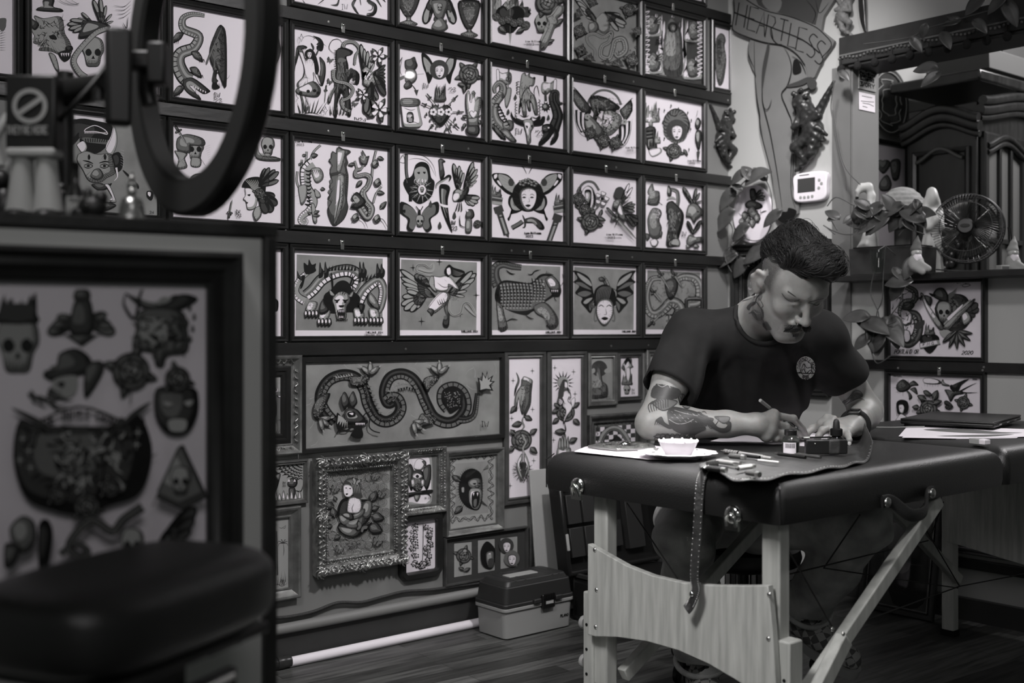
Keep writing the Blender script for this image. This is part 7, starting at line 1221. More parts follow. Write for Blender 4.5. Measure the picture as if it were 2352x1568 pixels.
# pencils, pens and brushes
def stick(name,label,cat,p,q,secs,group=None):
    """secs: (part name, from, to, radius0, radius1, material)"""
    p,q=V(p),V(q);t=thing(name,label,cat,p,group)
    for nm,a,b,r0,r1,mt in secs:mesh(nm,MB().tube([p.lerp(q,a),p.lerp(q,b)],[r0,r1],12),mt,t,smooth=50)
    return t
zt=TZ+.0055
m_sil=M('silver_paint',.28,.35,.3)
p0,p1=onZ(1656,1034,zt),onZ(1772,1053,zt)
t=stick('mechanical_pencil','long silver mechanical pencil with black dotted grip beside the tool roll','pencil',p0,p1,[('tip',0,.08,.0009,.002,m_metal),('grip',.08,.36,.0052,.0058,m_sil),('collar',.36,.39,.006,.006,m_K),('barrel',.39,.86,.0054,.0054,m_sil),('cap',.86,1,.0044,.004,m_sil)])
g=MB();ax=(p1-p0).normalized();a_,b_=frame_at(ax)
for i in range(5):
    for j in range(8):g.ball(p0.lerp(p1,.11+i*.055)+(a_*math.cos(j*.785+i*.4)+b_*math.sin(j*.785+i*.4))*.0052,.0013,6,4)
mesh('grip_dot',g,m_K,t)
# ink bottle with label
m_gl=glassmat('bottle_glass',(.75,.78,.76),1.2);m_ink=M('ink_liquid',.02,.2)
def bottle(name,label,c,r,h,lab,capm,bulb):
    t=thing(name,label,'bottle',c);T=Matrix.Translation(c);g=MB(T)
    g.lathe([(r*.9,0),(r,.003),(r,h*.58),(r*.92,h*.66),(r*.6,h*.74),(r*.58,h*.8)],28);mesh('glass_body',g,m_gl if lab else M('dark_glass',.008,.08,spec=.7),t,smooth=50)
    if lab:
        mesh('ink',MB(T).lathe([(r*.84,.003),(r*.93,.006),(r*.93,h*.5),(.001,h*.5)],24),M('grey_ink',.05,.3),t,smooth=50)
        a0=math.atan2(-c.y,-c.x)-.15;g=MB(T);L=lambda u,v:V(((r+.0006)*math.cos(a0-.75+1.5*u),(r+.0006)*math.sin(a0-.75+1.5*u),h*.05+h*.45*v));g.grid(L,16,2);g.f=[f[::-1] for f in g.f]
        lb=mesh('label',g,m_sheet,t);g=MB(T);x=.22;r2=random.Random(2)
        while x<.9:
            w_=r2.uniform(.015,.04);L2=lambda u,v:V(((r+.0011)*math.cos(a0-.75+1.5*(x+w_*u)),(r+.0011)*math.sin(a0-.75+1.5*(x+w_*u)),h*.05+h*.45*(.5+.42*v)));g.grid(L2,2,1);x+=w_+r2.uniform(.015,.045)
        mesh('barcode',g,m_K,lb,smooth=0)
    z=h*.78
    g=MB(T)
    if bulb:g.lathe([(r*.8,z),(r*.82,z+.002),(r*.82,z+.016),(r*.7,z+.018)],28);cp=mesh('cap',g,m_K,t,smooth=40);mesh('dropper_bulb',MB(T).lathe([(r*.46,z+.017),(r*.48,z+.02),(r*.42,z+.034),(r*.3,z+.04),(.001,z+.042)],20),M('black_rubber',.02,.6),t,smooth=50)
    else:g.lathe([(r*.66,z),(r*.7,z+.001),(r*.7,z+.012),(r*.64,z+.0135),(.001,z+.0136)],32);mesh('cap',g,M('black_bakelite',.012,.25),t,smooth=40)
    return t
bottle('ink_bottle','clear ink bottle with white barcode label and black cap',onZ(1816,1042,TZ),.0215,.058,True,None,False)
bottle('dropper_bottle','dark dropper bottle with rubber bulb behind the black case',onZ(1921,1034,TZ),.0185,.047,False,None,True)
# leather tool roll
m_lea=M('worn_leather',.034,.5,var=.35,scale=35,bump=.5,bscale=70)
topl=[(1606,1068),(1640,1056),(1690,1046),(1750,1040),(1820,1036),(1880,1030),(1930,1024),(1960,1020),(1985,1017)]
botl=[(1608,1080),(1650,1088),(1700,1106),(1760,1102),(1830,1090),(1900,1079),(1950,1070),(1985,1062),(2003,1050)]
tp=catmull([onZ(u,v,TZ) for u,v in topl],False,6);bt=catmull([onZ(u,v,TZ) for u,v in botl],False,6);n_=len(tp)-1
rl=thing('tool_roll','open leather tool roll with a stitched strap hanging over the table end','tool roll',onZ(1790,1070,ZT_))
def roll(u,v):
    f=u*n_;i=min(int(f),n_-1);p=tp[i].lerp(tp[i+1],f-i).lerp(bt[i].lerp(bt[i+1],f-i),v);c=max(0,(u-.9)/.1)
    return p+V((0,0,.002+.0025*math.sin(u*38+v*3)*v+.05*c*c*(1-.3*v)+(.012*math.exp(-((u-.06)/.05)**2)*v)))
g=MB();g.grid(roll,80,14);g.f=[f[::-1] for f in g.f];ro=mesh('leather_body',g,m_lea,rl,smooth=80);s=ro.modifiers.new('thick','SOLIDIFY');s.thickness=.0025
g=MB()
for i in range(64):g.ball(roll(.02+i*.0152,.965)+V((0,0,.0015)),(.0016,.0016,.001),6,4)
mesh('edge_stitch',g,M('pale_thread',.3,.7),ro)
sx=TX0-.006
sp=[onZ(1650,1070,TZ+.004),onZ(1622,1072,TZ+.005)];e0=onX(1607,1100,sx);yy=e0.y
sp+=[V((TX0+.03,yy,ZT_+.004)),V((TX0+.006,yy,ZT_-.006)),V((sx,yy,ZT_-.04)),V((sx-.004,yy+.004,.62)),V((sx-.003,yy+.012,.53)),onX(1598,1355,sx-.004),onX(1586,1388,sx-.006),onX(1576,1400,sx-.008)]
g=MB();g.tube(catmull(sp,False,8),[.0115]*73,10,flat=.14,up=(0,1,0));stp=mesh('strap',g,m_lea,rl,smooth=60)
g=MB();cs=catmull(sp,False,8)
for i in range(16,66):
    for e in(-1,1):g.ball(cs[i]+V((-.0012,e*.0098,0)),.0014,6,4)
mesh('strap_stitch',g,M('pale_thread',.3,.7),stp)
g=MB();q=onX(1588,1364,sx-.008);g.ball(q,(.003,.006,.006),12,8);g.ball(onZ(1619,1073,TZ+.008),(.006,.006,.003),12,8);mesh('snap',g,m_chrome,stp)
PENS=[((1642,1058),(1700,1066),'short grey capped pen on the tool roll',.0055,m_G),((1672,1046),(1712,1050),'grey marker lying across the roll pocket',.006,m_D),((1700,1044),(1745,1050),'dark brush handle behind the marker',.004,m_K),((1735,1056),(1790,1062),'thin pale pencil on the roll middle',.003,m_L),((1780,1041),(1850,1050),'long dark paint brush in front of the ink bottle',.0042,m_K),
        ((1825,1042),(1885,1050),'slim green grey pen right of the ink bottle',.0038,m_D),((1622,1074),(1668,1080),'black pen with silver end nearest the strap',.006,m_K),((1690,1076),(1732,1070),'pale stub pencil half inside a leather pocket',.0055,m_L),((1712,1084),(1745,1090),'dark pencil sharpener shaped pen on the roll front',.006,m_D)]
for(a,b,lab,r,mt) in PENS:
    z=TZ+.007+r;stick('pen',lab,'pen',onZ(*a,z),onZ(*b,z),[('tip',0,.12,r*.35,r*.8,m_D),('barrel',.12,.8,r,r,mt),('cap',.8,1,r*1.08,r*.95,m_metal if r>.005 else mt)],'pens and brushes on the tool roll')
# black case held by a leather band
p=onZ(1900,1050,TZ);dx=(onZ(1950,1050,TZ)-onZ(1856,1050,TZ));L=dx.length;ex=dx.normalized()
t=thing('pencil_case','black slim case banded to the tool roll, dropper bottle behind it','case',p);T=basis(p+V((0,0,.024)),ex,UP);mesh('shell',MB(T).box((0,.012,0),(L*1.02,.02,.034)),M('black_plastic',.012,.35),t,bev=.003)
mesh('band',MB(T).box((.018,.012,.0),(.03,.0235,.037)),m_lea,t,bev=.006,seg=3);mesh('snap',MB(T).ball((-.028,.0015,.008),.0022,8,6),m_chrome,t)
stick('paint_brush','dark brush resting on top of the black banded case','brush',T@V((-.06,.012,.0205)),T@V((.012,.012,.0225)),[('bristle',0,.1,.0006,.0022,m_K),('ferrule',.1,.3,.0024,.0026,m_metal),('shaft',.3,1,.0026,.0022,m_K)])
# the brush in the drawing hand
b0,b1=P(1857,1008,3.12),P(1746,919,2.96)
stick('paint_brush','brush held in the right hand, pale tipped, drawing on the paper','brush',b0,b1,[('bristle',0,.11,.0006,.0022,m_K),('ferrule',.11,.33,.0023,.0027,m_chrome),('shaft',.33,.82,.0032,.0040,m_G),('end_cap',.82,1,.0046,.0046,m_L)])
# laptop, phone, papers, eraser
Lp,Fp,Bp=onZ(2085,957,.785),onZ(2266,971,.785),onZ(2160,941,.785);ex=(Bp-Lp).normalized();ey=(Fp-Lp).length;le=(Bp-Lp).length
t=thing('laptop','closed dark laptop lying on papers at the far table end','laptop',(Lp+ex*le/2)*1);ctr=Lp+(Bp-Lp)/2+(Fp-Lp)/2;T=basis((ctr.x,ctr.y,.772),ex,UP)
m_lap=M('dark_aluminium',.028,.38,.3);mesh('base_shell',MB(T).box((0,0,0),(le,ey,.011)),m_lap,t,bev=.004,seg=3);mesh('screen_lid',MB(T).box((0,0,.0085),(le,ey,.006)),m_lap,t,bev=.0028,seg=3)
for x in(-.1,.0,.1):mesh('port',MB(T).box((x,-ey/2+.0005,.0),(.03,.003,.003)),m_L,t)
g=MB(T);[g.cyl((sx_*le*.4,sy_*ey*.4,-.0115),(sx_*le*.4,sy_*ey*.4,-.005),.006) for sx_ in(-1,1) for sy_ in(-1,1)];mesh('rubber_foot',g,m_K,t)
q=[onZ(u,v,TZ) for u,v in((2047,976),(2170,980),(2172,970),(2062,967))];c=sum(q,V((0,0,0)))/4;ex=(q[1]-q[0]).normalized();c=c+V((-.06,-.075,0));T=basis(c+V((0,0,.0045)),ex,UP)
t=thing('smartphone','black smartphone lying face up in front of the laptop','phone',c);mesh('case',MB(T).box((0,0,0),(.155,.075,.009)),M('phone_case',.012,.4),t,bev=.003);mesh('screen',MB(T).box((0,0,.0046),(.148,.069,.0006)),M('phone_screen',.03,.08,spec=.8),t)
g=MB(T);[g.box((-.05+.016*i,.0,.0051),(.011,.05-.01*(i%3),.0004)) for i in range(7)];mesh('icon',g,m_L,t)
cpt=catmull([c+V((-.075,-.02,.005)),c+V((-.11,.01,.004)),c+V((-.16,.03,.004)),c+V((-.2,.08,.004)),c+V((-.19,.15,.004))],False,5)
mesh('charging_cable',MB().tube(cpt,.002,8),m_sole,smooth=60,label='thin pale charging cable running behind the elbow to the phone',cat='cable',org=cpt[0])
stick('pencil','dark pencil with metal eraser band by the laptop front corner','pencil',onZ(2172,973,TZ+.004),onZ(2254,980,TZ+.004),[('shaft',0,.82,.0036,.0036,m_K),('ferrule',.82,.92,.004,.004,m_metal),('eraser_end',.92,1,.0037,.0037,m_L)])
a0=flat('paper_sheet','lowest sheet of the loose drawings before the laptop','paper',[(2064,1002),(2086,977),(2360,992),(2335,1006),(2200,1008)],m_sheet,TZ,.0008)
a1=flat('paper_sheet','top loose drawing sheet with dark feather strokes','paper',[(2072,1005),(2112,977),(2368,986),(2352,1003),(2190,1007)],m_sheet,TZ+.0012,.0008)
g=MB();zz=TZ+.0021
for px in([(2120,986),(2200,984),(2300,992),(2350,993),(2280,996),(2180,992)],[(2150,1001),(2250,998),(2330,997),(2260,1003)]):pts=catmull([onZ(u,v,zz) for u,v in px],True,3);g.add(pts,[tuple(range(len(pts)))[::-1] if sum((pts[i-1].x*pts[i].y-pts[i].x*pts[i-1].y) for i in range(len(pts)))<0 else tuple(range(len(pts)))],0)
mesh('brush_stroke',g,m_G,a1,smooth=0)
p=onZ(2250,1020,TZ);T=basis(p+V((0,0,.0075)),onZ(2272,1018,TZ)-onZ(2228,1013,TZ),UP);t=thing('eraser','white block eraser in a paper sleeve beside the loose drawings','eraser',p)
mesh('rubber',MB(T).box((0,0,0),(.052,.022,.0135)),m_sheet,t,bev=.002);mesh('sleeve',MB(T).box((-.008,0,0),(.034,.0228,.0143)),m_L,t,bev=.0015)
# ---------------- floor level: tackle box, case, stool, books, pipe ----------------
x0,x1,yf,yb=2.492,2.818,2.992,3.165;cx,cy=(x0+x1)/2,(yf+yb)/2
t=thing('tackle_box','dark lidded tackle box with pale base on the floor by the wall','box',(cx,cy,0));m_tl=M('dark_plastic_lid',.022,.45);m_tb=M('pale_plastic',.27,.5)
def rbox(g,cx,cy,z0,z1,w,d,tw=1,r=.02):
    P_=[];
    for z,f in((z0,1),(z1,tw)):
        for sx,sy,a0 in((1,1,0),(-1,1,90),(-1,-1,180),(1,-1,270)):
            for i in range(5):a=math.radians(a0+i*22.5);P_.append(V((cx+sx*(w/2*f-r)+r*math.cos(a),cy+sy*(d/2*f-r)+r*math.sin(a),z)))
    return g.add(P_,[tuple(range(20))[::-1],tuple(range(20,40))]+[(i,(i+1)%20,20+(i+1)%20,20+i) for i in range(20)])
w,d=x1-x0,yb-yf;g=MB();rbox(g,cx,cy,.004,.098,w*.93,d*.9,1.04);rbox(g,cx,cy,.096,.108,w,d*1.0);mesh('base',g,m_tb,t,bev=.002)
g=MB();rbox(g,cx,cy,.108,.122,w*1.0,d*1.0);rbox(g,cx,cy,.12,.178,w*.97,d*.96,.95);rbox(g,cx,cy,.176,.196,w*.9,d*.86,.92);ld_=mesh('lid',g,m_tl,t,bev=.003)
g=MB();g.box((cx-.02,cy,.1965),(.13,.04,.006));mesh('handle',g,m_L,ld_,bev=.002)
g=MB();[g.box((cx+e*.1,cy,.186),(.012,d*.8,.022)) for e in(-1,-.55,.7,1)];mesh('lid_rib',g,m_tl,ld_,bev=.002)
g=MB();g.box((cx+.03,yf-.004,.112),(.058,.012,.05));lt=mesh('latch',g,M('black_latch',.008,.3),t,bev=.004);g=MB();[g.box((cx+.03-.022+i*.011,yf-.011,.13),(.006,.005,.016)) for i in range(5)];mesh('latch_rib',g,M('black_latch',.008,.3),lt);mesh('latch_plate',MB().box((cx+.032,yf-.0105,.108),(.034,.002,.010)),m_L,lt)
g=MB();[g.box((cx+.03+e*.05,yf-.004,.118),(.032,.012,.016)) for e in(-1,1)];mesh('hinge_tab',g,m_tl,t,bev=.003)
def letter(name,s_,T,h,wd,r,mat,parent,slant=0):
    g=MB(T);x=0
    for ch in s_:
        for st in GLYPH.get(ch,[]):
            q=[(x+px*wd+(1-py)*h*slant,-py*h) for px,py in st]
            for a,b in zip(q[:-1],q[1:]):dx,dy=b[0]-a[0],b[1]-a[1];l=math.hypot(dx,dy) or 1;nx,ny=-dy/l*r,dx/l*r;ex,ey=dx/l*r*.6,dy/l*r*.6;g.add([(a[0]-ex-nx,a[1]-ey-ny,0),(b[0]+ex-nx,b[1]+ey-ny,0),(b[0]+ex+nx,b[1]+ey+ny,0),(a[0]-ex+nx,a[1]-ey+ny,0)],[(0,1,2,3)])
        x+=wd*(.6 if ch in "I1'. " else 1.3)
    return mesh(name,g,mat,parent,smooth=0)
letter('lettering','PLANO',basis((x1-.066,yf+.006,.05),(1,0,0),(0,-1,0)),.009,.006,.0012,m_K,t,.2)
# open black equipment case
m_case=M('black_case_plastic',.010,.35,bump=.1)
t=thing('equipment_case','open black hard case behind the table leg, lid upright with trays','case',(3.09,2.92,0));g=MB()
g.box((3.09,2.90,.08),(.44,.34,.16));mesh('base_shell',g,m_case,t,bev=.02,seg=3)
mesh('rim',MB(basis((3.09,2.90,.16),(1,0,0),UP)).moulding(.45,.35,[(0,0),(0,.012),(.01,.014),(.02,.006),(.02,0)]),M('case_rim',.03,.35),t)
g=MB(basis((3.085,3.115,.33),(1,0,0),(0,-.985,.17)));g.box((0,0,.0),(.50,.33,.01));g.moulding(.52,.35,[(0,-.005),(0,.055),(.012,.06),(.02,.05),(.02,0)]);ld_=mesh('lid',g,m_case,t,bev=.006)
g=MB(basis((3.085,3.115,.33),(1,0,0),(0,-.985,.17)))
for x,y,w_,h_ in((-.18,.06,.07,.11),(-.18,-.06,.07,.11),(-.105,.06,.065,.11),(-.105,-.06,.065,.11),(.0,-.05,.11,.1),(.13,.0,.09,.24)):g.box((x,y,.02),(w_*.96,h_*.97,.03))
mesh('tray_block',g,M('case_foam',.02,.5),ld_,bev=.002)
mesh('catch',MB(basis((2.835,3.09,.28),(1,0,0),(0,-.985,.17))).box((0,0,.03),(.012,.06,.03)),m_L,t,bev=.002)
mesh('leaning_board',MB(basis((3.0,3.195,.27),(1,0,0),(0,-.99,.1))).box((0,0,0),(.40,.53,.008)),m_L,bev=.002,label='pale plastic board leaning on the wall behind the open case',cat='board',org=(3.0,3.195,0))
# stool
sx_,sy_=PEL.x+.045,PEL.y-.035;t=thing('rolling_stool','low black round rolling stool under the seated man','stool',(sx_,sy_,0));T=Matrix.Translation((sx_,sy_,0));m_stool=M('black_stool_vinyl',.010,.4)
mesh('seat',MB(T).lathe([(.001,.33),(.15,.33),(.172,.34),(.178,.36),(.172,.385),(.14,.398),(.001,.40)],36),m_stool,t,smooth=50);mesh('gas_column',MB(T).lathe([(.03,.08),(.03,.2),(.018,.2),(.018,.335)],16),M('black_steel',.02,.3,.6),t,smooth=40)
for i in range(5):
    a=math.atan2(2.31-sy_,2.60-sx_)+i*1.2566;e=V((sx_+.235*math.cos(a),sy_+.235*math.sin(a),.075));lg_=mesh('leg',MB().tube([(sx_,sy_,.105),e],[.024,.015],10),M('black_nylon',.012,.45),t,smooth=50)
    g=MB();ax=V((-math.sin(a+.6),math.cos(a+.6),0));[g.cyl(e+ax*(s_*.017)-ax*.007+V((0,0,-.048)),e+ax*(s_*.017)+ax*.007+V((0,0,-.048)),.027,n=18) for s_ in(-1,1)];g.cyl(e+V((0,0,-.04)),e+V((0,0,.012)),.011,n=10);mesh('caster',g,M('caster_black',.008,.3),t,bev=.002)
# books in a row on the floor
bx=[(1650,26,.215,m_L,'pale spined book at the end of the floor row'),(1664,18,.20,m_D,'slim dark book beside the pale end book'),(1677,20,.19,m_K,'short black book in the floor row'),(1692,24,.215,m_G,'grey striped spine book in the floor row'),(1708,22,.22,m_L,'ribbed pale spine book in the floor row'),(1724,18,.21,m_D,'dark grey book left of the tall black volumes'),(1738,20,.22,m_K,'tall black book next to the white pin up book'),(1757,26,.215,m_sheet,'white book with Pin Ups on its spine')]
for u,wpx,h,mt,lab in bx:
    p=P(u+8,1300,4.36);q=V((p.x,p.y,0));ex=RT*1;t=thing('book',lab,'book',q,'books standing in a row on the floor');T=basis(q+UP*h/2-FW*-.08,RT,-FW);wd=wpx*4.28/FPX*.56
    mesh('cover',MB(T).box((0,0,0),(wd,h,.15)),mt,t,bev=.002);g=MB(T)
    if u in(1692,1708):[g.box((0,-h/2+.02+i*.018,.0755),(wd*.8,.008,.0008)) for i in range(int(h/.02))];mesh('spine_stripe',g,m_K,t)
    if u==1757:letter('spine_title','Pin-Ups',basis(q+UP*(h-.02)+FW*(.08-.0762)-RT*.006,-UP,-FW),.012,.008,.0012,m_K,t,.25)
# floor pipe, cord
a,b=onZ(668,1521,.02),onZ(1100,1430,.02);ya=YA-.045
t=thing('floor_pipe','white painted pipe lying along the baseboard with a dark coupling','pipe',(1.8,ya,0));xl=onY(664,1520,ya).x;r_=.0155
mesh('pipe_run',MB().tube([(xl,ya,r_+.001),(3.4,ya,r_+.001)],r_,16),m_sheet,t,smooth=60)
g=MB();xc=onY(620,1520,ya).x-.05;g.tube([(xc,ya,.021),(xl-.045,ya,.021),(xl-.043,ya,.021),(xl-.02,ya,.021),(xl-.018,ya,.021),(xl+.003,ya,.021)],[.017,.017,.0205,.0205,.019,.019],18);mesh('coupling',g,M('dark_pvc',.03,.3),t,smooth=40)
pts=[onA(u,v,.012) for u,v in((560,1432),(620,1420),(665,1416),(720,1404),(775,1384),(830,1383),(880,1370),(930,1358),(990,1354),(1050,1345),(1090,1340),(1150,1330))]
mesh('braided_cord',MB().tube(catmull(pts,False,5),.0055,8),M('braided_cord',.03,.7,var=.6,scale=300),smooth=60,label='dark braided cord sagging along the wall above the cap rail',cat='cord',org=pts[0])
# leaning picture on the right wall
pb,pa=V((3.845,2.20,0)),V((3.845,2.50,0));nrm=V((-.985,0,.17)).normalized();hh=.66;up_=V((.17,0,.985)).normalized();c=(pa+pb)/2+up_*hh/2
T=basis(c,(0,-1,0),nrm);t,a,b=picture('framed_picture','large dark framed picture leaning on the right wall below the table',T,.305,hh,[(0,0),(0,.016),(.004,.02),(.016,.018),(.022,.01),(.024,.013),(.027,.01),(.027,0)],m_frameb,.027)
A_=Art(T,a,b,(1780,1140,3.664),0);A_.B([(900,380),(950,120),(1200,160),(1290,500),(1250,900),(1000,900)],1,2);A_.S([(1000,480),(1100,560),(1250,580)],8,2);mesh('print',A_.mb,[m_D,m_K,m_D,m_G,m_L,m_W,m_wash],t,smooth=0)
g=MB(T).moulding(.305-.05,hh-.05,[(0,.010),(.0,.0135),(.004,.0135),(.004,.010)]);mesh('gilt_line',g,m_gold,t)
# tool cart behind the man carrying the drink bottle
p=P(1594,740,4.75);t=thing('tool_cart','dark narrow cart hidden behind the seated man, carrying the drink bottle','cart',(p.x,p.y,0));zc=p.z-.085
mesh('cabinet',MB().box((p.x,p.y-.005,zc/2),(.2,.17,zc-.01)),m_black,t,bev=.004);mesh('top',MB().box((p.x,p.y-.005,zc-.005),(.21,.18,.01)),m_black,t,bev=.003)
bt_=thing('drink_bottle','black insulated bottle with carry loop lid, behind the man shoulder','bottle',(p.x,p.y,zc));T=Matrix.Translation((p.x,p.y,zc));k_=M('bottle_black',.012,.45)
r0=44/2*4.75/FPX;mesh('flask',MB(T).lathe([(r0*.93,0),(r0,.004),(r0,.078),(r0*.98,.082)],32),k_,bt_,smooth=40);mesh('steel_band',MB(T).lathe([(r0*.985,.082),(r0*.985,.097)],32),m_chrome,bt_,smooth=40)
mesh('lid',MB(T).lathe([(r0*1.0,.097),(r0*1.0,.122),(r0*.9,.128),(r0*.74,.131),(r0*.72,.146),(.001,.148)],32),k_,bt_,smooth=40)
g=MB(T);q=[V(tuple(RT*x+UP*z)) for x,z in((-.03,.128),(-.032,.168),(-.024,.180),(.026,.180),(.034,.168),(.032,.128))];g.tube(catmull(q,False,4),.006,8,flat=1.3);mesh('carry_loop',g,k_,bt_,smooth=60)
# ---------------- foreground: counter, its poster, figurines, ring light, arm rest ----------------
ex_=(RT*.8413+FW*.5405);n_f=(RT*.5405-FW*.8413);PC=P(605,515,1.55);ztop=PC.z
TC=basis((PC.x,PC.y,0),ex_,n_f)          # x along the face (corner = 0), y up, z toward us
ct=thing('reception_counter','grey fronted counter with dark edging, close up at the picture edge','counter',(PC.x,PC.y,0))
mesh('body',MB(TC).box((-.75,(ztop-.02)/2,-.17),(1.5,ztop-.02,.34)),M('grey_panel',.62,.6),ct)
mesh('top',MB(TC).box((-.745,ztop-.009,-.168),(1.53,.018,.346)),m_black,ct,bev=.003)
g=MB(TC);g.box((.006,(ztop-.018)/2,-.165),(.018,ztop-.018,.36));mesh('end_trim',g,m_black,ct,bev=.003)
def onP(T,u,v):
    d=ray(u,v);n=T.to_3x3()@V((0,0,1));return CAM+d*((T.translation-CAM).dot(n)/d.dot(n))
q=onP(TC,543,583);l=TC.inverted()@q;bot=(TC.inverted()@onP(TC,543,1440)).y;wd=.66
T=TC@Matrix.Translation((l.x-wd/2,(l.y+bot)/2,.001));pw,ph=wd,l.y-bot
t,a,b=picture('framed_picture','big blurred framed flash poster on the counter front',T,pw,ph,[(0,0),(0,.026),(.006,.03),(.014,.024),(.022,.026),(.03,.018),(.036,.016),(.04,.012),(.043,.012),(.043,0)],m_frameb,.043)
C0=(0,480,2.903);A_=Art(T,a,b,C0,2);pl_=T.inverted()@onP(T,468,656);A_.a,A_.b=a,b
A_.F([(-400,455),(1365,508),(1365,3200),(-400,3200)],0,0);A_.lw=2.2
A_.skull(115,900,190,4);A_.flame(115,760,260,200,2,5);A_.F([(20,640),(220,640),(180,740),(40,740)],2)
A_.wing(520,740,[(310,830),(340,780),(370,720)],.25,3,1);A_.wing(560,740,[(765,830),(740,780),(710,700)],.25,3,1);A_.B([(500,600),(590,600),(620,760),(590,840),(480,840),(460,760)],2);A_.B([(500,540),(580,540),(590,600),(490,600)],2);A_.B([(430,840),(650,840),(540,915)],2,n=0);A_.S([(340,845),(700,840)],10)
A_.B([(830,560),(960,620),(1100,640),(1200,570),(1310,600),(1200,670),(1060,690),(930,650)],2,4);A_.S([(830,560),(820,640),(890,730),(930,560),(950,540)],10);A_.B([(900,700),(1000,660),(1200,680),(1240,800),(1240,950),(1110,980),(1080,1050),(1030,1040),(1010,960),(880,930),(900,800)],3,4);A_.F([(980,830),(1050,850),(1030,880)],1);A_.F([(1100,850),(1180,830),(1150,880)],1);A_.hatch([(900,720),(1240,720),(1220,940),(900,940)],40,70,2,1,9);A_.drops([(1255,660),(1285,720),(1240,760),(1275,800),(1260,870)],20)
A_.B([(280,1100),(370,1060),(400,960),(500,930),(590,990),(600,1070),(500,1110),(340,1140)],2,3);A_.F([(345,1140),(500,1110),(500,1220),(430,1260),(370,1240)],4);A_.hatch([(120,1220),(360,1180),(420,1300),(200,1290)],24,120,3,2,9,.2);A_.B([(560,1060),(650,1010),(680,1080),(560,1260)],2);A_.F([(370,1160),(420,1150),(410,1190)],1)
A_.rose(860,1080,120,3,4);A_.S([(860,1180),(850,1290)],22,2)
A_.B([(1010,1230),(1060,1180),(1260,1190),(1300,1250),(1290,1380),(1220,1490),(1100,1490),(1020,1380)],2,3);A_.rose(1160,1130,80,3,3);A_.F([(1060,1280),(1120,1290),(1090,1310)],4);A_.F([(1200,1280),(1260,1270),(1230,1310)],4);A_.F([(1100,1400),(1210,1400),(1200,1470),(1110,1470)],4)
for i,ch in enumerate('THE TRIPLE CROWN'):A_.text(ch,255+i*33,1395-60*math.sin((i+.5)/16*math.pi),58,24,1,5)
A_.S([(200,1430),(500,1310),(800,1410)],8,2,0);A_.S([(60,1320),(250,1420),(330,1480)],20,2);A_.S([(980,1280),(850,1380),(780,1470)],20,2)
A_.B([(110,1400),(240,1440),(420,1440),(780,1440),(900,1370),(980,1560),(960,1760),(880,1900),(700,1960),(540,2020),(330,1990),(150,1900),(70,1640)],2,3);A_.hatch([(120,1450),(930,1450),(940,1800),(300,1960)],80,110,5,1,10);A_.hatch([(300,1480),(780,1480),(800,1860),(400,1900)],40,90,6,4,10)
for x,y in((130,1520),(170,1600),(110,1660),(180,1710),(890,1480),(880,1560)):A_.star(x,y,40,4)
for x,y,r in((360,1890),(700,1840),(540,1960)) and((360,1890,60),(700,1840,60),(540,1960,80)):A_.rose(x,y,r,2,3)
A_.B([(1150,1560),(1170,1560),(1330,1900),(1160,1980),(990,1900)],3,4,n=0);A_.skull(1150,1790,90,4);A_.S([(1150,1560),(960,1960)],14);A_.S([(1160,1560),(1340,1940)],14);[A_.F([(x+16*math.cos(t),1910+16*math.sin(t)) for t in range(6)],2) for x in(1030,1260)]
A_.B([(30,2100),(110,2020),(190,2060),(200,2180),(130,2260),(60,2220)],3,4);A_.B([(220,2080),(270,2040),(310,2120),(290,2300),(240,2460),(220,2300)],1,2);A_.B([(0,2200),(100,2220),(60,2330),(0,2350)],2)
A_.snake([(360,2270),(460,2200),(540,2250),(480,2280),(420,2200),(560,2050),(700,2120),(780,2040),(900,1960)],40,60,2,3);A_.wing(1000,2230,[(1250,1960),(1240,2030),(1220,2110),(1170,2190),(1120,2280)],.18,2,2);A_.skull(830,2200,100,4);A_.rose(930,2280,70,2,2);A_.B([(310,2340),(450,2360),(500,2290),(570,2350),(700,2300),(660,2400),(500,2450),(340,2440)],1,2)
mesh('print',A_.mb,[m_paper,m_K,m_D,m_G,m_L,m_W,m_wash],t,smooth=0)
# figurines on the counter: local frame with x to the right, y up from the counter top
def TP(u,z):p=P(u,500,z);return basis((p.x,p.y,ztop),RT,-FW)
S_=lambda z:z/FPX
z=1.56;k=S_(z);T=TP(80,z);t=thing('novelty_figurine','figurine of a dark poster box on two pale shoed legs','figurine',T.translation)
mesh('poster_box',MB(T).box((0,255*k,0),(116*k,172*k,.03)),M('figurine_dark',.014,.4),t,bev=.004)
mesh('box_tray',MB(T).box((0,163*k,.0),(112*k,22*k,.036)),M('figurine_pale',.42,.6),t,bev=.004)
g=MB(T@Matrix.Translation((0,0,.0165)))
Nn=24;c=(0,268*k);g.add([(c[0]+r*k*math.cos(i*6.283/Nn),c[1]+r*k*math.sin(i*6.283/Nn),0) for r in(40,30) for i in range(Nn)],[(i,(i+1)%Nn,Nn+(i+1)%Nn,Nn+i) for i in range(Nn)]);mesh('ring_mark',g,m_L,t,smooth=0)
g=MB(T@Matrix.Translation((0,0,.0167)));g.box((0,268*k,0),(66*k,11*k,.0004),Matrix.Rotation(.6,3,'Z'));mesh('slash_mark',g,m_L,t)
letter('lettering',"THEY'RE HERE",T@Matrix.Translation((-52*k,222*k,.0168)),17*k,6.6*k,1.4*k,m_L,t)
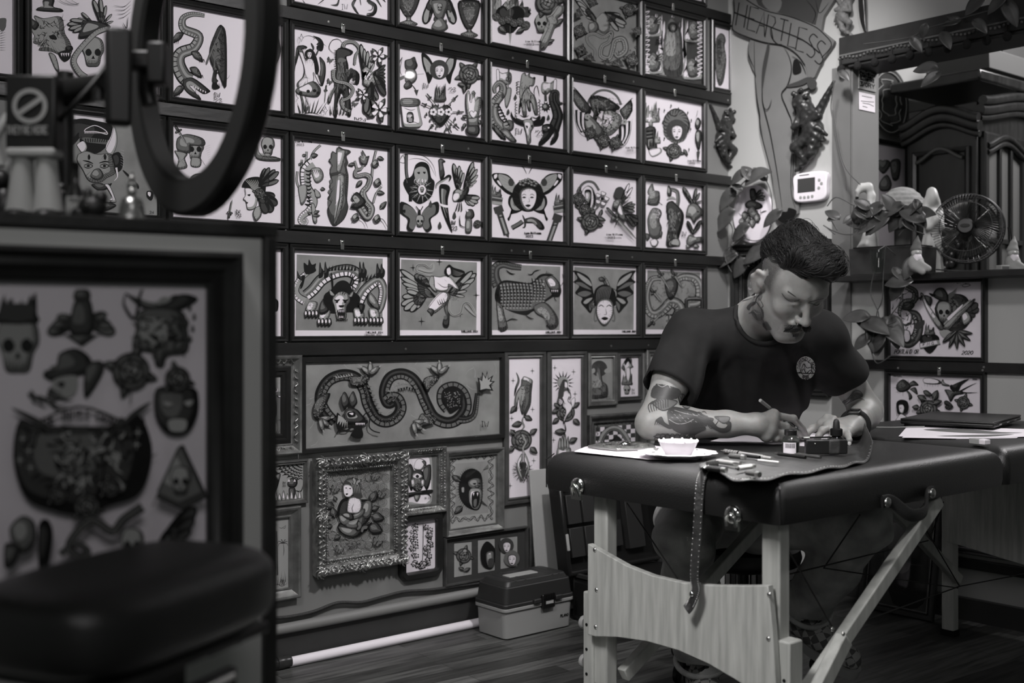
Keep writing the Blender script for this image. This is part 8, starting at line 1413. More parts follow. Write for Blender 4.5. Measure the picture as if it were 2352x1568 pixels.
for e in(-1,1):
    g=MB(T);g.lathe([(20*k,10*k),(26*k,40*k),(23*k,100*k),(22*k,155*k)],16,(0,0,0),R=Matrix(((1,0,0),(0,0,1),(0,-1,0))));lgp=mesh('leg',MB(T).tube([(e*32*k,30*k,0),(e*30*k,90*k,0),(e*27*k,155*k,0)],[34*k,27*k,23*k],14),M('figurine_pale',.42,.6),t,smooth=60)
    mesh('boot',MB(T).ball((e*34*k,18*k,.006),(34*k,20*k,.026),14,8),M('figurine_dark',.014,.4),t)
mesh('arm',MB(T).tube(catmull([(-60*k,250*k,0),(-85*k,190*k,.01),(-70*k,130*k,.015)],False,4),12*k,8),M('figurine_pale',.42,.6),t,smooth=60)
def trinket(name,lab,u,z,parts,cat='figurine'):
    T=TP(u,z);t=thing(name,lab,cat,T.translation);k=S_(z)
    for nm,mat,blobs in parts:
        g=MB(T)
        for b in blobs:
            if len(b)==5:g.ball((b[0]*k,b[1]*k,0),(b[2]*k,b[3]*k,b[4]*k),14,9)
            else:g.lathe([(r*k,y*k) for r,y in b[1:]],18,(b[0]*k,0,0),R=Matrix(((1,0,0),(0,0,1),(0,-1,0))))
        mesh(nm,g,mat,t,smooth=60)
m_dk=M('figurine_dark',.014,.4);m_gl2=M('dark_glaze',.02,.15)
trinket('skull_figurine','dark glazed skull figurine behind the poster box figure',142,1.64,[('cranium',m_gl2,[(0,78,34,38,30),(0,36,24,26,24)]),('eye',m_chrome,[(-12,84,6,7,30),(14,84,6,7,30)])])
trinket('striped_bottle','little dark bottle with diagonal striped label on the counter',173,1.55,[('bottle_glass',m_gl2,[(0,(20,1),(20,70),(9,92),(9,140),(11,142),(.5,143))]),('striped_label',m_L,[(0,(20.8,18),(20.8,62))])],'bottle')
t=[o for o in COL.objects if o.name.startswith('striped_bottle')][-1];T=TP(173,1.55);k=S_(1.55);g=MB(T)
for i in range(6):g.tube([V(((-15+i*5-8)*k,22*k,math.sqrt(max(.0,441-(-15+i*5-8)**2))*k)),V(((-15+i*5+8)*k,58*k,math.sqrt(max(0,441-(-15+i*5+8)**2))*k))],1.3*k,5)
mesh('label_stripe',g,m_D,t)
trinket('beetle_figurine','lumpy dark figurine with shiny studs beside the brass bell',212,1.5,[('lump',m_dk,[(0,30,34,30,28),(-24,16,26,18,22),(20,52,16,18,16),(-10,58,12,20,12)]),('stud',m_chrome,[(-14,48,5,5,28),(2,52,5,5,26),(12,36,5,5,30),(-4,34,5,5,32)])])
trinket('toy_figurine','small dark horned figurine at the picture edge on the counter',8,1.62,[('toy_body',m_dk,[(0,50,30,50,26),(-6,110,24,26,22)]),('horn',m_L,[(-16,136,5,16,5),(8,138,5,16,5)])])
m_brass=M('aged_brass',.42,.25,.9,var=.3,scale=40)
trinket('brass_bell','shiny brass hand bell with figure handle on the counter',303,1.55,[('bell_cup',m_brass,[(0,(38,1),(39,5),(31,14),(27,40),(22,58),(10,64),(.5,65))]),('bell_handle',m_brass,[(0,74,10,12,9),(0,90,7,12,7),(0,105,8,8,8),(-9,92,3,12,3),(9,92,3,12,3),(1,116,2,10,2)])],'bell')
# ring light
m_rl=M('ring_black',.011,.42);pc_=P(452,112,1.60);th=math.radians(52);nr=(RT*-math.sin(th)-FW*math.cos(th)).normalized();hr=UP.cross(nr).normalized();R0=.2065
rl_=thing('ring_light','large black ring light on an arm over the counter','ring light',(pc_.x,pc_.y,ztop));TR=basis(pc_,hr,nr);g=MB(TR);N=64;pr=[(-.026,-.012),(-.026,.012),(-.020,.016),(.020,.016),(.026,.012),(.026,-.010),(.018,-.016),(-.018,-.016)]
g.add([((R0+a)*math.cos(i*6.2832/N),(R0+a)*math.sin(i*6.2832/N),z) for a,z in pr for i in range(N)],[(j*N+i,j*N+(i+1)%N,((j+1)%8)*N+(i+1)%N,((j+1)%8)*N+i) for j in range(8) for i in range(N)]);g.f=[f[::-1] for f in g.f];mesh('ring_housing',g,m_rl,rl_,smooth=40)
g=MB(TR);g.add([((R0+a)*math.cos(i*6.2832/N),(R0+a)*math.sin(i*6.2832/N),.0165) for a in(-.019,.019) for i in range(N)],[(i,(i+1)%N,N+(i+1)%N,N+i) for i in range(N)][::1]);mesh('diffuser',g,M('unlit_diffuser',.03,.5),rl_,smooth=0)
hp=P(272,178,1.56);g=MB(basis(hp,RT*.9+FW*.42,-FW*.9+RT*.42));g.box((0,0,0),(58*k,224*k,.03));ph_=mesh('phone_holder',g,m_rl,rl_,bev=.006,seg=3)
bp=P(338,148,1.60);g=MB(basis(bp,RT,-FW));g.box((-12*k,8*k,0),(66*k,44*k,.03));g.box((28*k,0,0),(44*k,100*k,.034));g.cyl((-70*k,10*k,0),(-30*k,10*k,0),12*k);g.cyl((-2*k,8*k,.0),(30*k,8*k,0),20*k);mesh('bracket',g,m_rl,rl_,bev=.004)
g=MB();g.tube([P(345,240,1.62),P(338,210,1.62),P(338,150,1.61)],.012,10);mesh('yoke',g,m_rl,rl_,smooth=60)
g=MB();g.tube([P(246,188,1.58),P(205,205,1.6),P(150,214,1.64)],[.014,.019,.021],14);g.tube([P(225,190,1.58),P(226,230,1.58)],.009,10);mesh('arm',g,m_rl,rl_,smooth=60)
ps=P(150,214,1.64);g=MB();g.tube([V((ps.x,ps.y,ztop+.012)),ps+V((0,0,.03))],.012,12);g.lathe([(.045,0),(.045,.008),(.02,.012),(.012,.016)],24,(ps.x,ps.y,ztop));mesh('stand_pole',g,m_rl,rl_,smooth=50)
mesh('power_cable',MB().tube(catmull([P(245,150,1.57),P(215,190,1.55),P(170,240,1.54),P(140,275,1.56),P(120,330,1.62),P(122,470,1.66)],False,5),.0035,6),m_cable,rl_,smooth=60)
# upholstered arm rest
c=P(300,1395,1.17);dl=(RT*.104+FW*.25).normalized();ws=(RT*-.117+FW*.10);ws=(ws-dl*ws.dot(dl)).normalized();T=basis(c,dl,UP);T=basis(c,dl*.995+UP*.0,UP)
ar=thing('arm_rest','black padded tattoo arm rest close up at the bottom edge','arm rest',(c.x,c.y,0));g=MB(T)
def padf(L,W,H,n=3.2):
    nu,nv_=40,24;vs=[];sg=lambda t,e:math.copysign(abs(t)**e,t)
    for i in range(nv_+1):
        f=math.pi*(i/nv_-.5)
        for j in range(nu):t=2*math.pi*j/nu;vs.append((L*sg(math.cos(f),.35)*sg(math.cos(t),.5),W*sg(math.cos(f),.35)*sg(math.sin(t),.5),H*sg(math.sin(f),.55)*(1.0)+(.012*(1-(math.cos(f)*math.sin(t))**2) if f>0 else 0)))
    return vs,[(i*nu+j,i*nu+(j+1)%nu,(i+1)*nu+(j+1)%nu,(i+1)*nu+j) for i in range(nv_) for j in range(nu)]
g.add(*padf(.158,.098,.036));pdm=mesh('cushion',g,m_vinyl,ar,smooth=80)
g=MB(T);g.box((.01,0,-.044),(.25,.15,.012));g.box((.1,-.02,-.055),(.06,.05,.02));mesh('base_plate',g,m_rl,ar,bev=.003)
g=MB(T);g.box((0.02,0,-.075),(.07,.05,.06));g.cyl((.02,0,-.10),(.02,0,-.5),.02);mesh('post',g,m_rl,ar,smooth=50)
g=MB(T);g.box((.075,-.03,-.115),(.11,.012,.05));mesh('tilt_bracket',g,m_rl,ar,bev=.003);g=MB(T);g.cyl((.03,-.037,-.098),(.12,-.037,-.098),.004);mesh('bolt',g,m_metal,ar)
zc=c.z;g=MB(Matrix.Translation((c.x,c.y,0)));off=dl*.02;g.cyl(off+V((0,0,.03)),off+V((0,0,zc-.45)),.026);g.lathe([(.2,0),(.2,.012),(.05,.035),(.03,.04)],32,off);mesh('foot',g,m_rl,ar,smooth=40)
# ---------------- right side: cut-out board, cherubs, plants, ledge objects, next room ----------------
H7=(1600,0,3.2675)
T=TB(onB(1805,400).y,1.6,.016);bt=thing('painted_board','painted cut-out of standing legs with a ribbon reading HEARTLESS','sign',onB(1800,505))
class B7(Art):
    def __init__(s,off):s.T=T;s.Ti=T.inverted();s.a=s.b=9;s.c=H7;s.mb=MB(T);s.n=0;s.off=off;s.nrm=s.T.to_3x3()@V((0,0,1));s.lw=1
A_=B7(0)
leg_=[(405,280),(395,350),(385,430),(420,520),(445,560),(450,720),(470,870),(500,1050),(560,1280),(590,1480),(610,1600),(640,1660),(690,1670),(760,1600),(770,1500),(725,1430),(740,1100),(770,940),(730,800),(730,730),(770,680),(830,660),(880,600),(900,500),(960,400),(880,360),(700,330),(540,290)]
ban_=[(285,-10),(290,90),(275,200),(290,235),(390,280),(520,320),(660,345),(760,410),(820,490),(850,600),(890,580),(950,450),(1030,340),(1040,310),(940,230),(960,120),(1040,0),(1060,-40),(290,-40)]
pl=lambda pts:[A_.q(p) for p in pts]
m_bd=M('board_skin',.17,.7,var=.08);m_rb=M('ribbon_paint',.14,.7,var=.08)
mesh('legs_cutout',MB(T).prism(pl(leg_)[::-1],.014,-.014),m_bd,bt);mesh('ribbon_cutout',MB(T).prism(pl(ban_)[::-1],.014,-.008),m_rb,bt)
A_=B7(.0065);A_.F([(440,-30),(960,-30),(930,60),(900,190),(700,120),(520,70),(470,40)],2,0);A_.F([(500,0),(640,0),(620,90),(540,70)],3);A_.S([(830,0),(900,100),(870,190)],7);A_.S([(900,0),(930,100),(1000,20)],6)
A_.S(ban_[:9],7,1,0);A_.S([(380,0),(520,80),(700,125),(880,195),(960,255),(1020,340),(945,435)],7,1,0)
HL_=[("H",300,20),("E",385,50),("A",455,82),("R",520,110),("T",610,140),("L",690,175),("E",750,205),("S",830,250),("S",890,300)]
for ch,x,y in HL_:A_.text(ch,x,y,172 if ch!='T' else 160,62,1,8,slant=.16,sk=.3,n=4 if ch=='S' else 0)
A_.S([(560,215),(570,280),(610,330),(650,335)],9);A_.S([(290,95),(400,140),(600,220),(800,300),(930,400)],10,1,0)
for q,w in(([(440,300),(445,560),(460,740),(480,860),(490,1000),(560,1280),(590,1500)],8),([(540,330),(510,500),(500,720),(515,820),(560,1000),(610,1280),(650,1560)],8),([(660,350),(700,420),(720,520),(690,640),(645,710),(690,830),(725,960),(715,1400),(750,1560)],8),([(720,420),(790,470),(830,560)],7),([(740,930),(735,1200),(725,1400)],6),([(570,745),(555,800),(530,825),(505,790)],6),([(405,300),(395,400),(440,510)],6)):A_.S(q,w,1)
A_.F([(735,460),(765,450),(795,520),(770,550),(730,545)],1);A_.F([(690,640),(770,610),(840,580),(860,600),(800,640),(700,655)],2);A_.F([(830,600),(870,580),(910,620),(900,660),(860,670)],2);A_.F([(540,340),(500,520),(498,700),(520,560),(556,360)],2);A_.F([(600,1580),(680,1590),(700,1560),(760,1590),(690,1680),(610,1640)],1)
mesh('painted_lines',A_.mb,[m_paper,m_K,m_D,m_G,m_L,m_W,m_wash],bt,smooth=0)
# cherubs
m_bz=M('dark_bronze',.05,.38,.55,var=.4,scale=60);m_bz2=M('pale_plaster',.16,.6)
def cherub(name,lab,T,s,flip,mat):
    """local: x right, y up, z out of the wall, unit height"""
    t=thing(name,lab,'cherub',T.translation);M_=np.array([[flip,0,0],[0,1,0],[0,0,1]],np.float32)
    def f(p):
        q=p@M_;C=lambda*a:cap(q,*a)
        d=ell(q,(.12,.30,.06),(.10,.11,.09));d=smin(d,C((.06,.2,.06),(-.02,.0,.07),.09,.11),.05);d=smin(d,ell(q,(-.04,-.05,.07),(.11,.1,.09)),.04)
        for i in range(11):a=i*.57+.2;d=smin(d,ell(q,(.12+.09*math.cos(a),.33+.085*math.sin(a),.075+.05*(i%2)),(.032,.032,.03)),.01)
        d=smin(d,C((.02,.17,.11),(-.14,.1,.13),.04,.035),.03);d=smin(d,C((-.14,.1,.13),(-.0,.05,.16),.034,.026),.02);d=smin(d,C((.13,.16,.09),(.18,.02,.13),.04,.03),.03);d=smin(d,C((.18,.02,.13),(.05,.04,.16),.03,.026),.02)
        d=smin(d,C((.02,-.1,.09),(.16,-.2,.14),.075,.055),.04);d=smin(d,C((.16,-.2,.14),(.06,-.36,.08),.05,.032),.03);d=smin(d,C((.06,-.36,.08),(.11,-.40,.11),.028,.02),.02);d=smin(d,C((-.07,-.1,.07),(-.02,-.28,.1),.07,.05),.04);d=smin(d,C((-.02,-.28,.1),(.14,-.42,.05),.045,.028),.03);d=smin(d,C((.14,-.42,.05),(.2,-.45,.07),.026,.018),.02)
        d=smin(d,ell(q,(.16,.27,.125),(.03,.03,.03)),.02)
        for i in range(5):d=smin(d,C((-.06,.14,.03),(-.26+.05*i,.46-.06*i,.03),.045,.02),.015)
        for i in range(4):d=smin(d,C((-.12+.03*i,-.02-.07*i,.12),(-.2+.05*i,-.1-.06*i,.08),.035,.02),.02)
        return d+.006*np.sin(q[:,0]*70)*np.sin(q[:,1]*70)*np.sin(q[:,2]*70)
    g=SM(T@Matrix.Scale(s,4));vs,fs=nets(f,(-.42,-.55,-.02),(.42,.58,.26),.012);g.add([V(v) for v in vs],[tuple(int(i) for i in(q if flip>0 else q)) for q in fs]);mesh('figure',g,mat,t,smooth=80)
    return t
pa,pb=onA(1655,315),onA(1655,384);T=TA(pa.x-.005,pa.z,.001);cherub('wall_cherub','bronze cherub plaque on the framed wall beside the corner',T,.285,1,m_bz)
p=onB(1872,295);cherub('wall_cherub','bronze cherub hanging above the thermostat',TB(p.y,p.z,.001),.375,-1,m_bz);p=onB(1944,34);cherub('wall_cherub','grey cherub on the upper wall above the beam end',TB(p.y,p.z,.001),.21,1,m_bz2)
p=onB(1996,40);mesh('curved_horn',MB(TB(p.y,p.z,.03)).tube(catmull([(-.01,.2,0),(-.012,.08,0),(-.006,-.02,0),(.006,-.068,0)],False,5),[.016]*8+[.015,.014,.012,.01,.008,.006,.004,.002],12,flat=.5),m_gl2,smooth=60,label='dark glossy horn hanging on the upper wall above the beam',cat='ornament',org=onB(1996,80))
# thermostat
p=onB(1869,429);T=TB(p.y,p.z,0);k=(p-CAM).dot(FW)/FPX*1.18;t=thing('thermostat','white wall thermostat with a dark screen beside the cut-out legs','thermostat',p)
oc=[V((x,y,0)) for x,y in((-36,24),(-38,0),(-34,-26),(0,-30),(34,-26),(38,0),(36,24),(0,28))];g=MB(T);g.prism([tuple(q*k)[:2] for q in catmull(oc,True,4)][::-1],.03);mesh('housing',g,m_sheet,t,bev=.006,seg=3)
mesh('screen',MB(T).box((-7*k,3*k,.0305),(40*k,27*k,.002)),M('lcd',.06,.2),t);g=MB(T)
for x,y in((23,10),(28,3),(22,-5),(-20,-20),(-11,-20.5),(-2,-20.5),(7,-20)):g.lathe([(3.1*k,0),(3*k,.002),(.01*k,.0028)],12,(x*k,y*k,.03))
mesh('button',g,m_L,t);mesh('slot',MB(T).box((-12*k,23*k,.0305),(22*k,1.6*k,.001)),m_D,t)
# oval plaque with a small drawing
A0,B0=onB(1687,490),onB(1778,490);c=onB(1732,492);T=TB(c.y,c.z,.002);ra,rb_=abs(A0.y-B0.y)/2,(onB(1732,424).z-onB(1732,557).z)/2;t=thing('oval_plaque','pale oval plaque with a crowned figure drawing behind the leaves','plaque',c)
g=MB(T);g.prism([(ra*math.cos(i*.2094),rb_*math.sin(i*.2094)) for i in range(30)],.01);mesh('backing',g,m_paper,t,bev=.003)
A_=Art(T,ra,rb_,(1600,360,4.611),0,.0105);A_.mb.v=[];A_.mb.f=[];A_.mb.m=[];A_.lw=1.3;A_.wing(630,440,[(700,350),(725,380),(745,420),(740,460)],.2,3,1);A_.B([(580,350),(630,340),(650,400),(640,470),(590,450)],2);A_.B([(530,500),(590,460),(700,500),(710,540),(640,560),(550,545)],2,3);A_.B([(550,580),(610,520),(660,580),(690,640),(620,660)],3,4);[A_.B([(x-36,y),(x,y-45),(x+36,y),(x,y+55)],3,4) for x,y in((500,690),(560,660),(610,700),(660,650),(530,620))];A_.hatch([(480,600),(700,560),(680,740),(480,740)],40,40,2,1,5);A_.S([(690,600),(730,580),(765,575)],7)
mesh('drawing',A_.mb,[m_paper,m_K,m_D,m_G,m_L,m_W,m_wash],t,smooth=0)
# ---- trailing pothos
m_leaf=M('pothos_leaf',.065,.42,var=.3,scale=18);m_vine=M('vine_stem',.07,.6)
def leafmesh(g,c,tip,r,w=.8,cup=.25):
    c,tip=V(c),V(tip);d=tip-c;L=d.length;d.normalize();n=(CAM-c).normalized()*.8+UP*.6;n=(n-d*n.dot(d)).normalized();s_=d.cross(n)
    def f(u,v):
        wd_=L*w*.5*(math.sin(math.pi*min(1,u**.62))**.8)*(1-.15*u);e=(v-.5)*2;x=u-.16*abs(e)*(1-u)**3*3;return c+d*(L*x)+s_*(wd_*e)+n*(cup*wd_*abs(e)-.22*L*u*u)
    g.grid(f,10,6);return g
def plant(name,lab,crop,leaves,vines,dep,base,extra=None,cat='plant'):
    """leaves: (base, tip) in crop pixels at a depth, vines: polylines"""
    x0,y0,k=crop;Q=lambda p,dz=0:P(x0+p[0]/k,y0+p[1]/k,dep(x0+p[0]/k)+dz);rr=random.Random(len(leaves));t=thing(name,lab,cat,base);g=MB()
    for i,(a,b) in enumerate(leaves):z=rr.uniform(-.03,.03);leafmesh(g,Q(a,z),Q(b,z+rr.uniform(-.03,.01)),1,rr.uniform(.75,.95))
    lf=mesh('foliage',g,m_leaf,t,smooth=80);s=lf.modifiers.new('thick','SOLIDIFY');s.thickness=.0008
    g=MB();[g.tube(catmull([Q(p) for p in v],False,5),.0022,6) for v in vines];mesh('stem',g,m_vine,t,smooth=80)
    return t
zB=lambda off:(lambda u:(XB-off)/ray(u,700).x)
LV=[((560,200),(480,80)),((700,210),(600,100)),((590,230),(760,130)),((480,190),(330,285)),((450,340),(370,280)),((360,400),(235,560)),((335,640),(160,790)),((495,780),(335,885)),((340,1080),(130,1165)),((490,1140),(370,1280)),((690,1000),(450,1110)),((840,620),(680,735)),((830,840),(690,880))]
plant('pothos_plant','trailing vine with pale hanging leaves in the corner beside the oval plaque',(1600,360,4.611),LV,[[(560,210),(420,350),(340,450),(320,620),(380,760),(370,860),(400,930),(500,840),(495,780)],[(400,930),(300,1000),(320,1120),(370,1220)],[(700,200),(770,320),(800,500),(790,700),(720,850),(600,890),(470,840)],[(350,400),(450,420)]],zB(.07),onB(1730,440))
LP_=[((60,330),(-20,270)),((30,350),(100,330)),((300,250),(210,190)),((330,310),(230,260)),((390,270),(260,330)),((540,270),(400,330)),((500,250),(430,150)),((700,340),(560,270)),((690,330),(830,290)),((570,330),(470,450)),((430,350),(280,470)),((340,400),(210,450)),((280,390),(130,350)),((640,300),(720,220)),((540,760),(600,830)),((660,700),(600,820)),((600,840),(440,850)),((560,880),(490,990)),((260,1120),(105,1110)),((270,1120),(350,1240)),((340,1170),(480,1230)),((380,1230),(390,1420)),((300,1290),(200,1370)),((460,1140),(540,1170)),((480,1200),(600,1330)),((520,1180),(560,1370)),((420,1300),(330,1400)),((700,230),(740,310)),((240,330),(310,210)),((420,330),(340,250)),((460,380),(380,420)),((620,380),(690,440)),((560,300),(650,250)),((330,370),(420,330)),((250,300),(330,350)),((610,350),(560,420)),((700,360),(770,400)),((380,400),(330,470)),((180,340),(120,380)),((240,400),(200,460))]
pt=plant('pothos_plant','bushy potted vine on the ledge trailing down over the flash frame',E1,LP_,[[(200,470),(130,470),(40,440),(-30,400)],[(80,440),(30,360)],[(200,240),(70,180),(0,250)],[(200,420),(210,240)],[(460,560),(440,780),(430,980),(390,1080),(385,1180),(350,1300)],[(370,760),(340,930),(400,1080),(410,1190),(540,1150)],[(600,840),(570,1000),(500,1100)],[(340,1370),(390,1480),(500,1420)],[(560,480),(620,430),(760,470)],[(0,420),(60,470)]],zB(.16),onB(2030,540,.05))
b0,b1=onB(1964,600,.06),onB(2112,600,.06);yc,wy=(b0.y+b1.y)/2,abs(b0.y-b1.y);g=MB();g.box((XB-.02,yc,ZL+.052),(.15,wy,.104),top=(1.06,1.02));mesh('planter_box',g,M('planter_wood',.03,.6,var=.4,scale=14),pt,bev=.003)
mesh('soil',MB().box((XB-.02,yc,ZL+.106),(.13,wy*.95,.006)),m_K,pt)
VB=[((840,560),(690,560)),((880,620),(760,700)),((1260,220),(1240,140)),((1240,10),(1110,120)),((1420,0),(1300,110)),((1050,170),(940,200)),((1230,190),(1310,260)),((1480,60),(1560,210)),((710,340),(780,420)),((800,230),(770,320)),((960,300),(1010,390)),((120,600),(180,650))]
plant('pothos_plant','sparse vine running along the dark beam above the opening',(1900,0,3.564),VB,[[(60,660),(30,860),(50,1000),(95,1250),(150,1430),(160,1560)],[(45,900),(130,1330),(270,1510)],[(300,360),(660,310),(800,240),(960,190),(1240,110),(1420,60),(1500,20)],[(980,140),(1060,160)]],zB(.09),onB(1990,140,.05))
# pom-pom garland under the beam
gt=thing('pompom_garland','beaded garland with dark pom-poms along the beam','garland',onB(2100,120,.045));g=MB();za,zb=onB(1930,118,.045),onB(2352,30,.045)
yy=[YP+.03-i*.016 for i in range(76)];zz=onB(2012,118,.045).z
for i,y in enumerate(yy):g.ball((XB-.043,y,zz+.004*math.sin(i*.9)),.0055,6,4)
g.tube([(XB-.042,YP+.03,zz+.012),(XB-.042,1.45,zz+.012)],.004,6);mesh('beaded_band',g,m_G,gt,smooth=60)
for i in range(16):mesh('pompom',MB().ball((XB-.045,YP+.02-i*.075,zz-.042),(.016,.016,.018),12,8).tube([(XB-.043,YP+.02-i*.075,zz),(XB-.044,YP+.02-i*.075,zz-.03)],.0015,5),M('dark_wool',.012,.95,bump=.8,bscale=200),gt,smooth=60)
# ---- fan
c=P(2222,525,4.36);fd=(CAM-c).normalized();fd.z=.12;fd=(fd+RT*-.15).normalized();T=basis(c,UP.cross(fd),fd);fr=.130;ft=thing('desk_fan','black metal desk fan with wire cage on the ledge','fan',(c.x,c.y,ZL));m_fan=M('fan_black',.007,.4)
g=MB(T);cr_=lambda R,z,r:g.tube([(R*math.cos(i*.1963),R*math.sin(i*.1963),z) for i in range(32)],r,6,closed=True)
cr_(fr,0,.005);cr_(fr*.98,.03,.0022);cr_(fr*.72,.05,.0014);cr_(fr*.98,-.03,.0022)
for i in range(72):a=i*math.pi/36;R=lambda r:(r*math.cos(a+.25*(1-r/fr)),r*math.sin(a+.25*(1-r/fr)));g.tube([(*R(.03),.056),(*R(fr*.6),.054),(*R(fr*.96),.034),(*R(fr),0)],.0009,4)
for i in range(36):a=i*math.pi/18;g.tube([(.03*math.cos(a),.03*math.sin(a),-.05),(fr*.96*math.cos(a),fr*.96*math.sin(a),-.03),(fr*math.cos(a),fr*math.sin(a),0)],.0009,4)
mesh('wire_cage',g,m_fan,ft,smooth=60)
for b in range(4):
    g=MB(T);a0=b*math.pi/2+.35;g.grid(lambda u,v:V(((.026+u*(fr*.86-.026))*math.cos(a0+(v-.5)*(.55+.5*u)),(.026+u*(fr*.86-.026))*math.sin(a0+(v-.5)*(.55+.5*u)),.004+.03*(v-.5)*(1-.2*u))),8,6);bl=mesh('blade',g,M('fan_blade',.12,.18,.7),ft,smooth=80);bl.modifiers.new('thick','SOLIDIFY').thickness=.0015
g=MB(T);g.lathe([(.031,.05),(.031,.058),(.026,.063),(.001,.064)],24);g.lathe([(.035,-.09),(.04,-.06),(.028,-.01),(.026,.03)],20);hb_=mesh('hub',g,m_fan,ft,smooth=40);g=MB(T);g.ball((0,0,.064),(.018,.008,.002),14,6);mesh('badge_plate',g,m_D,hb_)
g=MB();e=UP.cross(fd).normalized();zf=ZL+.006;g.tube(catmull([c+e*-.145,c+e*-.15+UP*-.06,V((*(c+e*-.135+fd*.03)[:2],zf)),V((*(c+fd*.05)[:2],zf)),V((*(c+e*.135+fd*.03)[:2],zf)),c+e*.15+UP*-.06,c+e*.145],False,5),.006,8);mesh('stand_bracket',g,m_fan,ft,smooth=60)
# ---- statue, dome, flamingo, gnomes and small things on the ledge
def solid(name,lab,cat,base,parts):
    t=thing(name,lab,cat,base);T=basis(base,RT,-FW);T=Matrix.Translation(base)@Matrix((RT,UP,-FW)).transposed().to_4x4()
    for nm,mat,fn,lo,hi,h in parts:g=SM(T);vs,fs=nets(fn,lo,hi,h);g.add([V(v) for v in vs],[tuple(int(i) for i in q) for q in fs]);mesh(nm,g,mat,t,smooth=80)
    return t
m_pl=M('pale_ceramic',.50,.45)
def mad(q):
    d=chain(q,[(0,0.01,0),(0,.1,0),(.002,.2,0)],[.036,.03,.028],.02);d=smin(d,ell(q,(0,.262,.005),(.018,.026,.02)),.012);d=smin(d,chain(q,[(-.026,.215,0),(-.012,.25,-.006),(0,.283,-.004),(.014,.25,-.006),(.026,.215,0)],[.012,.013,.014,.013,.012]),.012)
    d=smin(d,chain(q,[(-.026,.2,.01),(-.02,.16,.025),(0,.185,.034),(.02,.16,.025),(.026,.2,.01)],[.011]*5),.008);return smax(d+.0016*np.sin(np.arctan2(q[:,0],q[:,2]+.0001)*9)*np.clip((.2-q[:,1])/.1,0,1),-q[:,1],.004)
p=P(2141,614,4.42);solid('madonna_statue','tall pale veiled statue standing between planter and fan','statue',V((p.x,p.y,ZL)),[('robe',m_pl,lambda q:mad(q/1.13)*1.13,(-.065,-.01,-.065),(.065,.36,.065),.004)])
def dome(q):d=smax(ell(q,(0,0,0),(.105,.14,.095)),-q[:,1],.003);return d+.0012*np.sin(q[:,1]*330)
p=P(2072,500,4.55);solid('woven_dome','pale woven straw dome behind the potted vine','hat',V((p.x,p.y,ZL)),[('dome_weave',M('straw',.22,.8,var=.2,scale=60),lambda q:dome(q-A3(0,.215,0)),(-.12,.205,-.11),(.12,.37,.11),.004),('stand',m_D,lambda q:smax(cap(q,(0,.0,0),(0,.19,0),.03),-q[:,1],.004),(-.05,-.02,-.05),(.05,.29,.05),.008)])
def flam(q):d=chain(q,[(.02,.0,0),(.024,.12,0),(.03,.19,0),(.018,.225,0),(-.006,.222,0)],[.026,.018,.015,.016,.018],.01);return smin(d,chain(q,[(-.008,.222,0),(-.022,.208,0),(-.026,.186,0)],[.015,.011,.006],.004),.008)
p=P(1984,560,4.52);solid('flamingo_figurine','pale flamingo head figurine rising behind the planter','figurine',V((p.x,p.y,ZL)),[('neck',m_pl,lambda q:smin(flam(q-A3(0,.125,0)),smax(chain(q,[(.0,.02,0),(.01,.09,0),(.02,.14,0)],[.045,.04,.025],.02),-q[:,1],.004),.02),(-.07,-.01,-.06),(.07,.38,.06),.004),('beak_tip',m_K,lambda q:ell(q,(-.0265,.307,0),(.0066,.010,.007)),(-.05,.285,-.02),(0,.33,.02),.002)])
def gnome(lab,u,z,s,hat):
    p=P(u,600,z);F_=lambda*b:(lambda q:b[0](q/s)*s);bx=dict(lo=(-.05*s,-.02*s,-.05*s),hi=(.06*s,.16*s,.05*s),h=.0028*s)
    P_=[('robe',m_L,lambda q:smin(smin(ell(q/s,(0,.035,0),(.03,.036,.026)),cap(q/s,(.01,.03,.02),(.036,.012,.03),.014,.012),.01),cap(q/s,(-.01,.02,.015),(.012,.0,.035),.014,.012),.01)*s),('face',m_pl,lambda q:smin(ell(q/s,(0,.075,.004),(.02,.021,.019)),ell(q/s,(-.004,.074,.024),(.006,.006,.006)),.004)*s),('beard',m_sheet,lambda q:(ell(q/s,(0,.053,.012),(.017,.024,.014))+.0012*np.sin(q[:,0]/s*300))*s),('hat',hat,lambda q:chain(q/s,[(0,.088,0),(.004,.11,-.002),(.008,.138,-.004)],[.022,.014,.003],.005)*s)]
    solid('garden_gnome',lab,'gnome',V((p.x,p.y,ZL)),[(n,m,f,bx['lo'],bx['hi'],bx['h']) for n,m,f in P_])
gnome('little bearded gnome sitting in front of the statue',2104,4.18,.95,m_G);gnome('little pale gnome at the picture edge beside the fan',2326,4.2,.95,m_L)
def ledgebox(name,lab,cat,u,z,w,h,d,mat,rz=0,lift=0):
    p=P(u,600,z);t=thing(name,lab,cat,(p.x,p.y,ZL));g=MB(Matrix.Translation((p.x,p.y,ZL+h/2))@Matrix.Rotation(YAW+rz,4,'Z'));g.box((0,0,0),(w,d,h));mesh('carton',g,mat,t,bev=.002);g=MB(Matrix.Translation((p.x,p.y,ZL+h/2))@Matrix.Rotation(YAW+rz,4,'Z'));g.box((0,-d/2-.0006,0),(w*.8,.001,h*.5));mesh('carton_print',g,m_G,t)
ledgebox('matchbox','tiny pale box on the ledge beside the fan foot','box',2303,4.12,.036,.022,.03,m_L,.3)
mesh('fan_cord',MB().tube(catmull([P(2150,622,4.2)+V((0,0,.005)),V((*P(2200,610,4.16)[:2],ZL+.004)),V((*P(2240,606,4.16)[:2],ZL+.004)),V((*P(2290,606,4.1)[:2],ZL+.004)),V((*P(2350,600,4.05)[:2],ZL+.004))],False,6),.003,6),m_cable,ft,smooth=60)
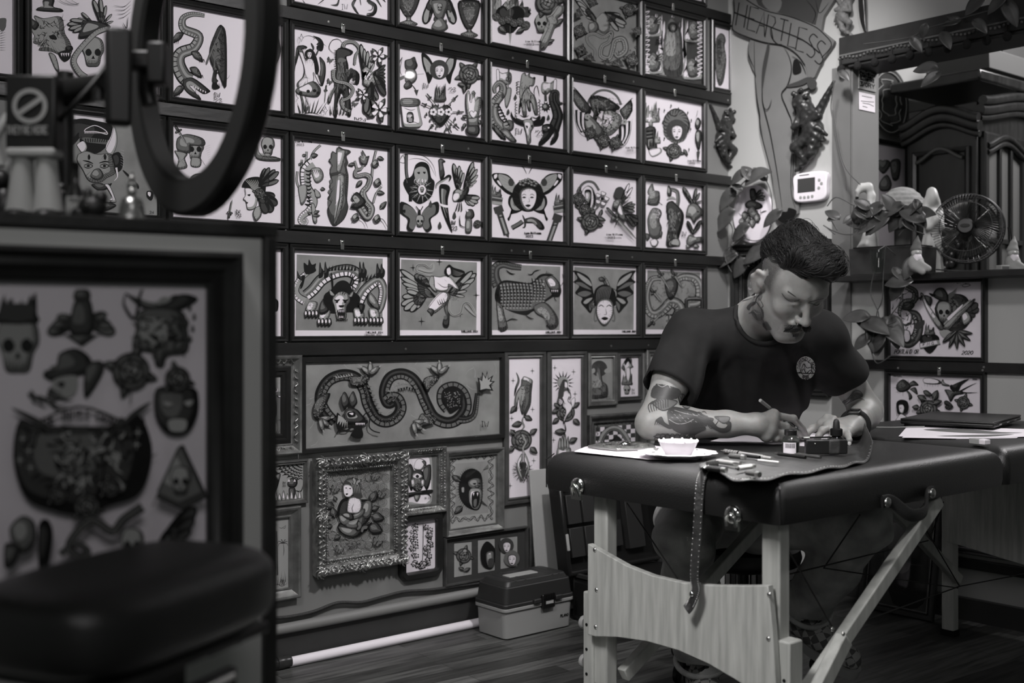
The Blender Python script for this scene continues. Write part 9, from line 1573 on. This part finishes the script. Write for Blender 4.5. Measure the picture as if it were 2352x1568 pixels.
# glass vase hanging before the planter, brush cup on the pillar
p=P(2016,600,4.24);t=thing('glass_vase','small clear hanging glass vase in front of the planter','vase',p);mesh('vase_glass',MB(Matrix.Translation(p)).lathe([(.001,-.045),(.018,-.042),(.026,-.01),(.028,.03),(.030,.045)],24,cap=False),m_gl,t,smooth=60);mesh('hanger',MB().tube([p+V((0,0,.04)),p+V((.05,0,.06)),V((XB-.095,p.y,ZL+.07))],.0012,5),m_vine,t)
p=onB(1936,800,.045);t=thing('brush_cup','patterned cup of paint brushes fixed to the grey pillar','cup',p);T=Matrix.Translation(p);mesh('cup_wall',MB(T).lathe([(.022,-.06),(.024,-.058),(.026,.03),(.0235,.03),(.021,-.055),(.001,-.056)],24,cap=False),M('patterned_cup',.3,.4,var=.8,scale=70),t,smooth=50);mesh('wall_bracket',MB().box((XB-.016,p.y,p.z),(.032,.012,.02)),m_metal,t)
for i in range(5):q=p+V((.006*math.cos(i*1.3),.012*math.sin(i*1.3),-.05));stick('paint_brush','thin brush standing in the patterned cup on the pillar','brush',q,q+V((.003*math.cos(i*2.0),.02*math.sin(i*1.9),.115+.012*(i%3))),[('shaft',0,.85,.002,.0028,m_G),('ferrule',.85,1,.003,.0032,m_metal)],'brushes in the pillar cup')
# signs on the jamb
TJ=lambda x,z:basis((x,YP-.009,z),(1,0,0),(0,-1,0))
def jam(u,v):d=ray(u,v);return CAM+d*((YP-.009)/d.y)
a,b=jam(1971,145),jam(2011,206);w_,h_=b.x-a.x,jam(1971,145).z-jam(1971,203).z;T=TJ((a.x+b.x)/2,(a.z+jam(1971,203).z)/2);t=thing('tin_sign','small tin sign headed PURE on the opening jamb','sign',T.translation);mesh('plate',MB(T).box((0,0,.002),(w_,h_,.004)),m_L,t)
for s_,y,hh,ww in(('PURE',.40,.17,.19),('Pai-Sint',.18,.08,.085),('EAST HALL',.06,.07,.075),('ILLUSTRI',-.06,.07,.085),('IVORY',-.22,.16,.15)):letter('lettering',s_,T@Matrix.Translation((-w_*.44,h_*y,.0045)),h_*hh,w_*ww,w_*.018,m_K,t)
a,b=jam(1973,211),jam(2009,254);T=TJ((a.x+b.x)/2,(a.z+jam(1973,251).z)/2);w_,h_=b.x-a.x,a.z-jam(1973,251).z;t=thing('note_card','small pale note card with a hand sketch under the tin sign','note',T.translation);mesh('card',MB(T).box((0,0,.001),(w_,h_,.002)),m_W,t)
g=MB(T);[g.tube([(x0*w_,y0*h_,.0024),(x1*w_,y1*h_,.0024)],.001,4) for x0,y0,x1,y1 in((-.35,.3,.3,.32),(-.4,0,.1,.05),(.1,.05,.42,.1),(-.3,-.1,.1,-.08),(.1,-.08,.4,-.15),(-.3,-.28,.0,-.3))];mesh('sketch',g,m_D,t)
# ---- next room
YN=2.97
def onN(u,v,o=0):d=ray(u,v);return CAM+d*((YN-o)/d.y)
c=onN(2040,238);r=onN(2040,160).z-c.z;T=basis((onN(2076,238).x-r,YN,c.z),(1,0,0),(0,-1,0));t=thing('wall_plate','large dark decorated plate on the next room wall','plate',T.translation);mesh('dish',MB(T).lathe([(.001,.02),(r*.6,.018),(r*.78,.014),(r*.95,.026),(r,.026),(r*.98,.02),(r*.6,0),(.001,0)],48),M('plate_glaze',.045,.3,var=.5,scale=9),t,smooth=40)
g=MB(T);[g.tube([(rr_*r*math.cos(i*.1963+.3*math.sin(i*w_)),rr_*r*math.sin(i*.1963),.0215+.004*(rr_>.8)) for i in range(32)],.0022,5,closed=True) for rr_,w_ in((.88,0),(.66,1.4),(.4,1.2))];mesh('painted_ring',g,m_L,t)
pw_=lambda u,v:onN(u,v)
x1_,zt_=onN(2084,335).x,onN(2013,318).z;zb_=ZL-.1;x0_=x1_-.42;T=basis(((x0_+x1_)/2,YN,(zt_+zb_)/2),(1,0,0),(0,-1,0));t,a,b=picture('framed_picture','framed heart and bear drawing on the next room wall',T,x1_-x0_,zt_-zb_,P_STEP,m_frameb,.026)
A_=Art(T,a,b,(1900,0,3.564),0);A_.heart(455,1360,60,3);A_.heart(450,1340,36,4);A_.B([(510,1330),(560,1300),(595,1330),(580,1460),(530,1470)],3,4);A_.hatch([(515,1320),(590,1320),(580,1460),(520,1460)],24,30,3);A_.B([(420,1500),(480,1430),(520,1500),(500,1560),(430,1560)],3,4);mesh('print',A_.mb,[m_paper,m_K,m_D,m_G,m_L,m_W,m_wash],t,smooth=0)
# armoire
m_arm=M('dark_walnut',.011,.28,var=.4,scale=6,stretch=(6,6,1));cx0,cy0=4.75,2.515;zt_=2.2;L_,D_=1.1,.33;am=thing('armoire','tall dark carved armoire with arched doors in the next room','armoire',(cx0+L_/2,cy0+D_/2,0))
mesh('carcass',MB().box((cx0+L_/2,cy0+D_/2,zt_/2-.08),(L_,D_,zt_-.16)),m_arm,am,bev=.006)
def arch(T,w,h,z,rise,mat,nm,prof,par):
    g=MB(T);q=[(-w/2+w*i/24,h+rise*math.sin(math.pi*i/24)**1.5) for i in range(25)]
    for(o,zz,r) in prof:g.tube([(x,y+o,z+zz) for x,y in q],r,8)
    return mesh(nm,g,mat,par,smooth=60)
Ts=basis((cx0,cy0+D_/2,0),(0,-1,0),(-1,0,0));Tf=basis((cx0+.42,cy0,0),(1,0,0),(0,-1,0))
arch(Ts,D_+.04,1.93,.012,.06,m_arm,'side_cornice',[(0,0,.024),(.035,.012,.02),(-.035,0,.014)],am);arch(Tf,.84,2.0,.012,.06,m_arm,'front_cornice',[(0,0,.026),(.04,.014,.022),(-.035,0,.014)],am)
g=MB(Ts);g.T=Ts@Matrix.Translation((0,1.42,.002));g.moulding(.27,.86,[(0,0),(0,.014),(.008,.02),(.02,.012),(.024,0)]);dr=mesh('door_panel',g,m_arm,am)
arch(Ts,.22,1.80,.02,.05,M('polished_edge',.05,.12),'panel_arch',[(0,0,.009)],am)
g=MB(Ts);r_=random.Random(6)
for i in range(46):q=V((r_.uniform(-.07,.07),1.28+r_.uniform(-.2,.38),.012));q.x+=.03*math.sin(q.y*14);g.ball(q,(r_.uniform(.012,.026),r_.uniform(.012,.026),.016),8,6)
mesh('carved_flower',g,m_arm,am,smooth=60)
for e in(-1,1):
    Td=Tf@Matrix.Translation((e*.205,1.42,.004));d_=mesh('glass_door',MB(Td).moulding(.39,.98,[(0,0),(0,.018),(.01,.024),(.045,.018),(.05,0)]),m_arm,am);g=MB(Td)
    for x in(-.05,.05):g.box((x,0,.012),(.018,.9,.018))
    for y in(.02,-.25):g.box((0,y,.012),(.3,.022,.018))
    mesh('muntin',g,m_arm,d_,bev=.003);mesh('pane',MB(Td).box((0,0,.004),(.3,.88,.003)),M('dim_glass',.08,.08,spec=.8),d_);arch(Td,.34,.40,.02,.05,m_arm,'arch_rail',[(0,0,.012),(.03,0,.014)],d_)
mesh('crown_board',MB().box((cx0+L_/2-.02,cy0+D_/2,zt_-.06),(L_+.1,D_+.1,.05)),m_arm,am,bev=.01);mesh('top_crate',MB().box((cx0+.4,cy0+.12,zt_+.03),(.7,.3,.09)),M('grey_crate',.05,.6),bev=.004,label='grey flat crate lying on top of the armoire',cat='crate',org=(cx0+.4,cy0+.1,zt_-.03));mesh('storage_box',MB().box((cx0+.46,cy0+.14,zt_+.12),(.3,.2,.09)),M('dark_crate',.03,.6),bev=.004,label='small dark box stacked on the flat crate above the armoire',cat='box',org=(cx0+.5,cy0+.1,zt_+.075))
